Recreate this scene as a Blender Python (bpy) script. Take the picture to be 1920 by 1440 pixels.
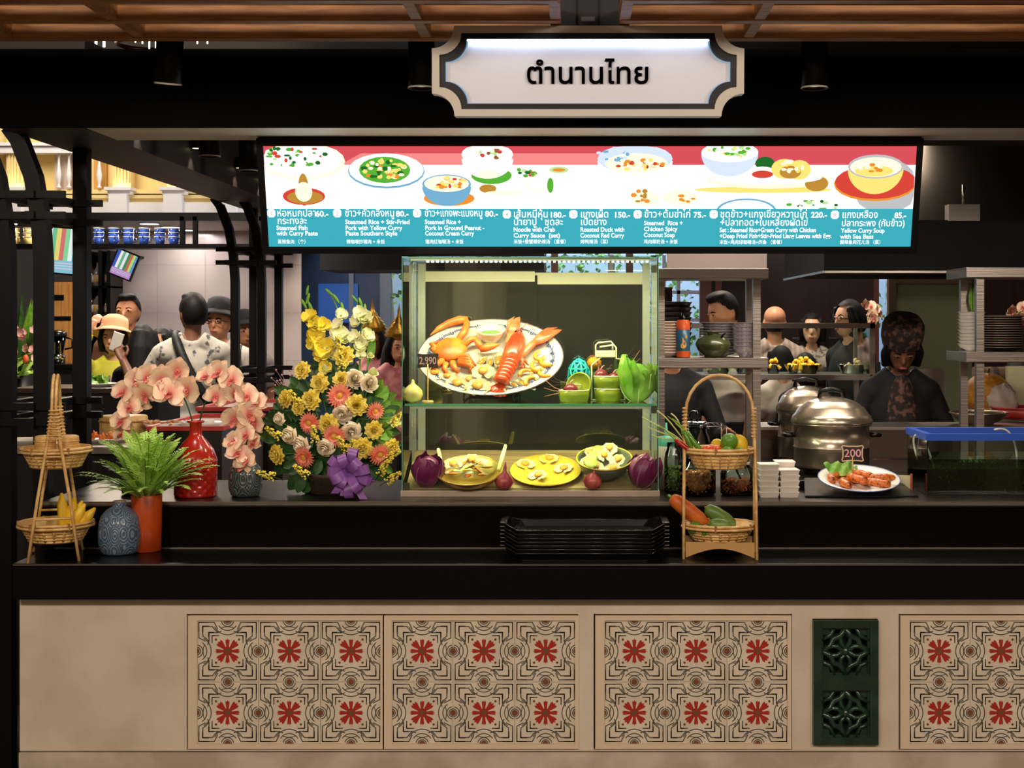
import bpy, bmesh, math, random
from mathutils import Vector, Matrix, Euler
PI = math.pi; R = math.radians
random.seed(7)
for o in list(bpy.data.objects): bpy.data.objects.remove(o)
sc = bpy.context.scene
COL = sc.collection
# ------------------------------------------------------------------ camera
FPX, CX, CY, EYE = 2610.0, 1080.0, 600.0, 1.64      # focal length (px), vanishing point, eye height
cam = bpy.data.cameras.new('camera'); camo = bpy.data.objects.new('camera', cam); COL.objects.link(camo)
camo.location = (0, 0, EYE); camo.rotation_euler = (PI/2, 0, 0)
cam.sensor_width = 36; cam.lens = FPX/1920*36
cam.shift_x = -(CX-960)/1920; cam.shift_y = -(720-CY)/1920
cam.clip_start = .05; cam.clip_end = 200
sc.camera = camo
def P(px, py, Y): return Vector(((px-CX)*Y/FPX, Y, EYE-(py-CY)*Y/FPX))
def S(Y): return Y/FPX
# ------------------------------------------------------------------ world, view
w = bpy.data.worlds.new('hall'); sc.world = w; w.use_nodes = True
w.node_tree.nodes['Background'].inputs[0].default_value = (1, .80, .62, 1)
w.node_tree.nodes['Background'].inputs[1].default_value = .035
vs = sc.view_settings; vs.view_transform = 'Standard'; vs.look = 'None'; vs.gamma = 1; vs.use_curve_mapping = False
vs.exposure = 0
# ------------------------------------------------------------------ lamps added out of view to light hall, kitchen and garden
def lamp(name, loc, power, col, kind='AREA', size=.3, sizey=None, target=None, spot=90, blend=.5):
    d = bpy.data.lights.new(name, kind); d.energy = power; d.color = col
    if kind == 'AREA':
        d.size = size
        if sizey: d.shape = 'RECTANGLE'; d.size_y = sizey
        else: d.shape = 'DISK'
    else: d.shadow_soft_size = size
    if kind == 'SPOT': d.spot_size = R(spot); d.spot_blend = blend
    o = bpy.data.objects.new(name, d); COL.objects.link(o); o.location = loc
    if target is not None:
        o.rotation_euler = (Vector(target)-Vector(loc)).to_track_quat('-Z', 'Y').to_euler()
    return o
WARM = (1, .87, .74); NEUT = (1, .86, .72); COOL = (.86, .92, 1)
for x in (-2.6, -.9, .9, 2.6):
    lamp('hall_fill_light', (x, .9, 2.85), 31, WARM, size=.35, target=(x*.8, 4.4, 1.0))  # added lamps, hung low over the aisle to light the front evenly
for x, y, p, c in ((-2.6, 8.2, 60, NEUT), (-3.4, 10.2, 60, NEUT), (-2.0, 10.4, 50, NEUT), (-.3, 9.4, 40, NEUT), (1.2, 9.6, 46, NEUT), (2.6, 9.4, 14, NEUT)):
    lamp('hall_fill_light', (x, y, 3.0), p, c, size=.5, target=(x, y+.3, 0))
lamp('kitchen_fill_light', (.6, 6.7, 2.6), 40, NEUT, size=2.2, sizey=.5, target=(.6, 6.7, 0))  # added area lamps that brighten the dark kitchen; no fixture is built
lamp('kitchen_fill_light', (1.1, 5.45, 2.3), 15, NEUT, size=1.4, sizey=.12, target=(1.1, 5.6, 0))
lamp('facade_light', (-5.0, 12.2, 4.8), 95, (1, .92, .78), size=1.6, target=(-5.2, 14.5, 3.2))
lamp('garden_daylight', (0, 12.6, 4.2), 300, COOL, size=2.4, target=(.2, 14.2, 1.6))
lamp('garden_daylight', (2.6, 12.6, 4.2), 160, COOL, size=1.4, target=(2.8, 14.2, 1.6))
# ------------------------------------------------------------------ materials
def lin(c):
    c = c/255; return c/12.92 if c <= .04045 else ((c+.055)/1.055)**2.4
def L3(c): return tuple(lin(x) for x in c)
MATS = {}
def M(name, rgb=(128, 128, 128), rough=.5, metal=0, rgb2=None, nscale=20, nlo=.4, nhi=.6, bump=0, bscale=60, emit=0, sss=0, coat=0, spec=.5, stretch=(1, 1, 1), wave=False, ior=None, detail=4, trans=0):
    if name in MATS: return MATS[name]
    m = bpy.data.materials.new(name); m.use_nodes = True; nt = m.node_tree; b = nt.nodes['Principled BSDF']
    c = (*L3(rgb), 1); b.inputs['Base Color'].default_value = c; m.diffuse_color = c
    b.inputs['Roughness'].default_value = rough; b.inputs['Metallic'].default_value = metal
    b.inputs['Specular IOR Level'].default_value = spec
    if ior: b.inputs['IOR'].default_value = ior
    if trans: b.inputs['Transmission Weight'].default_value = trans
    if coat: b.inputs['Coat Weight'].default_value = coat; b.inputs['Coat Roughness'].default_value = .1
    if sss: b.inputs['Subsurface Weight'].default_value = sss; b.inputs['Subsurface Radius'].default_value = (.01, .005, .003)
    if emit: b.inputs['Emission Color'].default_value = c; b.inputs['Emission Strength'].default_value = emit
    if rgb2 or bump:
        tc = nt.nodes.new('ShaderNodeTexCoord'); mp = nt.nodes.new('ShaderNodeMapping'); mp.inputs['Scale'].default_value = stretch
        nt.links.new(tc.outputs['Object'], mp.inputs[0])
        def tex(scale):
            if wave:
                t = nt.nodes.new('ShaderNodeTexWave'); t.inputs['Scale'].default_value = scale; t.inputs['Distortion'].default_value = 1.5; o = t.outputs['Fac']
            else:
                t = nt.nodes.new('ShaderNodeTexNoise'); t.inputs['Scale'].default_value = scale; t.inputs['Detail'].default_value = detail; o = t.outputs['Fac']
            nt.links.new(mp.outputs[0], t.inputs['Vector']); return o
        if rgb2:
            r = nt.nodes.new('ShaderNodeValToRGB'); r.color_ramp.elements[0].position = nlo; r.color_ramp.elements[1].position = nhi
            r.color_ramp.elements[0].color = c; r.color_ramp.elements[1].color = (*L3(rgb2), 1)
            nt.links.new(tex(nscale), r.inputs[0]); nt.links.new(r.outputs[0], b.inputs['Base Color'])
            if emit: nt.links.new(r.outputs[0], b.inputs['Emission Color'])
        if bump:
            bn = nt.nodes.new('ShaderNodeBump'); bn.inputs['Strength'].default_value = bump; bn.inputs['Distance'].default_value = .004
            nt.links.new(tex(bscale), bn.inputs['Height']); nt.links.new(bn.outputs[0], b.inputs['Normal'])
    MATS[name] = m; return m
def glass(name, tint=(235, 245, 240), ior=1.45, rough=0.0, refl=1.0):
    if name in MATS: return MATS[name]
    m = bpy.data.materials.new(name); m.use_nodes = True; nt = m.node_tree; nt.nodes.remove(nt.nodes['Principled BSDF'])
    out = nt.nodes['Material Output']; mx = nt.nodes.new('ShaderNodeMixShader'); tr = nt.nodes.new('ShaderNodeBsdfTransparent'); gl = nt.nodes.new('ShaderNodeBsdfGlossy')
    fr = nt.nodes.new('ShaderNodeFresnel'); fr.inputs[0].default_value = ior
    tr.inputs[0].default_value = (*L3(tint), 1); gl.inputs['Roughness'].default_value = rough; gl.inputs[0].default_value = (refl, refl, refl, 1)
    nt.links.new(fr.outputs[0], mx.inputs[0]); nt.links.new(tr.outputs[0], mx.inputs[1]); nt.links.new(gl.outputs[0], mx.inputs[2]); nt.links.new(mx.outputs[0], out.inputs[0])
    MATS[name] = m; return m
def E(name, rgb, s=1.0):
    if name in MATS: return MATS[name]
    m = bpy.data.materials.new(name); m.use_nodes = True; nt = m.node_tree; nt.nodes.remove(nt.nodes['Principled BSDF'])
    e = nt.nodes.new('ShaderNodeEmission'); e.inputs[0].default_value = (*L3(rgb), 1); e.inputs[1].default_value = s
    nt.links.new(e.outputs[0], nt.nodes['Material Output'].inputs[0]); MATS[name] = m; return m
# ------------------------------------------------------------------ mesh builder
class MB:
    def __init__(s): s.v = []; s.f = []; s.m = []; s.s = []; s.mi = 0; s.T = None
    def mat(s, i): s.mi = i; return s
    def tf(s, T): s.T = T; return s
    def add(s, vs, fs, smooth=True):
        b = len(s.v)
        s.v += [tuple(s.T @ Vector(p)) for p in vs] if s.T is not None else [tuple(p) for p in vs]
        for f in fs: s.f.append([i+b for i in f]); s.m.append(s.mi); s.s.append(smooth)
        return s
    def box(s, x0, x1, y0, y1, z0, z1):
        return s.add([(x0,y0,z0),(x1,y0,z0),(x1,y1,z0),(x0,y1,z0),(x0,y0,z1),(x1,y0,z1),(x1,y1,z1),(x0,y1,z1)],
            [(3,2,1,0),(4,5,6,7),(0,1,5,4),(1,2,6,5),(2,3,7,6),(3,0,4,7)], False)
    def cbox(s, c, d): return s.box(c[0]-d[0]/2, c[0]+d[0]/2, c[1]-d[1]/2, c[1]+d[1]/2, c[2]-d[2]/2, c[2]+d[2]/2)
    def tube(s, pts, r, n=8, cap=True, closed=False, flat=1.0, ph=0):
        pts = [Vector(p) for p in pts]; k = len(pts)
        rs = r if isinstance(r, (list, tuple)) else [r]*k
        t0 = (pts[1]-pts[0]).normalized(); up = Vector((0, 0, 1)) if abs(t0.z) < .9 else Vector((1, 0, 0))
        nv = (up-t0*up.dot(t0)).normalized(); V = []
        for i in range(k):
            a = pts[i-1] if (i > 0 or closed) else pts[i]; b = pts[(i+1) % k] if (i < k-1 or closed) else pts[i]
            t = (b-a).normalized() if (b-a).length > 1e-9 else t0
            nv = nv-t*nv.dot(t); nv = nv.normalized() if nv.length > 1e-6 else t.orthogonal().normalized()
            bv = t.cross(nv)
            for j in range(n):
                an = 2*PI*j/n+ph; V.append(pts[i]+(nv*math.cos(an)*flat+bv*math.sin(an))*rs[i])
        F = []
        for i in range(k if closed else k-1):
            i2 = (i+1) % k
            for j in range(n): F.append((i*n+j, i*n+(j+1) % n, i2*n+(j+1) % n, i2*n+j))
        if cap and not closed: F.append(tuple(range(n-1, -1, -1))); F.append(tuple(range((k-1)*n, k*n)))
        return s.add(V, F)
    def lathe(s, prof, n=24, c=(0, 0, 0), sx=1, sy=1, cap=True, wob=None):
        V = []; F = []; k = len(prof)
        for i, (r, z) in enumerate(prof):
            for j in range(n):
                a = 2*PI*j/n; q = r*(1+wob(a, i)) if wob else r
                V.append((c[0]+q*math.cos(a)*sx, c[1]+q*math.sin(a)*sy, c[2]+z))
        for i in range(k-1):
            for j in range(n): F.append((i*n+j, i*n+(j+1) % n, (i+1)*n+(j+1) % n, (i+1)*n+j))
        if cap:
            if prof[0][0] > 1e-6: F.append(tuple(range(n-1, -1, -1)))
            if prof[-1][0] > 1e-6: F.append(tuple(range((k-1)*n, k*n)))
        return s.add(V, F)
    def ell(s, c, r, n=16, k=10, rot=None, wob=None):
        if not isinstance(r, (list, tuple)): r = (r, r, r)
        V = []; F = []; rt = Euler(rot).to_matrix() if rot else None; c = Vector(c)
        for i in range(k+1):
            th = PI*i/k
            for j in range(n):
                a = 2*PI*j/n; d = Vector((math.sin(th)*math.cos(a)*r[0], math.sin(th)*math.sin(a)*r[1], -math.cos(th)*r[2]))
                if wob: d *= 1+wob(a, th)
                if rt: d = rt @ d
                V.append(c+d)
        for i in range(k):
            for j in range(n): F.append((i*n+j, i*n+(j+1) % n, (i+1)*n+(j+1) % n, (i+1)*n+j))
        return s.add(V, F)
    def prism(s, poly, z0, z1, smooth=False):
        n = len(poly); V = [(x, y, z0) for x, y in poly]+[(x, y, z1) for x, y in poly]
        F = [tuple(range(n-1, -1, -1)), tuple(range(n, 2*n))]
        for i in range(n): j = (i+1) % n; F.append((i, j, n+j, n+i))
        return s.add(V, F, smooth)
    def ring(s, po, pi, z0, z1):
        n = len(po); V = [(x, y, z0) for x, y in po]+[(x, y, z0) for x, y in pi]+[(x, y, z1) for x, y in po]+[(x, y, z1) for x, y in pi]
        F = []
        for i in range(n):
            j = (i+1) % n
            F += [(i, n+i, n+j, j), (2*n+i, 2*n+j, 3*n+j, 3*n+i), (i, j, 2*n+j, 2*n+i), (n+i, 3*n+i, 3*n+j, n+j)]
        return s.add(V, F, False)
    def poly(s, pts, smooth=False): return s.add(pts, [tuple(range(len(pts)))], smooth)
    def line(s, pts, wd, z=0, closed=False):
        n = len(pts); Lq = []; Rq = []
        for i in range(n):
            p = Vector(pts[i]); a = Vector(pts[i-1]) if (i > 0 or closed) else p; b = Vector(pts[(i+1) % n]) if (i < n-1 or closed) else p
            d1 = (p-a).normalized() if (p-a).length > 1e-9 else (b-p).normalized(); d2 = (b-p).normalized() if (b-p).length > 1e-9 else d1
            t = (d1+d2); t = t.normalized() if t.length > 1e-6 else d1
            q = Vector((-t.y, t.x)); k = min(2, 1/max(.4, q.dot(Vector((-d1.y, d1.x)))))
            Lq.append(p+q*wd/2*k); Rq.append(p-q*wd/2*k)
        V = [(p.x, p.y, z) for p in Rq]+[(p.x, p.y, z) for p in Lq]; F = []
        for i in range(n if closed else n-1): j = (i+1) % n; F.append((i, j, n+j, n+i))
        return s.add(V, F, False)
    def grid(s, fn, nu, nv, wrap=False):
        V = [fn(i/(nu-1), j/(nv-1)) for i in range(nu) for j in range(nv)]; F = []
        for i in range(nu-1):
            for j in range(nv-1): F.append((i*nv+j, (i+1)*nv+j, (i+1)*nv+j+1, i*nv+j+1))
        return s.add(V, F)
    def mesh(s, name, mats):
        me = bpy.data.meshes.new(name); me.from_pydata(s.v, [], s.f); 
        for m in (mats if isinstance(mats, (list, tuple)) else [mats]): me.materials.append(m)
        me.polygons.foreach_set('material_index', s.m); me.polygons.foreach_set('use_smooth', s.s); me.update(); return me
    def build(s, name, mats, parent=None, loc=(0, 0, 0), rot=(0, 0, 0), fix=False, bevel=0):
        me = s.mesh(name, mats)
        if fix or bevel:
            bm = bmesh.new(); bm.from_mesh(me); bmesh.ops.remove_doubles(bm, verts=bm.verts, dist=1e-6)
            if bevel: bmesh.ops.bevel(bm, geom=[e for e in bm.edges if len(e.link_faces) == 2 and e.calc_face_angle(0) > .6], offset=bevel, segments=2, affect='EDGES', profile=.6)
            bmesh.ops.recalc_face_normals(bm, faces=bm.faces); bm.to_mesh(me); bm.free()
        return ob(name, me, parent, loc, rot)
def ob(name, me, parent=None, loc=(0, 0, 0), rot=(0, 0, 0), scl=None):
    o = bpy.data.objects.new(name, me); COL.objects.link(o); o.location = loc; o.rotation_euler = rot
    if scl is not None: o.scale = scl if isinstance(scl, (tuple, list)) else (scl, scl, scl)
    if parent is not None: o.parent = parent
    return o
def tag(o, label, cat, group=None, kind=None):
    o['label'] = label; o['category'] = cat
    if group: o['group'] = group
    if kind: o['kind'] = kind
    return o
def thing(name, label, cat, loc=(0, 0, 0), rz=0, group=None, rot=None):
    o = bpy.data.objects.new(name, None); COL.objects.link(o); o.location = loc; o.rotation_euler = rot or (0, 0, rz); o.empty_display_size = .05
    return tag(o, label, cat, group)
def struct(o): o['kind'] = 'structure'; return o
def solid(mb, name, mats, voxel=.008, it=6, dec=None, fac=.5):
    "one continuous skin around overlapping closed volumes"
    me = mb.mesh(name+'_src', []); o = bpy.data.objects.new('tmp', me); COL.objects.link(o)
    m = o.modifiers.new('r', 'REMESH'); m.mode = 'VOXEL'; m.voxel_size = voxel; m.use_smooth_shade = True
    m = o.modifiers.new('s', 'SMOOTH'); m.iterations = it; m.factor = fac
    if dec: m = o.modifiers.new('d', 'DECIMATE'); m.ratio = dec
    dg = bpy.context.evaluated_depsgraph_get(); r = bpy.data.meshes.new_from_object(o.evaluated_get(dg)); r.name = name
    bpy.data.objects.remove(o); bpy.data.meshes.remove(me)
    r.materials.clear()
    for m in (mats if isinstance(mats, (list, tuple)) else [mats]): r.materials.append(m)
    r.polygons.foreach_set('use_smooth', [True]*len(r.polygons)); return r
def text_mesh(body, size, mat, extrude=0, offset=0, align='LEFT', sx=1):
    c = bpy.data.curves.new('t', 'FONT'); c.body = body; c.size = size; c.extrude = extrude; c.offset = offset; c.align_x = align; c.resolution_u = 3
    o = bpy.data.objects.new('t', c); COL.objects.link(o); dg = bpy.context.evaluated_depsgraph_get()
    r = bpy.data.meshes.new_from_object(o.evaluated_get(dg)); bpy.data.objects.remove(o); bpy.data.curves.remove(c)
    if sx != 1: r.transform(Matrix.Diagonal((sx, 1, 1, 1)))
    r.materials.clear(); r.materials.append(mat); return r
def circ(cx, cy, r, a0=0, a1=360, n=24, ry=None):
    return [(cx+r*math.cos(R(a0+(a1-a0)*i/n)), cy+(ry or r)*math.sin(R(a0+(a1-a0)*i/n))) for i in range(n+(0 if abs(a1-a0) == 360 else 1))]
def bez(p, n=12):
    p = [Vector(q) for q in p]; out = []
    for i in range(n+1):
        t = i/n; q = list(p)
        while len(q) > 1: q = [q[k].lerp(q[k+1], t) for k in range(len(q)-1)]
        out.append(q[0])
    return out
rnd = random.uniform
FACE = (PI/2, 0, 0)     # a drawing in x,y stood upright, facing the aisle
# common materials
BLACK = M('black_lacquer', (7, 7, 8), .25, spec=.25); BLACKM = M('black_steel', (6, 6, 7), .42, spec=.22); DARK = M('dark_paint', (8, 8, 9), .6)
STEEL = M('stainless', (150, 142, 135), .32, 1, bump=.15, bscale=180, stretch=(.02, 1, 1)); STEELP = M('polished_steel', (196, 180, 158), .26, .9); CHROME = M('chrome', (200, 200, 200), .08, 1)
PLASTER = M('plaster', (212, 196, 174), .75, rgb2=(194, 176, 152), nscale=5, nlo=.45, nhi=.75, bump=.06, bscale=30)
WOOD = M('canopy_wood', (188, 130, 74), .5, rgb2=(156, 102, 54), nscale=6, stretch=(1, 12, 12))
BAMBOO = M('bamboo', (232, 192, 124), .45, rgb2=(206, 158, 90), nscale=30, bump=.2, bscale=90)
BAMBOOD = M('bamboo_dark', (150, 98, 48), .55)
WHITE = M('white_glaze', (232, 228, 218), .15); 
GLASS = glass('clear_glass'); 
LEAF = M('leaf_green', (58, 104, 34), .5, rgb2=(36, 74, 26), nscale=25); LEAFD = M('leaf_dark', (30, 62, 26), .45, rgb2=(44, 84, 34), nscale=30); LEAFL = M('leaf_light', (120, 168, 46), .5, rgb2=(92, 144, 38), nscale=40)
# ================================================================== setting: floor, ceiling, canopy, fascia
FLOORM = M('floor_tile', (92, 74, 58), .3, rgb2=(70, 56, 44), nscale=3)
struct(MB().box(-9, 9, -4, 19, -.1, 0).build('floor', FLOORM))
struct(MB().box(-9, 9, 4.9, 11.8, 3.7, 3.8).build('ceiling', DARK))
struct(MB().box(-9, 9, -4, 4.4, 4.4, 4.5).build('ceiling', M('hall_ceiling', (60, 50, 42), .8)))
fz0 = 2.306
for nm, x in (('wall_left', -9.1), ('wall_right', 9.0)): struct(MB().box(x, x+.1, -3.6, 15.5, 0, 4.4).build(nm, M('hall_wall', (150, 130, 110), .7)))
hw = struct(MB().box(-9, 9, -3.6, -3.5, 0, 4.4).build('wall_rear', M('hall_wall', (150, 130, 110), .7)))
for x in (-5, -2.4, .2, 2.8, 5.4): MB().box(x-.9, x+.9, -3.5, -3.46, .4, 2.9).build('wall_panel', M('hall_panel', (84, 74, 70), .4), hw); MB().box(x+1.15, x+1.45, -3.5, -3.4, 0, 4.4).build('wall_pier', M('hall_pier', (190, 170, 146), .6), hw)
for x in (-4, 0, 4): lamp('hall_fill_light', (x, -2.0, 4.2), 170, NEUT, size=.6, target=(x, -3.2, 1.6))  # unseen lamps added to brighten the wall mirrored in the case back
struct(MB().box(-2.0, 3.2, 4.80, 4.83, fz0, 2.575).box(-2.0, 3.2, 4.83, 5.156, 2.36, 2.40).build('trim_1', M('fascia_black', (4, 4, 4), .9, spec=.1)))
struct(MB().box(-1.70, 3.2, 4.831, 5.156, fz0, 2.359).build('trim_2', M('soffit_grey', (228, 224, 212), .5)))
# the side beam that runs back, with its dark underside
struct(MB().box(-2.0, -1.705, 4.831, 8.7, fz0, 2.62).build('trim_3', M('beam_brown', (44, 36, 32), .55)))
struct(MB().box(-9, -2.01, 4.80, 4.86, 2.34, 3.69).build('trim_4', M('fascia_black', (4, 4, 4), .9, spec=.1)))
struct(MB().box(-1.7, 3.2, 5.6, 8.4, 2.62, 2.66).build('ceiling', DARK))
# small spotlights washing the inner side of the beam
for sl, px, py in (('nearest', 245, 272), ('second nearest', 350, 312), ('third nearest', 428, 345), ('farthest', 470, 363)):
    Y = .666*FPX/(600-py)*1.02
    t = thing('beam_spotlight', '%s small warm spotlight on the inner side of the dark beam' % sl, 'spotlight', (-1.68, Y, 2.40), group='spotlights along the side beam')
    MB().lathe([(.02, 0), (.022, .05), (.012, .055)], 12).build('housing', BLACKM, t)
    MB().lathe([(.0, -.001), (.017, -.001)], 12, cap=False).build('lens', E('spot_lens', (255, 225, 180), 3), t)
    lamp('beam_spot', (-1.66, Y, 2.395), 1.6, WARM, 'SPOT', .01, target=(-1.74, Y+.02, 2.1), spot=70)
# wooden slatted canopies
def canopy(label, x0, x1, beams):
    t = thing('slatted_canopy', label, 'canopy', (0, 0, 2.535), group='wooden canopies over the stall front')
    for i, Y in enumerate((3.63, 3.90, 4.165, 4.43)):
        MB().box(x0, x1, Y, Y+.045, 0, .048).build('slat', WOOD, t, bevel=.003)
    for X in beams: MB().box(X-.016, X+.016, 3.5, 4.428, .004, .062).build('crossbeam', WOOD, t)
xx = lambda px: (px-CX)*4.45/FPX
canopy('warm wooden slatted canopy left of the hanging sign', -2.3, xx(1052), [xx(-2), xx(18), xx(266), xx(800), xx(1044)])
canopy('warm wooden slatted canopy right of the hanging sign', xx(1158), 2.3, [xx(1166), xx(1402), xx(1930)])
struct(MB().box(xx(1053), xx(1157), 4.3, 4.44, 2.5, 2.9).build('trim_5', DARK))
# downlights under the canopy and the soffit
def downlight(px, py, Y, ln, label, on=0, tilt=0, pw=21):
    p = P(px, py, Y); t = thing('ceiling_downlight', label, 'downlight', p, group='black cylinder downlights', rot=(tilt, tilt*.6, 0))
    MB().lathe([(.0, ln), (.044, ln), (.044, 0), (.041, 0), (.041, .012)], 24, cap=False).build('cylinder', BLACKM, t)
    MB().lathe([(.044, -.001), (.0455, .002), (.044, .005)], 24, cap=False).build('rim', M('lit_rim', (210, 200, 185), .4), t)  # pale colour paints the light caught by the lower rim
    MB().lathe([(.040, .012), (.0, .013)], 24, cap=False).build('lamp', E('downlight_on' if on else 'downlight_dim', (255, 235, 215), 6 if on else .8), t)
    lamp('downlight_beam', p-Vector((0, 0, .01)), pw, WARM, 'SPOT', .03, target=p-Vector((0, -.05, 1)), spot=110, blend=.8)
downlight(315, 158, 4.62, .16, 'lit black downlight above the left end of the counter', 1, R(9))
downlight(790, 166, 4.62, .16, 'black downlight just left of the hanging sign')
downlight(1527, 166, 4.62, .16, 'black downlight right of the hanging sign')
downlight(393, 294, 5.75, .20, 'black downlight behind the soffit, nearer to the side beam', pw=5)
downlight(466, 321, 6.4, .20, 'black downlight behind the soffit beside the menu screen', pw=5)
# crystal chandelier glinting over the fascia
t = thing('crystal_chandelier', 'crystal chandelier with glinting rods hanging above the black fascia', 'chandelier', P(225, 66, 6.2))
for i, (px, h, b) in enumerate(((163, 24, 1), (180, 22, 1), (195, 22, 1), (254, 14, 0), (267, 16, 0), (280, 26, 0), (292, 24, 0), (370, 16, 0), (389, 16, 0))):
    q = P(px, 66, 6.2)-P(225, 66, 6.2); s_ = S(6.2)
    MB().tube([(q.x, 0, 3.7-P(0, 66, 6.2).z), (q.x, 0, -h*s_*.3)], .001, 5).build('wire', CHROME, t)
    MB().tube([(q.x, 0, -h*s_*.3), (q.x, 0, -h*s_)], .006 if b else .003, 6).build('crystal_rod', E('crystal_glow', (255, 245, 255), 4 if b else 1.2), t)  # lamps and crystal glints alike made as glowing rods
MB().lathe([(.13, -.05), (.14, -.04), (.13, -.03), (.12, -.04), (.13, -.05)], 24, c=(.12, 0, 0), cap=False).build('ring', M('copper', (150, 90, 60), .3, 1), t)
# ------------------------------------------------------------------ black steel lattice columns
def post(t, pts, w=.055, name='post'): 
    # square bar along a path
    mb = MB(); mb.tube(pts, w*.707, 4, ph=PI/4); 
    for i in range(len(mb.s)): mb.s[i] = False
    return mb.build(name, BLACKM, t)
def column(label, X, Y, D, W, h, z0, z1, flare=True, w=.055, n=4):
    t = thing('lattice_column', label, 'column', (X, Y, 0), group='black steel lattice columns of the stall')
    for k, (dx, dy) in enumerate(((-W, 0), (0, 0), (0, D), (-W, D))[:n]):
        top = [(dx, dy, 0), (dx, dy, h-.45)]
        if flare and dy == 0: top += [(dx-.01, dy, h-.3), (dx-.035, dy, h-.15), (dx-.085, dy, h-.02), (dx-.12, dy, h+.03)]
        else: top += [(dx, dy, h)]
        b = post(t, top, w)
    for z in (z0, z0+.055, z1, z1-.075):
        for X2 in (0, -W): MB().box(X2-.045, X2-.018+.005, -.06, D+.09, z-.014, z+.014).build('tie_bar', BLACKM, t)
        for Y2 in (0, D): MB().box(-W-.1, .09, Y2-.045, Y2-.025, z-.013, z+.013).build('tie_bar', BLACKM, t)
    return t
column('tall black lattice column at the left edge beside the bamboo basket', P(78, 0, 5.0).x, 5.02, .39, P(78, 0, 5.0).x-P(8, 0, 5.0).x, 2.305, 1.275, 2.09, n=3)
column('black lattice column farther back, under the end of the side beam', P(491, 0, 7.9).x, 7.9, .45, .151, 2.305, 1.30, 2.04, w=.045)
# ================================================================== the counter
XL = P(22, 0, 4.5).x; XR = 2.6
zs, zu = .852, 1.014                      # tray shelf, upper counter
counter = thing('food_counter', 'long black and white food counter faced with patterned tiles', 'counter', (0, 4.5, 0))
def cy(y): return y-4.5
PF = 4.552; s_ = S(PF)
def wx(px): return (px-CX)*s_
def wz(py): return EYE-(py-CY)*s_
mb = MB()
zt, zb = zs-.117, wz(1408)
segs = [(37, 350, 0), (350, 1084, 1), (1084, 1113, 0), (1113, 1485, 1), (1485, 1523, 0), (1523, 1646, 2), (1646, 1685, 0), (1685, 2058, 1)]
for a, b, k in segs:
    if k == 0: mb.box(wx(a), wx(b), cy(PF), cy(PF+.05), zb, zt)
    else:
        yt, yb = (1151, 1406) if k == 1 else (1160, 1396)
        mb.box(wx(a), wx(b), cy(PF), cy(PF+.05), wz(yt), zt)
        if wz(yb) > zb+.002: mb.box(wx(a), wx(b), cy(PF), cy(PF+.05), zb, wz(yb))
mb.box(wx(2058), XR, cy(PF), cy(PF+.05), zb, zt)
mb.box(wx(37), wx(37)+.05, cy(PF+.05), cy(5.6), 0, zt)
mb.build('counter_face', PLASTER, counter)
MB().box(wx(37), XR, cy(PF-.008), cy(PF+.05), .1, zb-.004).build('plinth', M('plinth_plaster', (200, 184, 162), .8, rgb2=(176, 158, 136), nscale=6), counter)
MB().box(wx(37)+.02, XR, cy(PF+.03), cy(PF+.06), 0, zt).build('backing', DARK, counter)
MB().box(XL, XR, 0, cy(4.83), zt, zs).build('tray_shelf', M('black_stone', (7, 7, 8), .28, spec=.2, bump=.03, bscale=200), counter, bevel=.004)
MB().box(P(78, 0, 4.805).x, XR, cy(4.806), cy(4.86), zs, zu-.012).build('riser', M('riser_black', (5, 5, 5), .35, spec=.08), counter)
MB().box(P(78, 0, 4.805).x, XR, cy(4.800), cy(5.45), zu-.012, zu).box(P(760, 0, 5.45).x, XR, cy(5.45), cy(6.25), zu-.012, zu).box(P(78, 0, 4.805).x, XR, cy(4.800), cy(4.803), zu-.02, zu-.011).build('upper_top', M('worktop_steel', (70, 66, 62), .3, 1, bump=.05, bscale=90), counter, bevel=.002)
MB().box(P(78, 0, 4.805).x, XR, cy(4.797), cy(4.800), zu-.011, zu+.0005).build('steel_edge', STEEL, counter)
MB().box(P(100, 0, 4.8).x, XR, cy(4.801), cy(4.8055), zs, zs+.003).build('shelf_back_glint', M('highlight_grey', (150, 140, 128), .3, .8), counter)  # pale strip painting the reflection line along the shelf back
MB().box(XL+.004, XR, -.0012, .0005, zs-.0055, zs-.003).build('shelf_edge', M('highlight_grey'), counter)  # thin pale strip painting the highlight on the front edge
MB().box(P(100, 0, 4.805).x, XR, cy(4.87), cy(5.42), .05, zu-.014).box(P(760, 0, 5.45).x, XR, cy(5.42), cy(6.2), .05, zu-.014).build('kitchen_carcass', DARK, counter)
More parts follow.
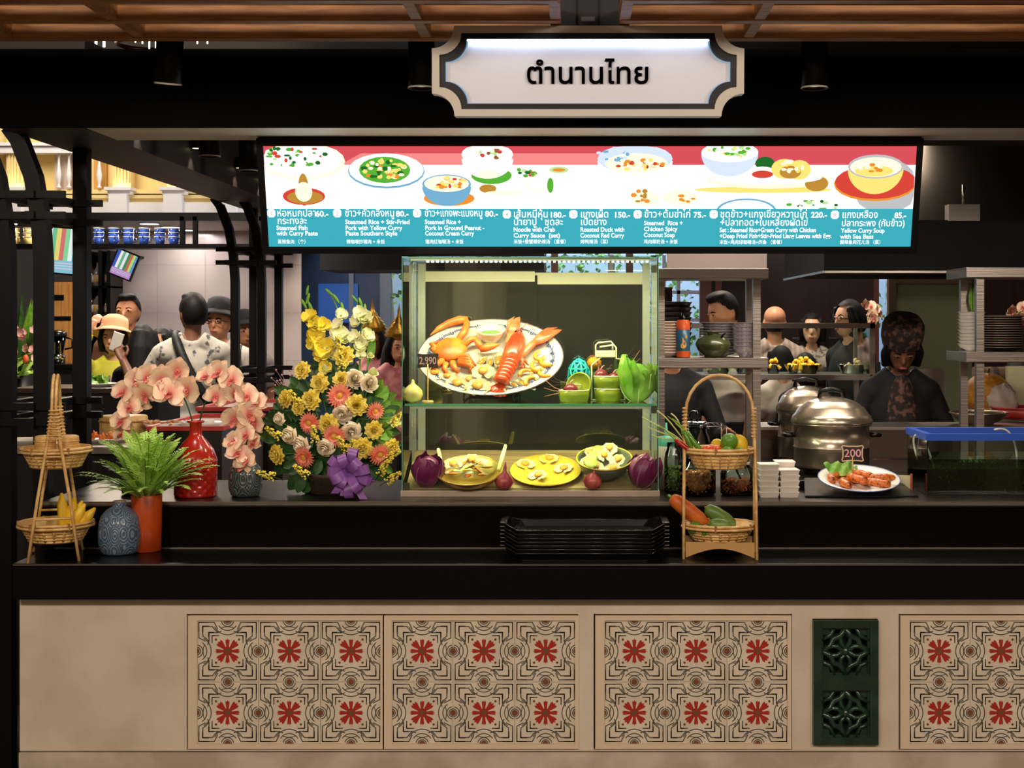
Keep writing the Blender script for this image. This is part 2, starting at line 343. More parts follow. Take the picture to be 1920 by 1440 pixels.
# patterned tiles
TP = 115.8*s_
BEIGE = M('tile_beige', (222, 206, 182), .35, rgb2=(212, 196, 172), nscale=8); INK = M('tile_ink', (74, 74, 64), .5); RED = M('tile_red', (168, 40, 26), .4); BRN = M('tile_brown', (120, 70, 40), .45)
def tile_mesh():
    t = TP; mb = MB(); h = t/2-.0006
    mb.box(-h, h, -h, h, -.006, 0)
    mb.mat(1); zf = .0003; wl = .0165*t
    def rot(pts, k, mir=False):
        out = []
        for x, y in pts:
            if mir: x = -x
            for _ in range(k): x, y = -y, x
            out.append((x*t, y*t))
        return out
    for k in range(4):
        for mir in (0, 1):
            for pts in ([(.13, .25), (.25, .25), (.25, .19)], [(.10, .325), (.155, .30), (.305, .30), (.305, .22)], [(.20, .34), (.245, .40), (.405, .40), (.405, .30)],
                        [(.16, .355), (.215, .465), (.465, .465), (.465, .30)], [(.155, .30), (.20, .34)]):
                mb.line(rot(pts, k, mir), wl, zf)
        for r_, a in ((.235, 62), (.165, 58), (.10, 80), (.065, 88)):
            mb.line(rot(circ(0, .5, r_, 270-a, 270+a, 12), k), wl*.95, zf+.0001)
        for cyy, r_, a in ((.135, .26, 26),):
            mb.line(rot(circ(0, cyy, r_, 90-a, 90+a, 8), k), wl*.8, zf)
        mb.mat(3); mb.poly([(x, y, zf+.0002) for x, y in rot(circ(0, .499, .05, 180, 360, 8), k)]); mb.mat(1)
    mb.mat(3)
    for x in (-1, 1):
        for y in (-1, 1): mb.poly([(p[0], p[1], zf) for p in circ(x*.187*t, y*.187*t, .021*t, n=8)])
    mb.mat(2)
    for k in range(8):
        a = PI/4*k; ln = .205 if k % 2 == 0 else .22; wq = .034 if k % 2 == 0 else .058
        pt = [(.05, -.018), (ln-.045, -wq), (ln-.01, -wq*.85), (ln-.028, -wq*.3), (ln+.005, 0), (ln-.028, wq*.3), (ln-.01, wq*.85), (ln-.045, wq), (.05, .018)]
        mb.poly([((x*math.cos(a)-y*math.sin(a))*t, (x*math.sin(a)+y*math.cos(a))*t, zf) for x, y in pt])
    mb.poly([(x, y, zf+.0001) for x, y in circ(0, 0, .075*t, n=14)])
    mb.mat(3); mb.poly([(x, y, zf+.0002) for x, y in circ(0, 0, .05*t, n=12)])
    return mb.mesh('tile', [BEIGE, INK, RED, BRN])
TILE = tile_mesh()
def panel(px):
    x0 = wx(px); x1 = x0+3*TP+18*s_; zc = wz(1279); hz = TP+9*s_
    o = bpy.data.objects.new('tile_panel', None)
    mb = MB(); a = 7*s_
    xm0 = x0+10*s_
    mb.box(x0, x0+10*s_+a, -.012, .01, zc-hz, zc+hz).box(x1-a+2*s_, x1+2*s_, -.012, .01, zc-hz, zc+hz)
    mb.box(x0+10*s_+a, x1-a+2*s_, -.012, .01, zc+hz-a-2*s_, zc+hz).box(x0+10*s_+a, x1-a+2*s_, -.012, .01, zc-hz, zc-hz+a+2*s_)
    mb.box(x0+.01, x1-.01, .001, .012, zc-hz+.01, zc+hz-.01)
    bpy.data.objects.remove(o)
    o = mb.build('tile_panel', M('panel_frame', (218, 196, 166), .5), counter, loc=(0, cy(PF+.008), 0))
    xc = x0+10*s_+a+1.5*TP
    for i in range(3):
        for j in range(2):
            c = ob('tile', TILE, o, (xc+(i-1)*TP-1.5*s_, -.006, zc+(.5-j)*TP), (PI/2, R((0, 90, 180, 270)[(i*3+j*2) % 4]), 0))
    return o
for px in (353, 718, 1116, 1688): panel(px)
# green glazed ventilation blocks
VG = M('green_glaze', (36, 60, 44), .22, rgb2=(26, 46, 32), nscale=9, bump=.2, bscale=25, coat=.4)
x0, x1 = wx(1523.5), wx(1645.5); zm = wz(1278); hw = (x1-x0)/2; hh = hw*.955
for k, zc in enumerate((zm+hh, zm-hh)):
    mb = MB(); f = hw*.26
    sq = lambda h_, v: [(-h_, -v), (h_, -v), (h_, v), (-h_, v)]
    mb.ring(sq(hw, hh), sq(hw-f, hh-f*.9), -.03, .012)
    mb.ring(sq(hw-f+.001, hh-f*.9+.001), sq(hw-f-.006, hh-f*.9-.006), -.03, .002)
    q = hw-f
    for a in range(4):
        T = Matrix.Rotation(PI/2*a, 4, 'Z'); mb.tf(T)
        mb.tube([(0, .1*q, 0), (.19*q, .35*q, 0), (.2*q, .55*q, 0), (0, .95*q, 0)], .008, 6, flat=1)
        mb.tube([(0, .1*q, 0), (-.19*q, .35*q, 0), (-.2*q, .55*q, 0), (0, .95*q, 0)], .008, 6)
        mb.tube([(.0, .97*q, 0), (.2*q, .62*q, 0), (.5*q, .5*q, 0), (.62*q, .2*q, 0), (.97*q, 0, 0)], .010, 6)
        mb.tube([(.45*q, .98*q, -.004), (.62*q, .62*q, -.004), (.98*q, .45*q, -.004)], .008, 6)
        mb.add([(.62*q, .98*q, -.008), (.66*q, .66*q, -.004), (.98*q, .62*q, -.008), (.98*q, .98*q, -.004)], [(0, 1, 2, 3)])
    mb.tf(None); mb.ell((0, 0, .002), (.16*q, .2*q, .012), 12, 6)
    mb.build('vent_block', VG, counter, loc=((x0+x1)/2, cy(PF-.004), zc), rot=FACE)['label'] = 'dark green glazed openwork block'
# ================================================================== hanging sign
YS = 4.25; s_ = S(YS); c0 = P(1102.5, 134, YS)
sign = thing('hanging_sign', 'white hanging sign with notched corners and black Thai lettering', 'sign', c0, rot=(PI/2+R(3), 0, 0))
def notch(w_, h_, r, n=8):
    pts = []
    for cx_, cy_, a0 in ((w_, h_, 270), (-w_, h_, 0), (-w_, -h_, 90), (w_, -h_, 180)):
        pts += [(cx_+r*math.cos(R(a0-90*i/n)), cy_+r*math.sin(R(a0-90*i/n))) for i in range(n+1)]
    return pts
W2, H2 = 292*s_, 84*s_
CREAM = M('sign_cream', (205, 196, 180), .5)
MB().ring(notch(W2, H2, 42*s_), notch(W2-14*s_, H2-13*s_, 41*s_), -.05, .012).build('outer_frame', CREAM, sign)
MB().ring(notch(W2-14.2*s_, H2-13.2*s_, 41*s_), notch(W2-24*s_, H2-24*s_, 41*s_), -.05, .002).build('inner_frame', BLACKM, sign)
MB().prism(notch(W2-14*s_, H2-13*s_, 41*s_), -.052, -.02).build('sign_face', M('sign_white', (228, 230, 240), .5), sign)
MB().box(-W2+66*s_, W2-66*s_, H2-26*s_, H2-22*s_, -.0195, -.006).build('light_strip', E('led_top', (205, 225, 255), 14), sign)
edge = notch(W2-25*s_, H2-25*s_, 41*s_)
MB().line(edge, 2.2*s_, -.0193, True).build('light_edge', E('led_edge', (170, 215, 245), .6), sign)
lt = ob('sign_lettering', text_mesh('ตำนานไทย', 56*s_, M('letter_black', (3, 3, 3), .8, spec=0), .006, .0008, 'CENTER'), sign, (0, -21*s_, -.0135))
wd = lt.dimensions.x if lt.dimensions.x else 1
bb = [v.co.x for v in lt.data.vertices]; k = 228*s_/(max(bb)-min(bb)); lt.data.transform(Matrix.Diagonal((k, k*.98, 1, 1)))
MB().box(-.03, .03, H2, H2+.16, -.05, -.03).build('bracket', BLACKM, sign)
MB().box(-13*s_, 13*s_, H2+12*s_, H2+20*s_, -.03, -.026).build('bracket_plate', M('grey_plate', (90, 90, 92), .4), sign)
# ================================================================== illuminated menu screen
TL = R(15); YM = 5.10; s_ = S(YM); mc = P(1106, 369, YM)
menu = thing('menu_screen', 'wide illuminated menu screen with dish pictures and eight numbered dishes', 'menu screen', mc, rot=(PI/2+TL, 0, 0))
CT = math.cos(TL)
def lx(px): return (px-1106)*s_*(1)
def ly(py): return -(py-369)*s_/CT
MB().box(lx(487), lx(1725), ly(474), ly(263), -.09, -.004).build('housing', BLACKM, menu, bevel=.004)
MB().ring([(lx(487), ly(474)), (lx(1725), ly(474)), (lx(1725), ly(263)), (lx(487), ly(263))], [(lx(499), ly(461)), (lx(1713), ly(461)), (lx(1713), ly(277)), (lx(499), ly(277))], -.004, .004).build('bezel', BLACKM, menu)
EW = E('menu_white', (255, 253, 248), 1.5); ET = E('menu_teal', (62, 176, 192), 1.0); ER = E('menu_red', (222, 82, 92), 1.0); ERL = E('menu_pink', (246, 140, 136), 1.05)
X0, X1 = lx(499), lx(1713)
mb = MB(); z = .0002
mb.mat(0).poly([(X0, ly(391), z), (X1, ly(391), z), (X1, ly(311), z), (X0, ly(311), z)])
mb.mat(1).poly([(X0, ly(461), z), (X1, ly(461), z), (X1, ly(391), z), (X0, ly(391), z)])
mb.mat(2).poly([(X0, ly(311), z), (X1, ly(311), z), (X1, ly(277), z), (X0, ly(277), z)])
mb.mat(3).poly([(lx(640), ly(311), z*2), (lx(1240), ly(311), z*2), (lx(1200), ly(290), z*2), (lx(680), ly(290), z*2)])
mb.build('display', [EW, ET, ER, ERL], menu)
CO = dict(w=((255, 255, 252), 1.5), g=((96, 190, 60), .9), dg=((40, 120, 50), .8), y=((250, 226, 120), 1.1), o=((244, 150, 50), 1.0), r=((226, 74, 60), .95), b=((120, 180, 214), 1.0), gold=((206, 150, 60), .9), pb=((205, 218, 240), 1.2), cr=((255, 246, 206), 1.3), gr=((196, 196, 198), 1.0), br=((170, 110, 60), .8), lg=((190, 226, 150), 1.1))
def dish(parts, sprinkle=()):
    keys = []; mb = MB(); rs = random.Random(len(parts)*13+int(parts[0][0]))
    def idx(k):
        if k not in keys: keys.append(k)
        return keys.index(k)
    zz = .0006
    def put(px, py, rx, ry, k, a0=0, a1=360, n=20):
        nonlocal zz
        pts = []
        for x, y in circ(0, 0, 1, a0, a1, n):
            X = min(1712.5, max(499.5, px+x*rx)); Y = min(391, max(277.5, py-y*ry)); pts.append((lx(X), ly(Y), zz))
        zz += .00003
        mb.mat(idx(k)).poly(pts)
    for q in parts: put(*q)
    for cx_, cy_, rx, ry, ks, n in sprinkle:
        for i in range(n):
            a = rs.uniform(0, 2*PI); q = math.sqrt(rs.random())
            put(cx_+rx*q*math.cos(a), cy_+ry*q*math.sin(a), rs.uniform(3, 7), rs.uniform(2, 4.5), rs.choice(ks), n=6)
    mb.build('dish_picture', [E('menu_'+k, *CO[k]) for k in keys], menu)
dish([(570, 304, 80, 34, 'cr'), (570, 302, 74, 30, 'w'), (570, 356, 10, 30, 'gold'), (570, 368, 40, 16, 'r'), (572, 370, 34, 12, 'gold'), (570, 360, 16, 18, 'cr')], [(555, 295, 60, 22, ['g', 'dg', 'g', 'lg', 'r', 'w'], 46)])
dish([(726, 322, 72, 32, 'b'), (726, 320, 70, 30, 'w'), (723, 320, 48, 24, 'g')], [(724, 320, 40, 18, ['y', 'cr', 'y', 'o', 'dg'], 50)])
dish([(842, 372, 48, 14, 'o'), (838, 350, 46, 36, 'b', 180, 360), (838, 346, 46, 18, 'b'), (838, 345, 42, 15, 'cr')], [(842, 344, 32, 10, ['o', 'cr', 'lg', 'r', 'y'], 26)])
dish([(922, 330, 38, 16, 'g'), (915, 300, 48, 36, 'w', 180, 360), (915, 292, 48, 20, 'w'), (915, 328, 22, 8, 'cr')], [(922, 290, 34, 8, ['r', 'cr', 'lg', 'br'], 14)])
dish([(915, 354, 16, 8, 'gold'), (945, 362, 36, 4, 'cr')])
dish([(1010, 340, 26, 20, 'cr'), (1010, 338, 24, 18, 'w'), (1032, 348, 6, 14, 'g')], [(985, 326, 20, 8, ['g', 'r', 'dg', 'lg'], 14)])
dish([(1048, 320, 18, 6, 'lg'), (1048, 320, 12, 3, 'o')])
dish([(1190, 304, 70, 38, 'w', 180, 360), (1190, 300, 70, 26, 'pb'), (1192, 308, 58, 18, 'cr')], [(1150, 292, 30, 12, ['b', 'pb', 'b'], 16), (1200, 310, 44, 11, ['o', 'r', 'y', 'cr'], 26)])
dish([(1210, 372, 26, 14, 'cr'), (1275, 370, 34, 14, 'cr')], [(1205, 368, 20, 12, ['y', 'o', 'gold'], 10), (1280, 370, 26, 9, ['o', 'r', 'cr'], 8)])
dish([(1430, 356, 130, 6, 'y'), (1440, 338, 118, 16, 'cr'), (1530, 345, 22, 14, 'gold'), (1435, 334, 105, 12, 'w'), (1366, 290, 53, 42, 'pb', 180, 360), (1366, 288, 53, 18, 'w'), (1432, 308, 18, 12, 'dg'), (1428, 326, 26, 12, 'w'), (1428, 328, 20, 7, 'r'), (1468, 318, 24, 18, 'y'), (1496, 320, 22, 18, 'y'), (1480, 324, 20, 12, 'gold')], [(1366, 287, 42, 10, ['lg', 'y', 'cr', 'g'], 22), (1480, 314, 26, 10, ['cr', 'y', 'cr'], 16)])
dish([(1400, 394, 56, 22, 'b', 0, 180), (1400, 396, 52, 21, 'w', 0, 180), (1520, 394, 60, 22, 'w', 0, 180)], [(1520, 386, 50, 12, ['g', 'lg', 'dg', 'w', 'cr'], 24)])
dish([(1660, 352, 60, 52, 'gr'), (1640, 345, 78, 32, 'o'), (1640, 342, 76, 31, 'r'), (1638, 352, 24, 12, 'cr'), (1639, 318, 52, 46, 'y', 180, 360), (1639, 314, 52, 22, 'gr'), (1639, 315, 48, 18, 'cr'), (1636, 322, 36, 10, 'y')], [(1640, 316, 30, 7, ['cr', 'w', 'o'], 10)])
EWt = E('menu_text_white', (255, 255, 255), 1.6)
def mtext(body, px, py, size, wpx=None, bold=0):
    me = text_mesh(body, size*s_, EWt, 0, bold*s_); xs = [v.co.x for v in me.vertices]
    if wpx and xs: k = wpx*s_/(max(xs)-min(xs)); me.transform(Matrix.Diagonal((k, 1/CT, 1, 1)))
    ob('menu_text', me, menu, (lx(px), ly(py), .0012))
cols = [
 ('1', 499, [('ห่อหมกปลา', 514, 405, 19, 72), ('กระทงละ', 514, 419, 18, 55)], ('60.-', 590, 24), [('Steamed Fish', 515, 430), ('with Curry Paste', 515, 440)], ('蒸辣鱼肉 （个）', 516, 52)),
 ('2', 631, [('ข้าว+คั่วกลิ้งหมู', 645, 405, 19, 92)], ('80.-', 741, 24), [('Steamed Rice + Stir-Fried', 645, 419), ('Pork with Yellow Curry', 645, 430), ('Paste Southern Style', 645, 440)], ('辣咖喱炒猪肉 + 米饭', 646, 72)),
 ('3', 781, [('ข้าว+แกงพะแนงหมู', 795, 405, 19, 108)], ('80.-', 909, 24), [('Steamed Rice +', 795, 419), ('Pork in Ground Peanut -', 795, 430), ('Coconut Cream Curry', 795, 440)], ('猪肉红咖喱汤 + 米饭', 795, 72)),
 ('4', 950, [('เส้นหมี่หุ้น', 962, 407, 19, 63), ('น้ำยาปู   ชุดละ', 962, 421, 18, 92)], ('180.-', 1030, 28), [('Noodle with Crab', 962, 433), ('Curry Sauce  (set)', 962, 444)], ('米饭+螃蟹椰奶辣汤 （套餐）', 962, 98)),
 ('5', 1075, [('แกงเผ็ด', 1088, 407, 19, 51), ('เป็ดย่าง', 1088, 421, 18, 48)], ('150.-', 1151, 28), [('Roasted Duck with', 1088, 433), ('Coconut Red Curry', 1088, 444)], ('烤鸭辣汤（菜）', 1088, 52)),
 ('6', 1196, [('ข้าว+ต้มข่าไก่', 1208, 407, 19, 86)], ('75.-', 1301, 23), [('Steamed  Rice +', 1208, 421), ('Chicken Spicy', 1208, 432), ('Coconut Soup', 1208, 443)], ('鸡肉椰奶汤 + 米饭', 1208, 64)),
 ('7', 1339, [('ชุดข้าว+แกงเขียวหวานไก่', 1351, 407, 19, 162), ('+ปลาทอด+ใบเหลียงผัดไข่', 1351, 422, 18, 164)], ('220.-', 1522, 30), [('Set : Steamed Rice+Green Curry with Chicken', 1351, 434), ('+Deep Fried Fish+Stir-Fried Liang Leaves with Egg.', 1351, 445)], ('米饭+鸡肉绿咖喱汤+炸鱼 （套餐）', 1351, 118)),
 ('8', 1567, [('แกงเหลือง', 1580, 408, 19, 66), ('ปลากระพง (กับข้าว)', 1580, 423, 17, 118)], ('85.-', 1679, 22), [('Yellow Curry Soup', 1580, 435), ('with Sea Bass', 1579, 446)], ('酸辣鱼肉花儿汤 （菜）', 1579, 76))]
EBk = E('menu_badge_grey', (186, 200, 205), 1.0)
for num, bx, th, pr, en, cn in cols:
    y0 = th[0][2]-6; r_ = 7.5; bx = max(bx, 507)
    MB().prism([(lx(bx+dx), ly(y0+dy)) for dx, dy in ((-r_, 4), (-4, r_), (4, r_), (r_, 4), (r_, -4), (4, -r_), (-4, -r_), (-r_, -4))], .0002, .0008).build('number_badge', EWt, menu)
    me = text_mesh(num, 11*s_, EBk, 0, .2*s_, 'CENTER'); ob('menu_text', me, menu, (lx(bx), ly(y0+4), .0014))
    for b_, x_, y_, sz, wp in th: mtext(b_, x_+(0 if bx != 507 else 3), y_, sz, wp, .08)
    mtext(pr[0], pr[1], th[0][2], 14.5, pr[2], .35)
    for b_, x_, y_ in en: mtext(b_, x_, y_, 11.6, 4.22*len(b_) if num == '7' else 4.85*len(b_), .2)
    mtext(cn[0], cn[1], 455 if bx < 1300 else 456, 9, cn[2], 0)
for px in (700, 1500): MB().box(lx(px), lx(px+30), ly(263), ly(240), -.07, -.05).build('hanger', BLACKM, menu)
# ================================================================== glass display case
YF, YB = 4.93, 5.40
cx0, cx1 = P(753, 0, YF).x, P(1235, 0, YF).x; cz0, cz1 = zu, P(0, 482, YF).z; zsh = 1.343
case = thing('display_case', 'glass display case lit yellow by a light strip, holding the seafood dishes', 'display case', (0, YF, cz0))
ALU = M('aluminium', (186, 186, 172), .4, .35); EDGE = M('glass_edge', (120, 205, 160), .15, trans=.3)
def cb(name, m, x0, x1, y0, y1, z0, z1, bv=0, glassy=False):
    return MB().box(x0, x1, y0-YF, y1-YF, z0-cz0, z1-cz0).build(name, m, case, bevel=bv)
cb('base', M('case_base', (168, 150, 128), .35), cx0-.004, cx1+.004, YF-.004, YB+.004, cz0, cz0+.022, .002)
CG = glass('case_glass', (244, 250, 244), 1.38)
cb('front_glass', CG, cx0, cx1, YF, YF+.005, cz0+.022, cz1)
cb('side_glass', CG, cx0, cx0+.005, YF+.006, YB, cz0+.022, cz1); cb('side_glass', CG, cx1-.005, cx1, YF+.006, YB, cz0+.022, cz1)
cb('top_glass', CG, cx0, cx1, YF, YB, cz1, cz1+.006)
cb('glass_shelf', glass('shelf_glass', (214, 240, 222), 1.6), cx0+.01, cx1-.01, YF+.012, YB-.03, zsh-.008, zsh)
cb('shelf_edge', EDGE, cx0+.01, cx1-.01, YF+.008, YF+.012, zsh-.008, zsh)
for x in (cx0+.0005, cx1-.0035): cb('glass_edge', EDGE, x, x+.003, YF-.001, YF, cz0+.022, cz1)
cb('glass_edge', EDGE, cx0, cx1, YF-.001, YF, cz1-.003, cz1)
for x in (cx0+.008, cx1-.036): 
    cb('back_post', ALU, x, x+.028, YB-.03, YB-.004, cz0+.022, cz1-.004)
for x in (cx0+.006, cx1-.026):
    for z in (zsh-.034, cz1-.055, cz0+.022): cb('corner_bracket', M('bracket_grey', (90, 84, 76), .4, 1), x, x+.02, YF+.006, YF+.022, z, z+.026)
TINT = M('tinted_back', (44, 45, 40), .03, 0, spec=.5, ior=2.7)
xm = P(1003, 0, YB).x
cb('sliding_door', TINT, cx0+.036, xm+.01, YB-.022, YB-.018, cz0+.03, cz1-.05); cb('sliding_door', TINT, xm, cx1-.036, YB-.014, YB-.010, cz0+.03, cz1-.05)
cb('door_rail', M('rail_cream', (226, 220, 190), .4), cx0+.036, xm, YB-.026, YB-.020, cz1-.075, cz1-.035); cb('door_rail', M('rail_cream'), xm+.001, cx1-.036, YB-.018, YB-.012, cz1-.085, cz1-.04)
cb('light_bar', ALU, cx0+.03, cx1-.03, YF+.012, YF+.04, cz1-.012, cz1-.001)
mb = MB()
for i in range(46):
    x = cx0+.09+i*(cx1-cx0-.13)/45; mb.box(x-.0035, x+.0035, .018, .03, cz1-cz0-.018, cz1-cz0-.013)
o = mb.build('light_strip_leds', E('led_warm', (255, 246, 190), 14), case); o['kind'] = 'stuff'
lamp('case_strip_light', ((cx0+cx1)/2, YF+.045, cz1-.022), 10, (1, .92, .60), size=.84, sizey=.02, target=((cx0+cx1)/2, YF+.13, 1.2))
cb('shelf_light_bar', ALU, cx0+.03, cx1-.03, YF+.013, YF+.028, zsh-.018, zsh-.0085)
lamp('shelf_strip_light', ((cx0+cx1)/2, YF+.03, zsh-.02), 3.8, (1, .92, .60), size=.84, sizey=.012, target=((cx0+cx1)/2, YF+.14, 1.05))
# sloping wooden board
bt = R(20); by0, by1, bz0 = 4.955, 5.25, 1.042; tb = math.tan(bt)
bd = MB().add([(cx0+.012, by0, bz0), (cx1-.012, by0, bz0), (cx1-.012, by1, bz0+(by1-by0)*tb), (cx0+.012, by1, bz0+(by1-by0)*tb),
    (cx0+.012, by0, cz0+.023), (cx1-.012, by0, cz0+.023), (cx1-.012, by1, cz0+.023), (cx0+.012, by1, cz0+.023)], [(0, 1, 2, 3), (4, 7, 6, 5), (0, 4, 5, 1), (1, 5, 6, 2), (2, 6, 7, 3), (3, 7, 4, 0)], False).build('sloping_board', M('board_wood', (168, 140, 98), .5, rgb2=(140, 112, 76), nscale=4, stretch=(1, 10, 10)))
tag(bd, 'sloping wooden board on the floor of the display case', 'board')
def BP(px, py):
    Y = (EYE-bz0+by0*tb)/(tb+(py-CY)/FPX); return P(px, py, Y)
BR = Euler((bt, 0, 0))
# ------------------------------------------------------------------ kinds of food
SHELLW = M('shell_white', (214, 200, 172), .4, rgb2=(184, 150, 108), nscale=30); SCM = M('scallop_meat', (222, 160, 62), .35, sss=.1, rgb2=(206, 132, 42), nscale=60)
MSH = M('mussel_shell', (84, 90, 72), .3, rgb2=(176, 172, 138), nscale=14, nlo=.45, nhi=.55); MME = M('mussel_meat', (224, 132, 24), .3, sss=.1, rgb2=(206, 108, 20), nscale=60)
PRW = M('prawn_orange', (244, 168, 70), .35, rgb2=(236, 138, 56), nscale=30, sss=.1); PRY = M('prawn_yellow', (226, 164, 54), .35, rgb2=(212, 130, 34), nscale=24, sss=.1)
def scallop_shell():
    mb = MB()
    def fn(u, v):
        a = -PI*.92*(.5-u)*1.9; rr = v*(1+.05*math.cos(u*PI*14)*v)*(1-.1*abs(2*u-1)**3); 
        return (rr*math.sin(a), -.25+rr*math.cos(a)*.95+.05, .02+.26*v*v*(.6+.4*v)+.025*math.cos(u*PI*28)*v)
    mb.grid(fn, 57, 8)
    return mb.mesh('shell', SHELLW)
SHELL = scallop_shell()
MEAT = MB().ell((0, .12, .2), (.42, .40, .2), 16, 8, wob=lambda a, t: .06*math.sin(3*a)+.05*math.cos(5*a+t)).mesh('meat', SCM)
def scallop(label, loc, rot, r, group):
    t = thing('scallop', label, 'scallop', loc, rot=rot, group=group)
    ob('shell', SHELL, t, scl=r); ob('meat', MEAT, t, scl=r); return t
def mus_shell():
    mb = MB()
    def fn(u, v):
        a = 2*PI*u; w_ = .42*(1+.25*math.cos(a)); return (math.sin(a)*w_*v, (math.cos(a))*v, .22*v*v)
    mb.grid(fn, 25, 6); return mb.mesh('shell', MSH)
MUSS = mus_shell(); MUSM = MB().ell((0, .1, .1), (.24, .6, .14), 12, 8, wob=lambda a, t: .08*math.sin(2*a+3*t)).mesh('meat', MME)
def mussel(label, loc, rot, r, group):
    t = thing('mussel', label, 'mussel', loc, rot=rot, group=group); ob('shell', MUSS, t, scl=r); ob('meat', MUSM, t, scl=r); return t
def prawn_meshes(m, th=1.0):
    pts = [(math.sin(R(a))*.7-.1, math.cos(R(a))*.7-.3, .12) for a in range(-70, 95, 15)]; k = len(pts)
    b = MB().tube(pts, [th*x for x in [.16+.07*math.sin(PI*min(1, (i+1)/k*1.1))-.1*max(0, (i-5))/k+(.022 if i % 2 else 0) for i in range(k)]], 12).mesh('body', m)
    t = MB(); e = Vector(pts[-1])
    for da in (-25, 0, 25):
        T = Matrix.Translation(e) @ Matrix.Rotation(R(-15+da), 4, 'Z'); t.tf(T); t.ell((0, -.22, 0), (.07, .22, .02), 8, 4)
    t = t.mesh('tail', PRW)
    f = MB(); h = Vector(pts[0])
    for i in range(3): f.tube([h, h+Vector((-.1-.1*i, -.3+.05*i, .05)), h+Vector((.2-.1*i, -.7, .02))], [.012, .010, .004], 4)
    for i in range(5): q = Vector(pts[2+i]); f.tube([q, q*.55+Vector((-.05, -.12, -.02))], [.02, .006], 4)
    return b, t, f.mesh('legs', m)
PM = {0: prawn_meshes(PRY), 1: prawn_meshes(PRW)}
def prawn(label, loc, rot, r, group, k=0):
    t = thing('prawn', label, 'prawn', loc, rot=rot, group=group); b, tl, f = PM[k]
    ob('body', b, t, scl=r); ob('tail', tl, t, scl=r); ob('legs', f, t, scl=r); return t
def cabbage(name, label, cat, loc, r, m1, m2, seed, squash=1.0, rot=(0, 0, 0), frill=.05, open_=.12):
    rs = random.Random(seed); t = thing(name, label, cat, loc, rot=rot)
    MB().ell((0, 0, r*squash*.98), (r*.9, r*.9, r*squash*.93), 20, 12).build('heart', m1, t)
    MB().lathe([(.0, 0), (r*.22, 0), (r*.25, r*.12), (0, r*.14)], 10).build('stalk', m2, t)
    for k in range(9):
        a = 2*PI*k/9*2+rs.uniform(-.3, .3); sp = rs.uniform(.8, 1.1); op = open_*rs.uniform(.2, 1.4)*(1 if k > 2 else .4); vm = rs.uniform(.62, .86); ph = rs.uniform(0, 6)
        def fn(u, v):
            s_ = (u-.5)*2; an = a+s_*sp*(.35+.65*math.sin(min(1, v*1.2)*PI*.5)); th = PI*(.03+vm*v*(1-.34*s_*s_)); w_ = frill*(math.sin(7*s_+ph)+.6*math.sin(13*s_+2*ph))*v**3
            q = r*(.985+.014*k+op*v**3+.03*math.sin(3*s_+ph)*v+w_*.8-.02*abs(s_)*v)
            return (q*math.sin(th)*math.cos(an), q*math.sin(th)*math.sin(an), r*squash-q*squash*math.cos(th)+w_*r*.5)
        MB().grid(fn, 21, 14).build('leaf', m1, t); MB().tube([fn(.5, j/8) for j in range(8)], [.004-.0004*j for j in range(8)], 5).build('leaf_rib', m2, t)
    return t
PUR = M('cabbage_purple', (104, 26, 72), .4, bump=.35, bscale=30, rgb2=(160, 76, 122), nscale=9, nlo=.5, nhi=.72); PURW = M('cabbage_pale', (150, 84, 118), .5)
LET = M('lettuce', (96, 150, 30), .5, rgb2=(176, 200, 96), nscale=9, bump=.5, bscale=40, nlo=.4, nhi=.7); LETW = M('lettuce_pale', (226, 232, 170), .5)
def onion(name, label, cat, loc, r, m, rot=(0, 0, 0), neck=1.0, sy=1.0, group=None):
    t = thing(name, label, cat, loc, rot=rot, group=group)
    MB().lathe([(.0, 0), (r*.3, .02*r), (r*.75, .25*r), (r, .8*r), (r*.88, 1.25*r), (r*.5, 1.62*r), (r*.2, 1.85*r), (r*.15, 2.0*r+.2*r*neck), (r*.06, 2.0*r+.45*r*neck)], 20).build('bulb', m, t)
    mb = MB()
    for i in range(5): a = i*1.3; mb.tube([(0, 0, .04*r), (r*.12*math.cos(a), r*.12*math.sin(a), -.03*r)], [.03*r, .01*r], 4)
    mb.build('roots', BAMBOO, t)
    return t
ONW = M('onion_white', (232, 214, 140), .35, rgb2=(220, 196, 110), nscale=4, stretch=(8, 8, 1)); ONR = M('shallot_red', (176, 84, 70), .35, rgb2=(150, 54, 62), nscale=5, stretch=(6, 6, 1)); RAD = M('radish_red', (128, 38, 50), .3, rgb2=(110, 28, 44), nscale=6)
cabbage('red_cabbage', 'purple cabbage at the left end of the sloping board', 'cabbage', BP(795, 909), .050, PUR, PURW, 3, 1.15, open_=.2, rot=(R(20), R(8), .4))
cabbage('red_cabbage', 'purple cabbage at the right end of the sloping board', 'cabbage', BP(1197, 912), .050, PUR, PURW, 5, 1.15, open_=.2, rot=(R(20), R(-6), 2))
onion('shallot', 'pinkish shallot with tall neck between brass bowl and yellow plate', 'shallot', BP(944, 917), .034, ONR, rot=(R(12), R(5), 0), neck=2.2)
onion('shallot', 'pinkish shallot standing between yellow plate and grey bowl', 'shallot', BP(1109, 917), .034, ONR, rot=(R(12), R(-4), 1), neck=1.0)
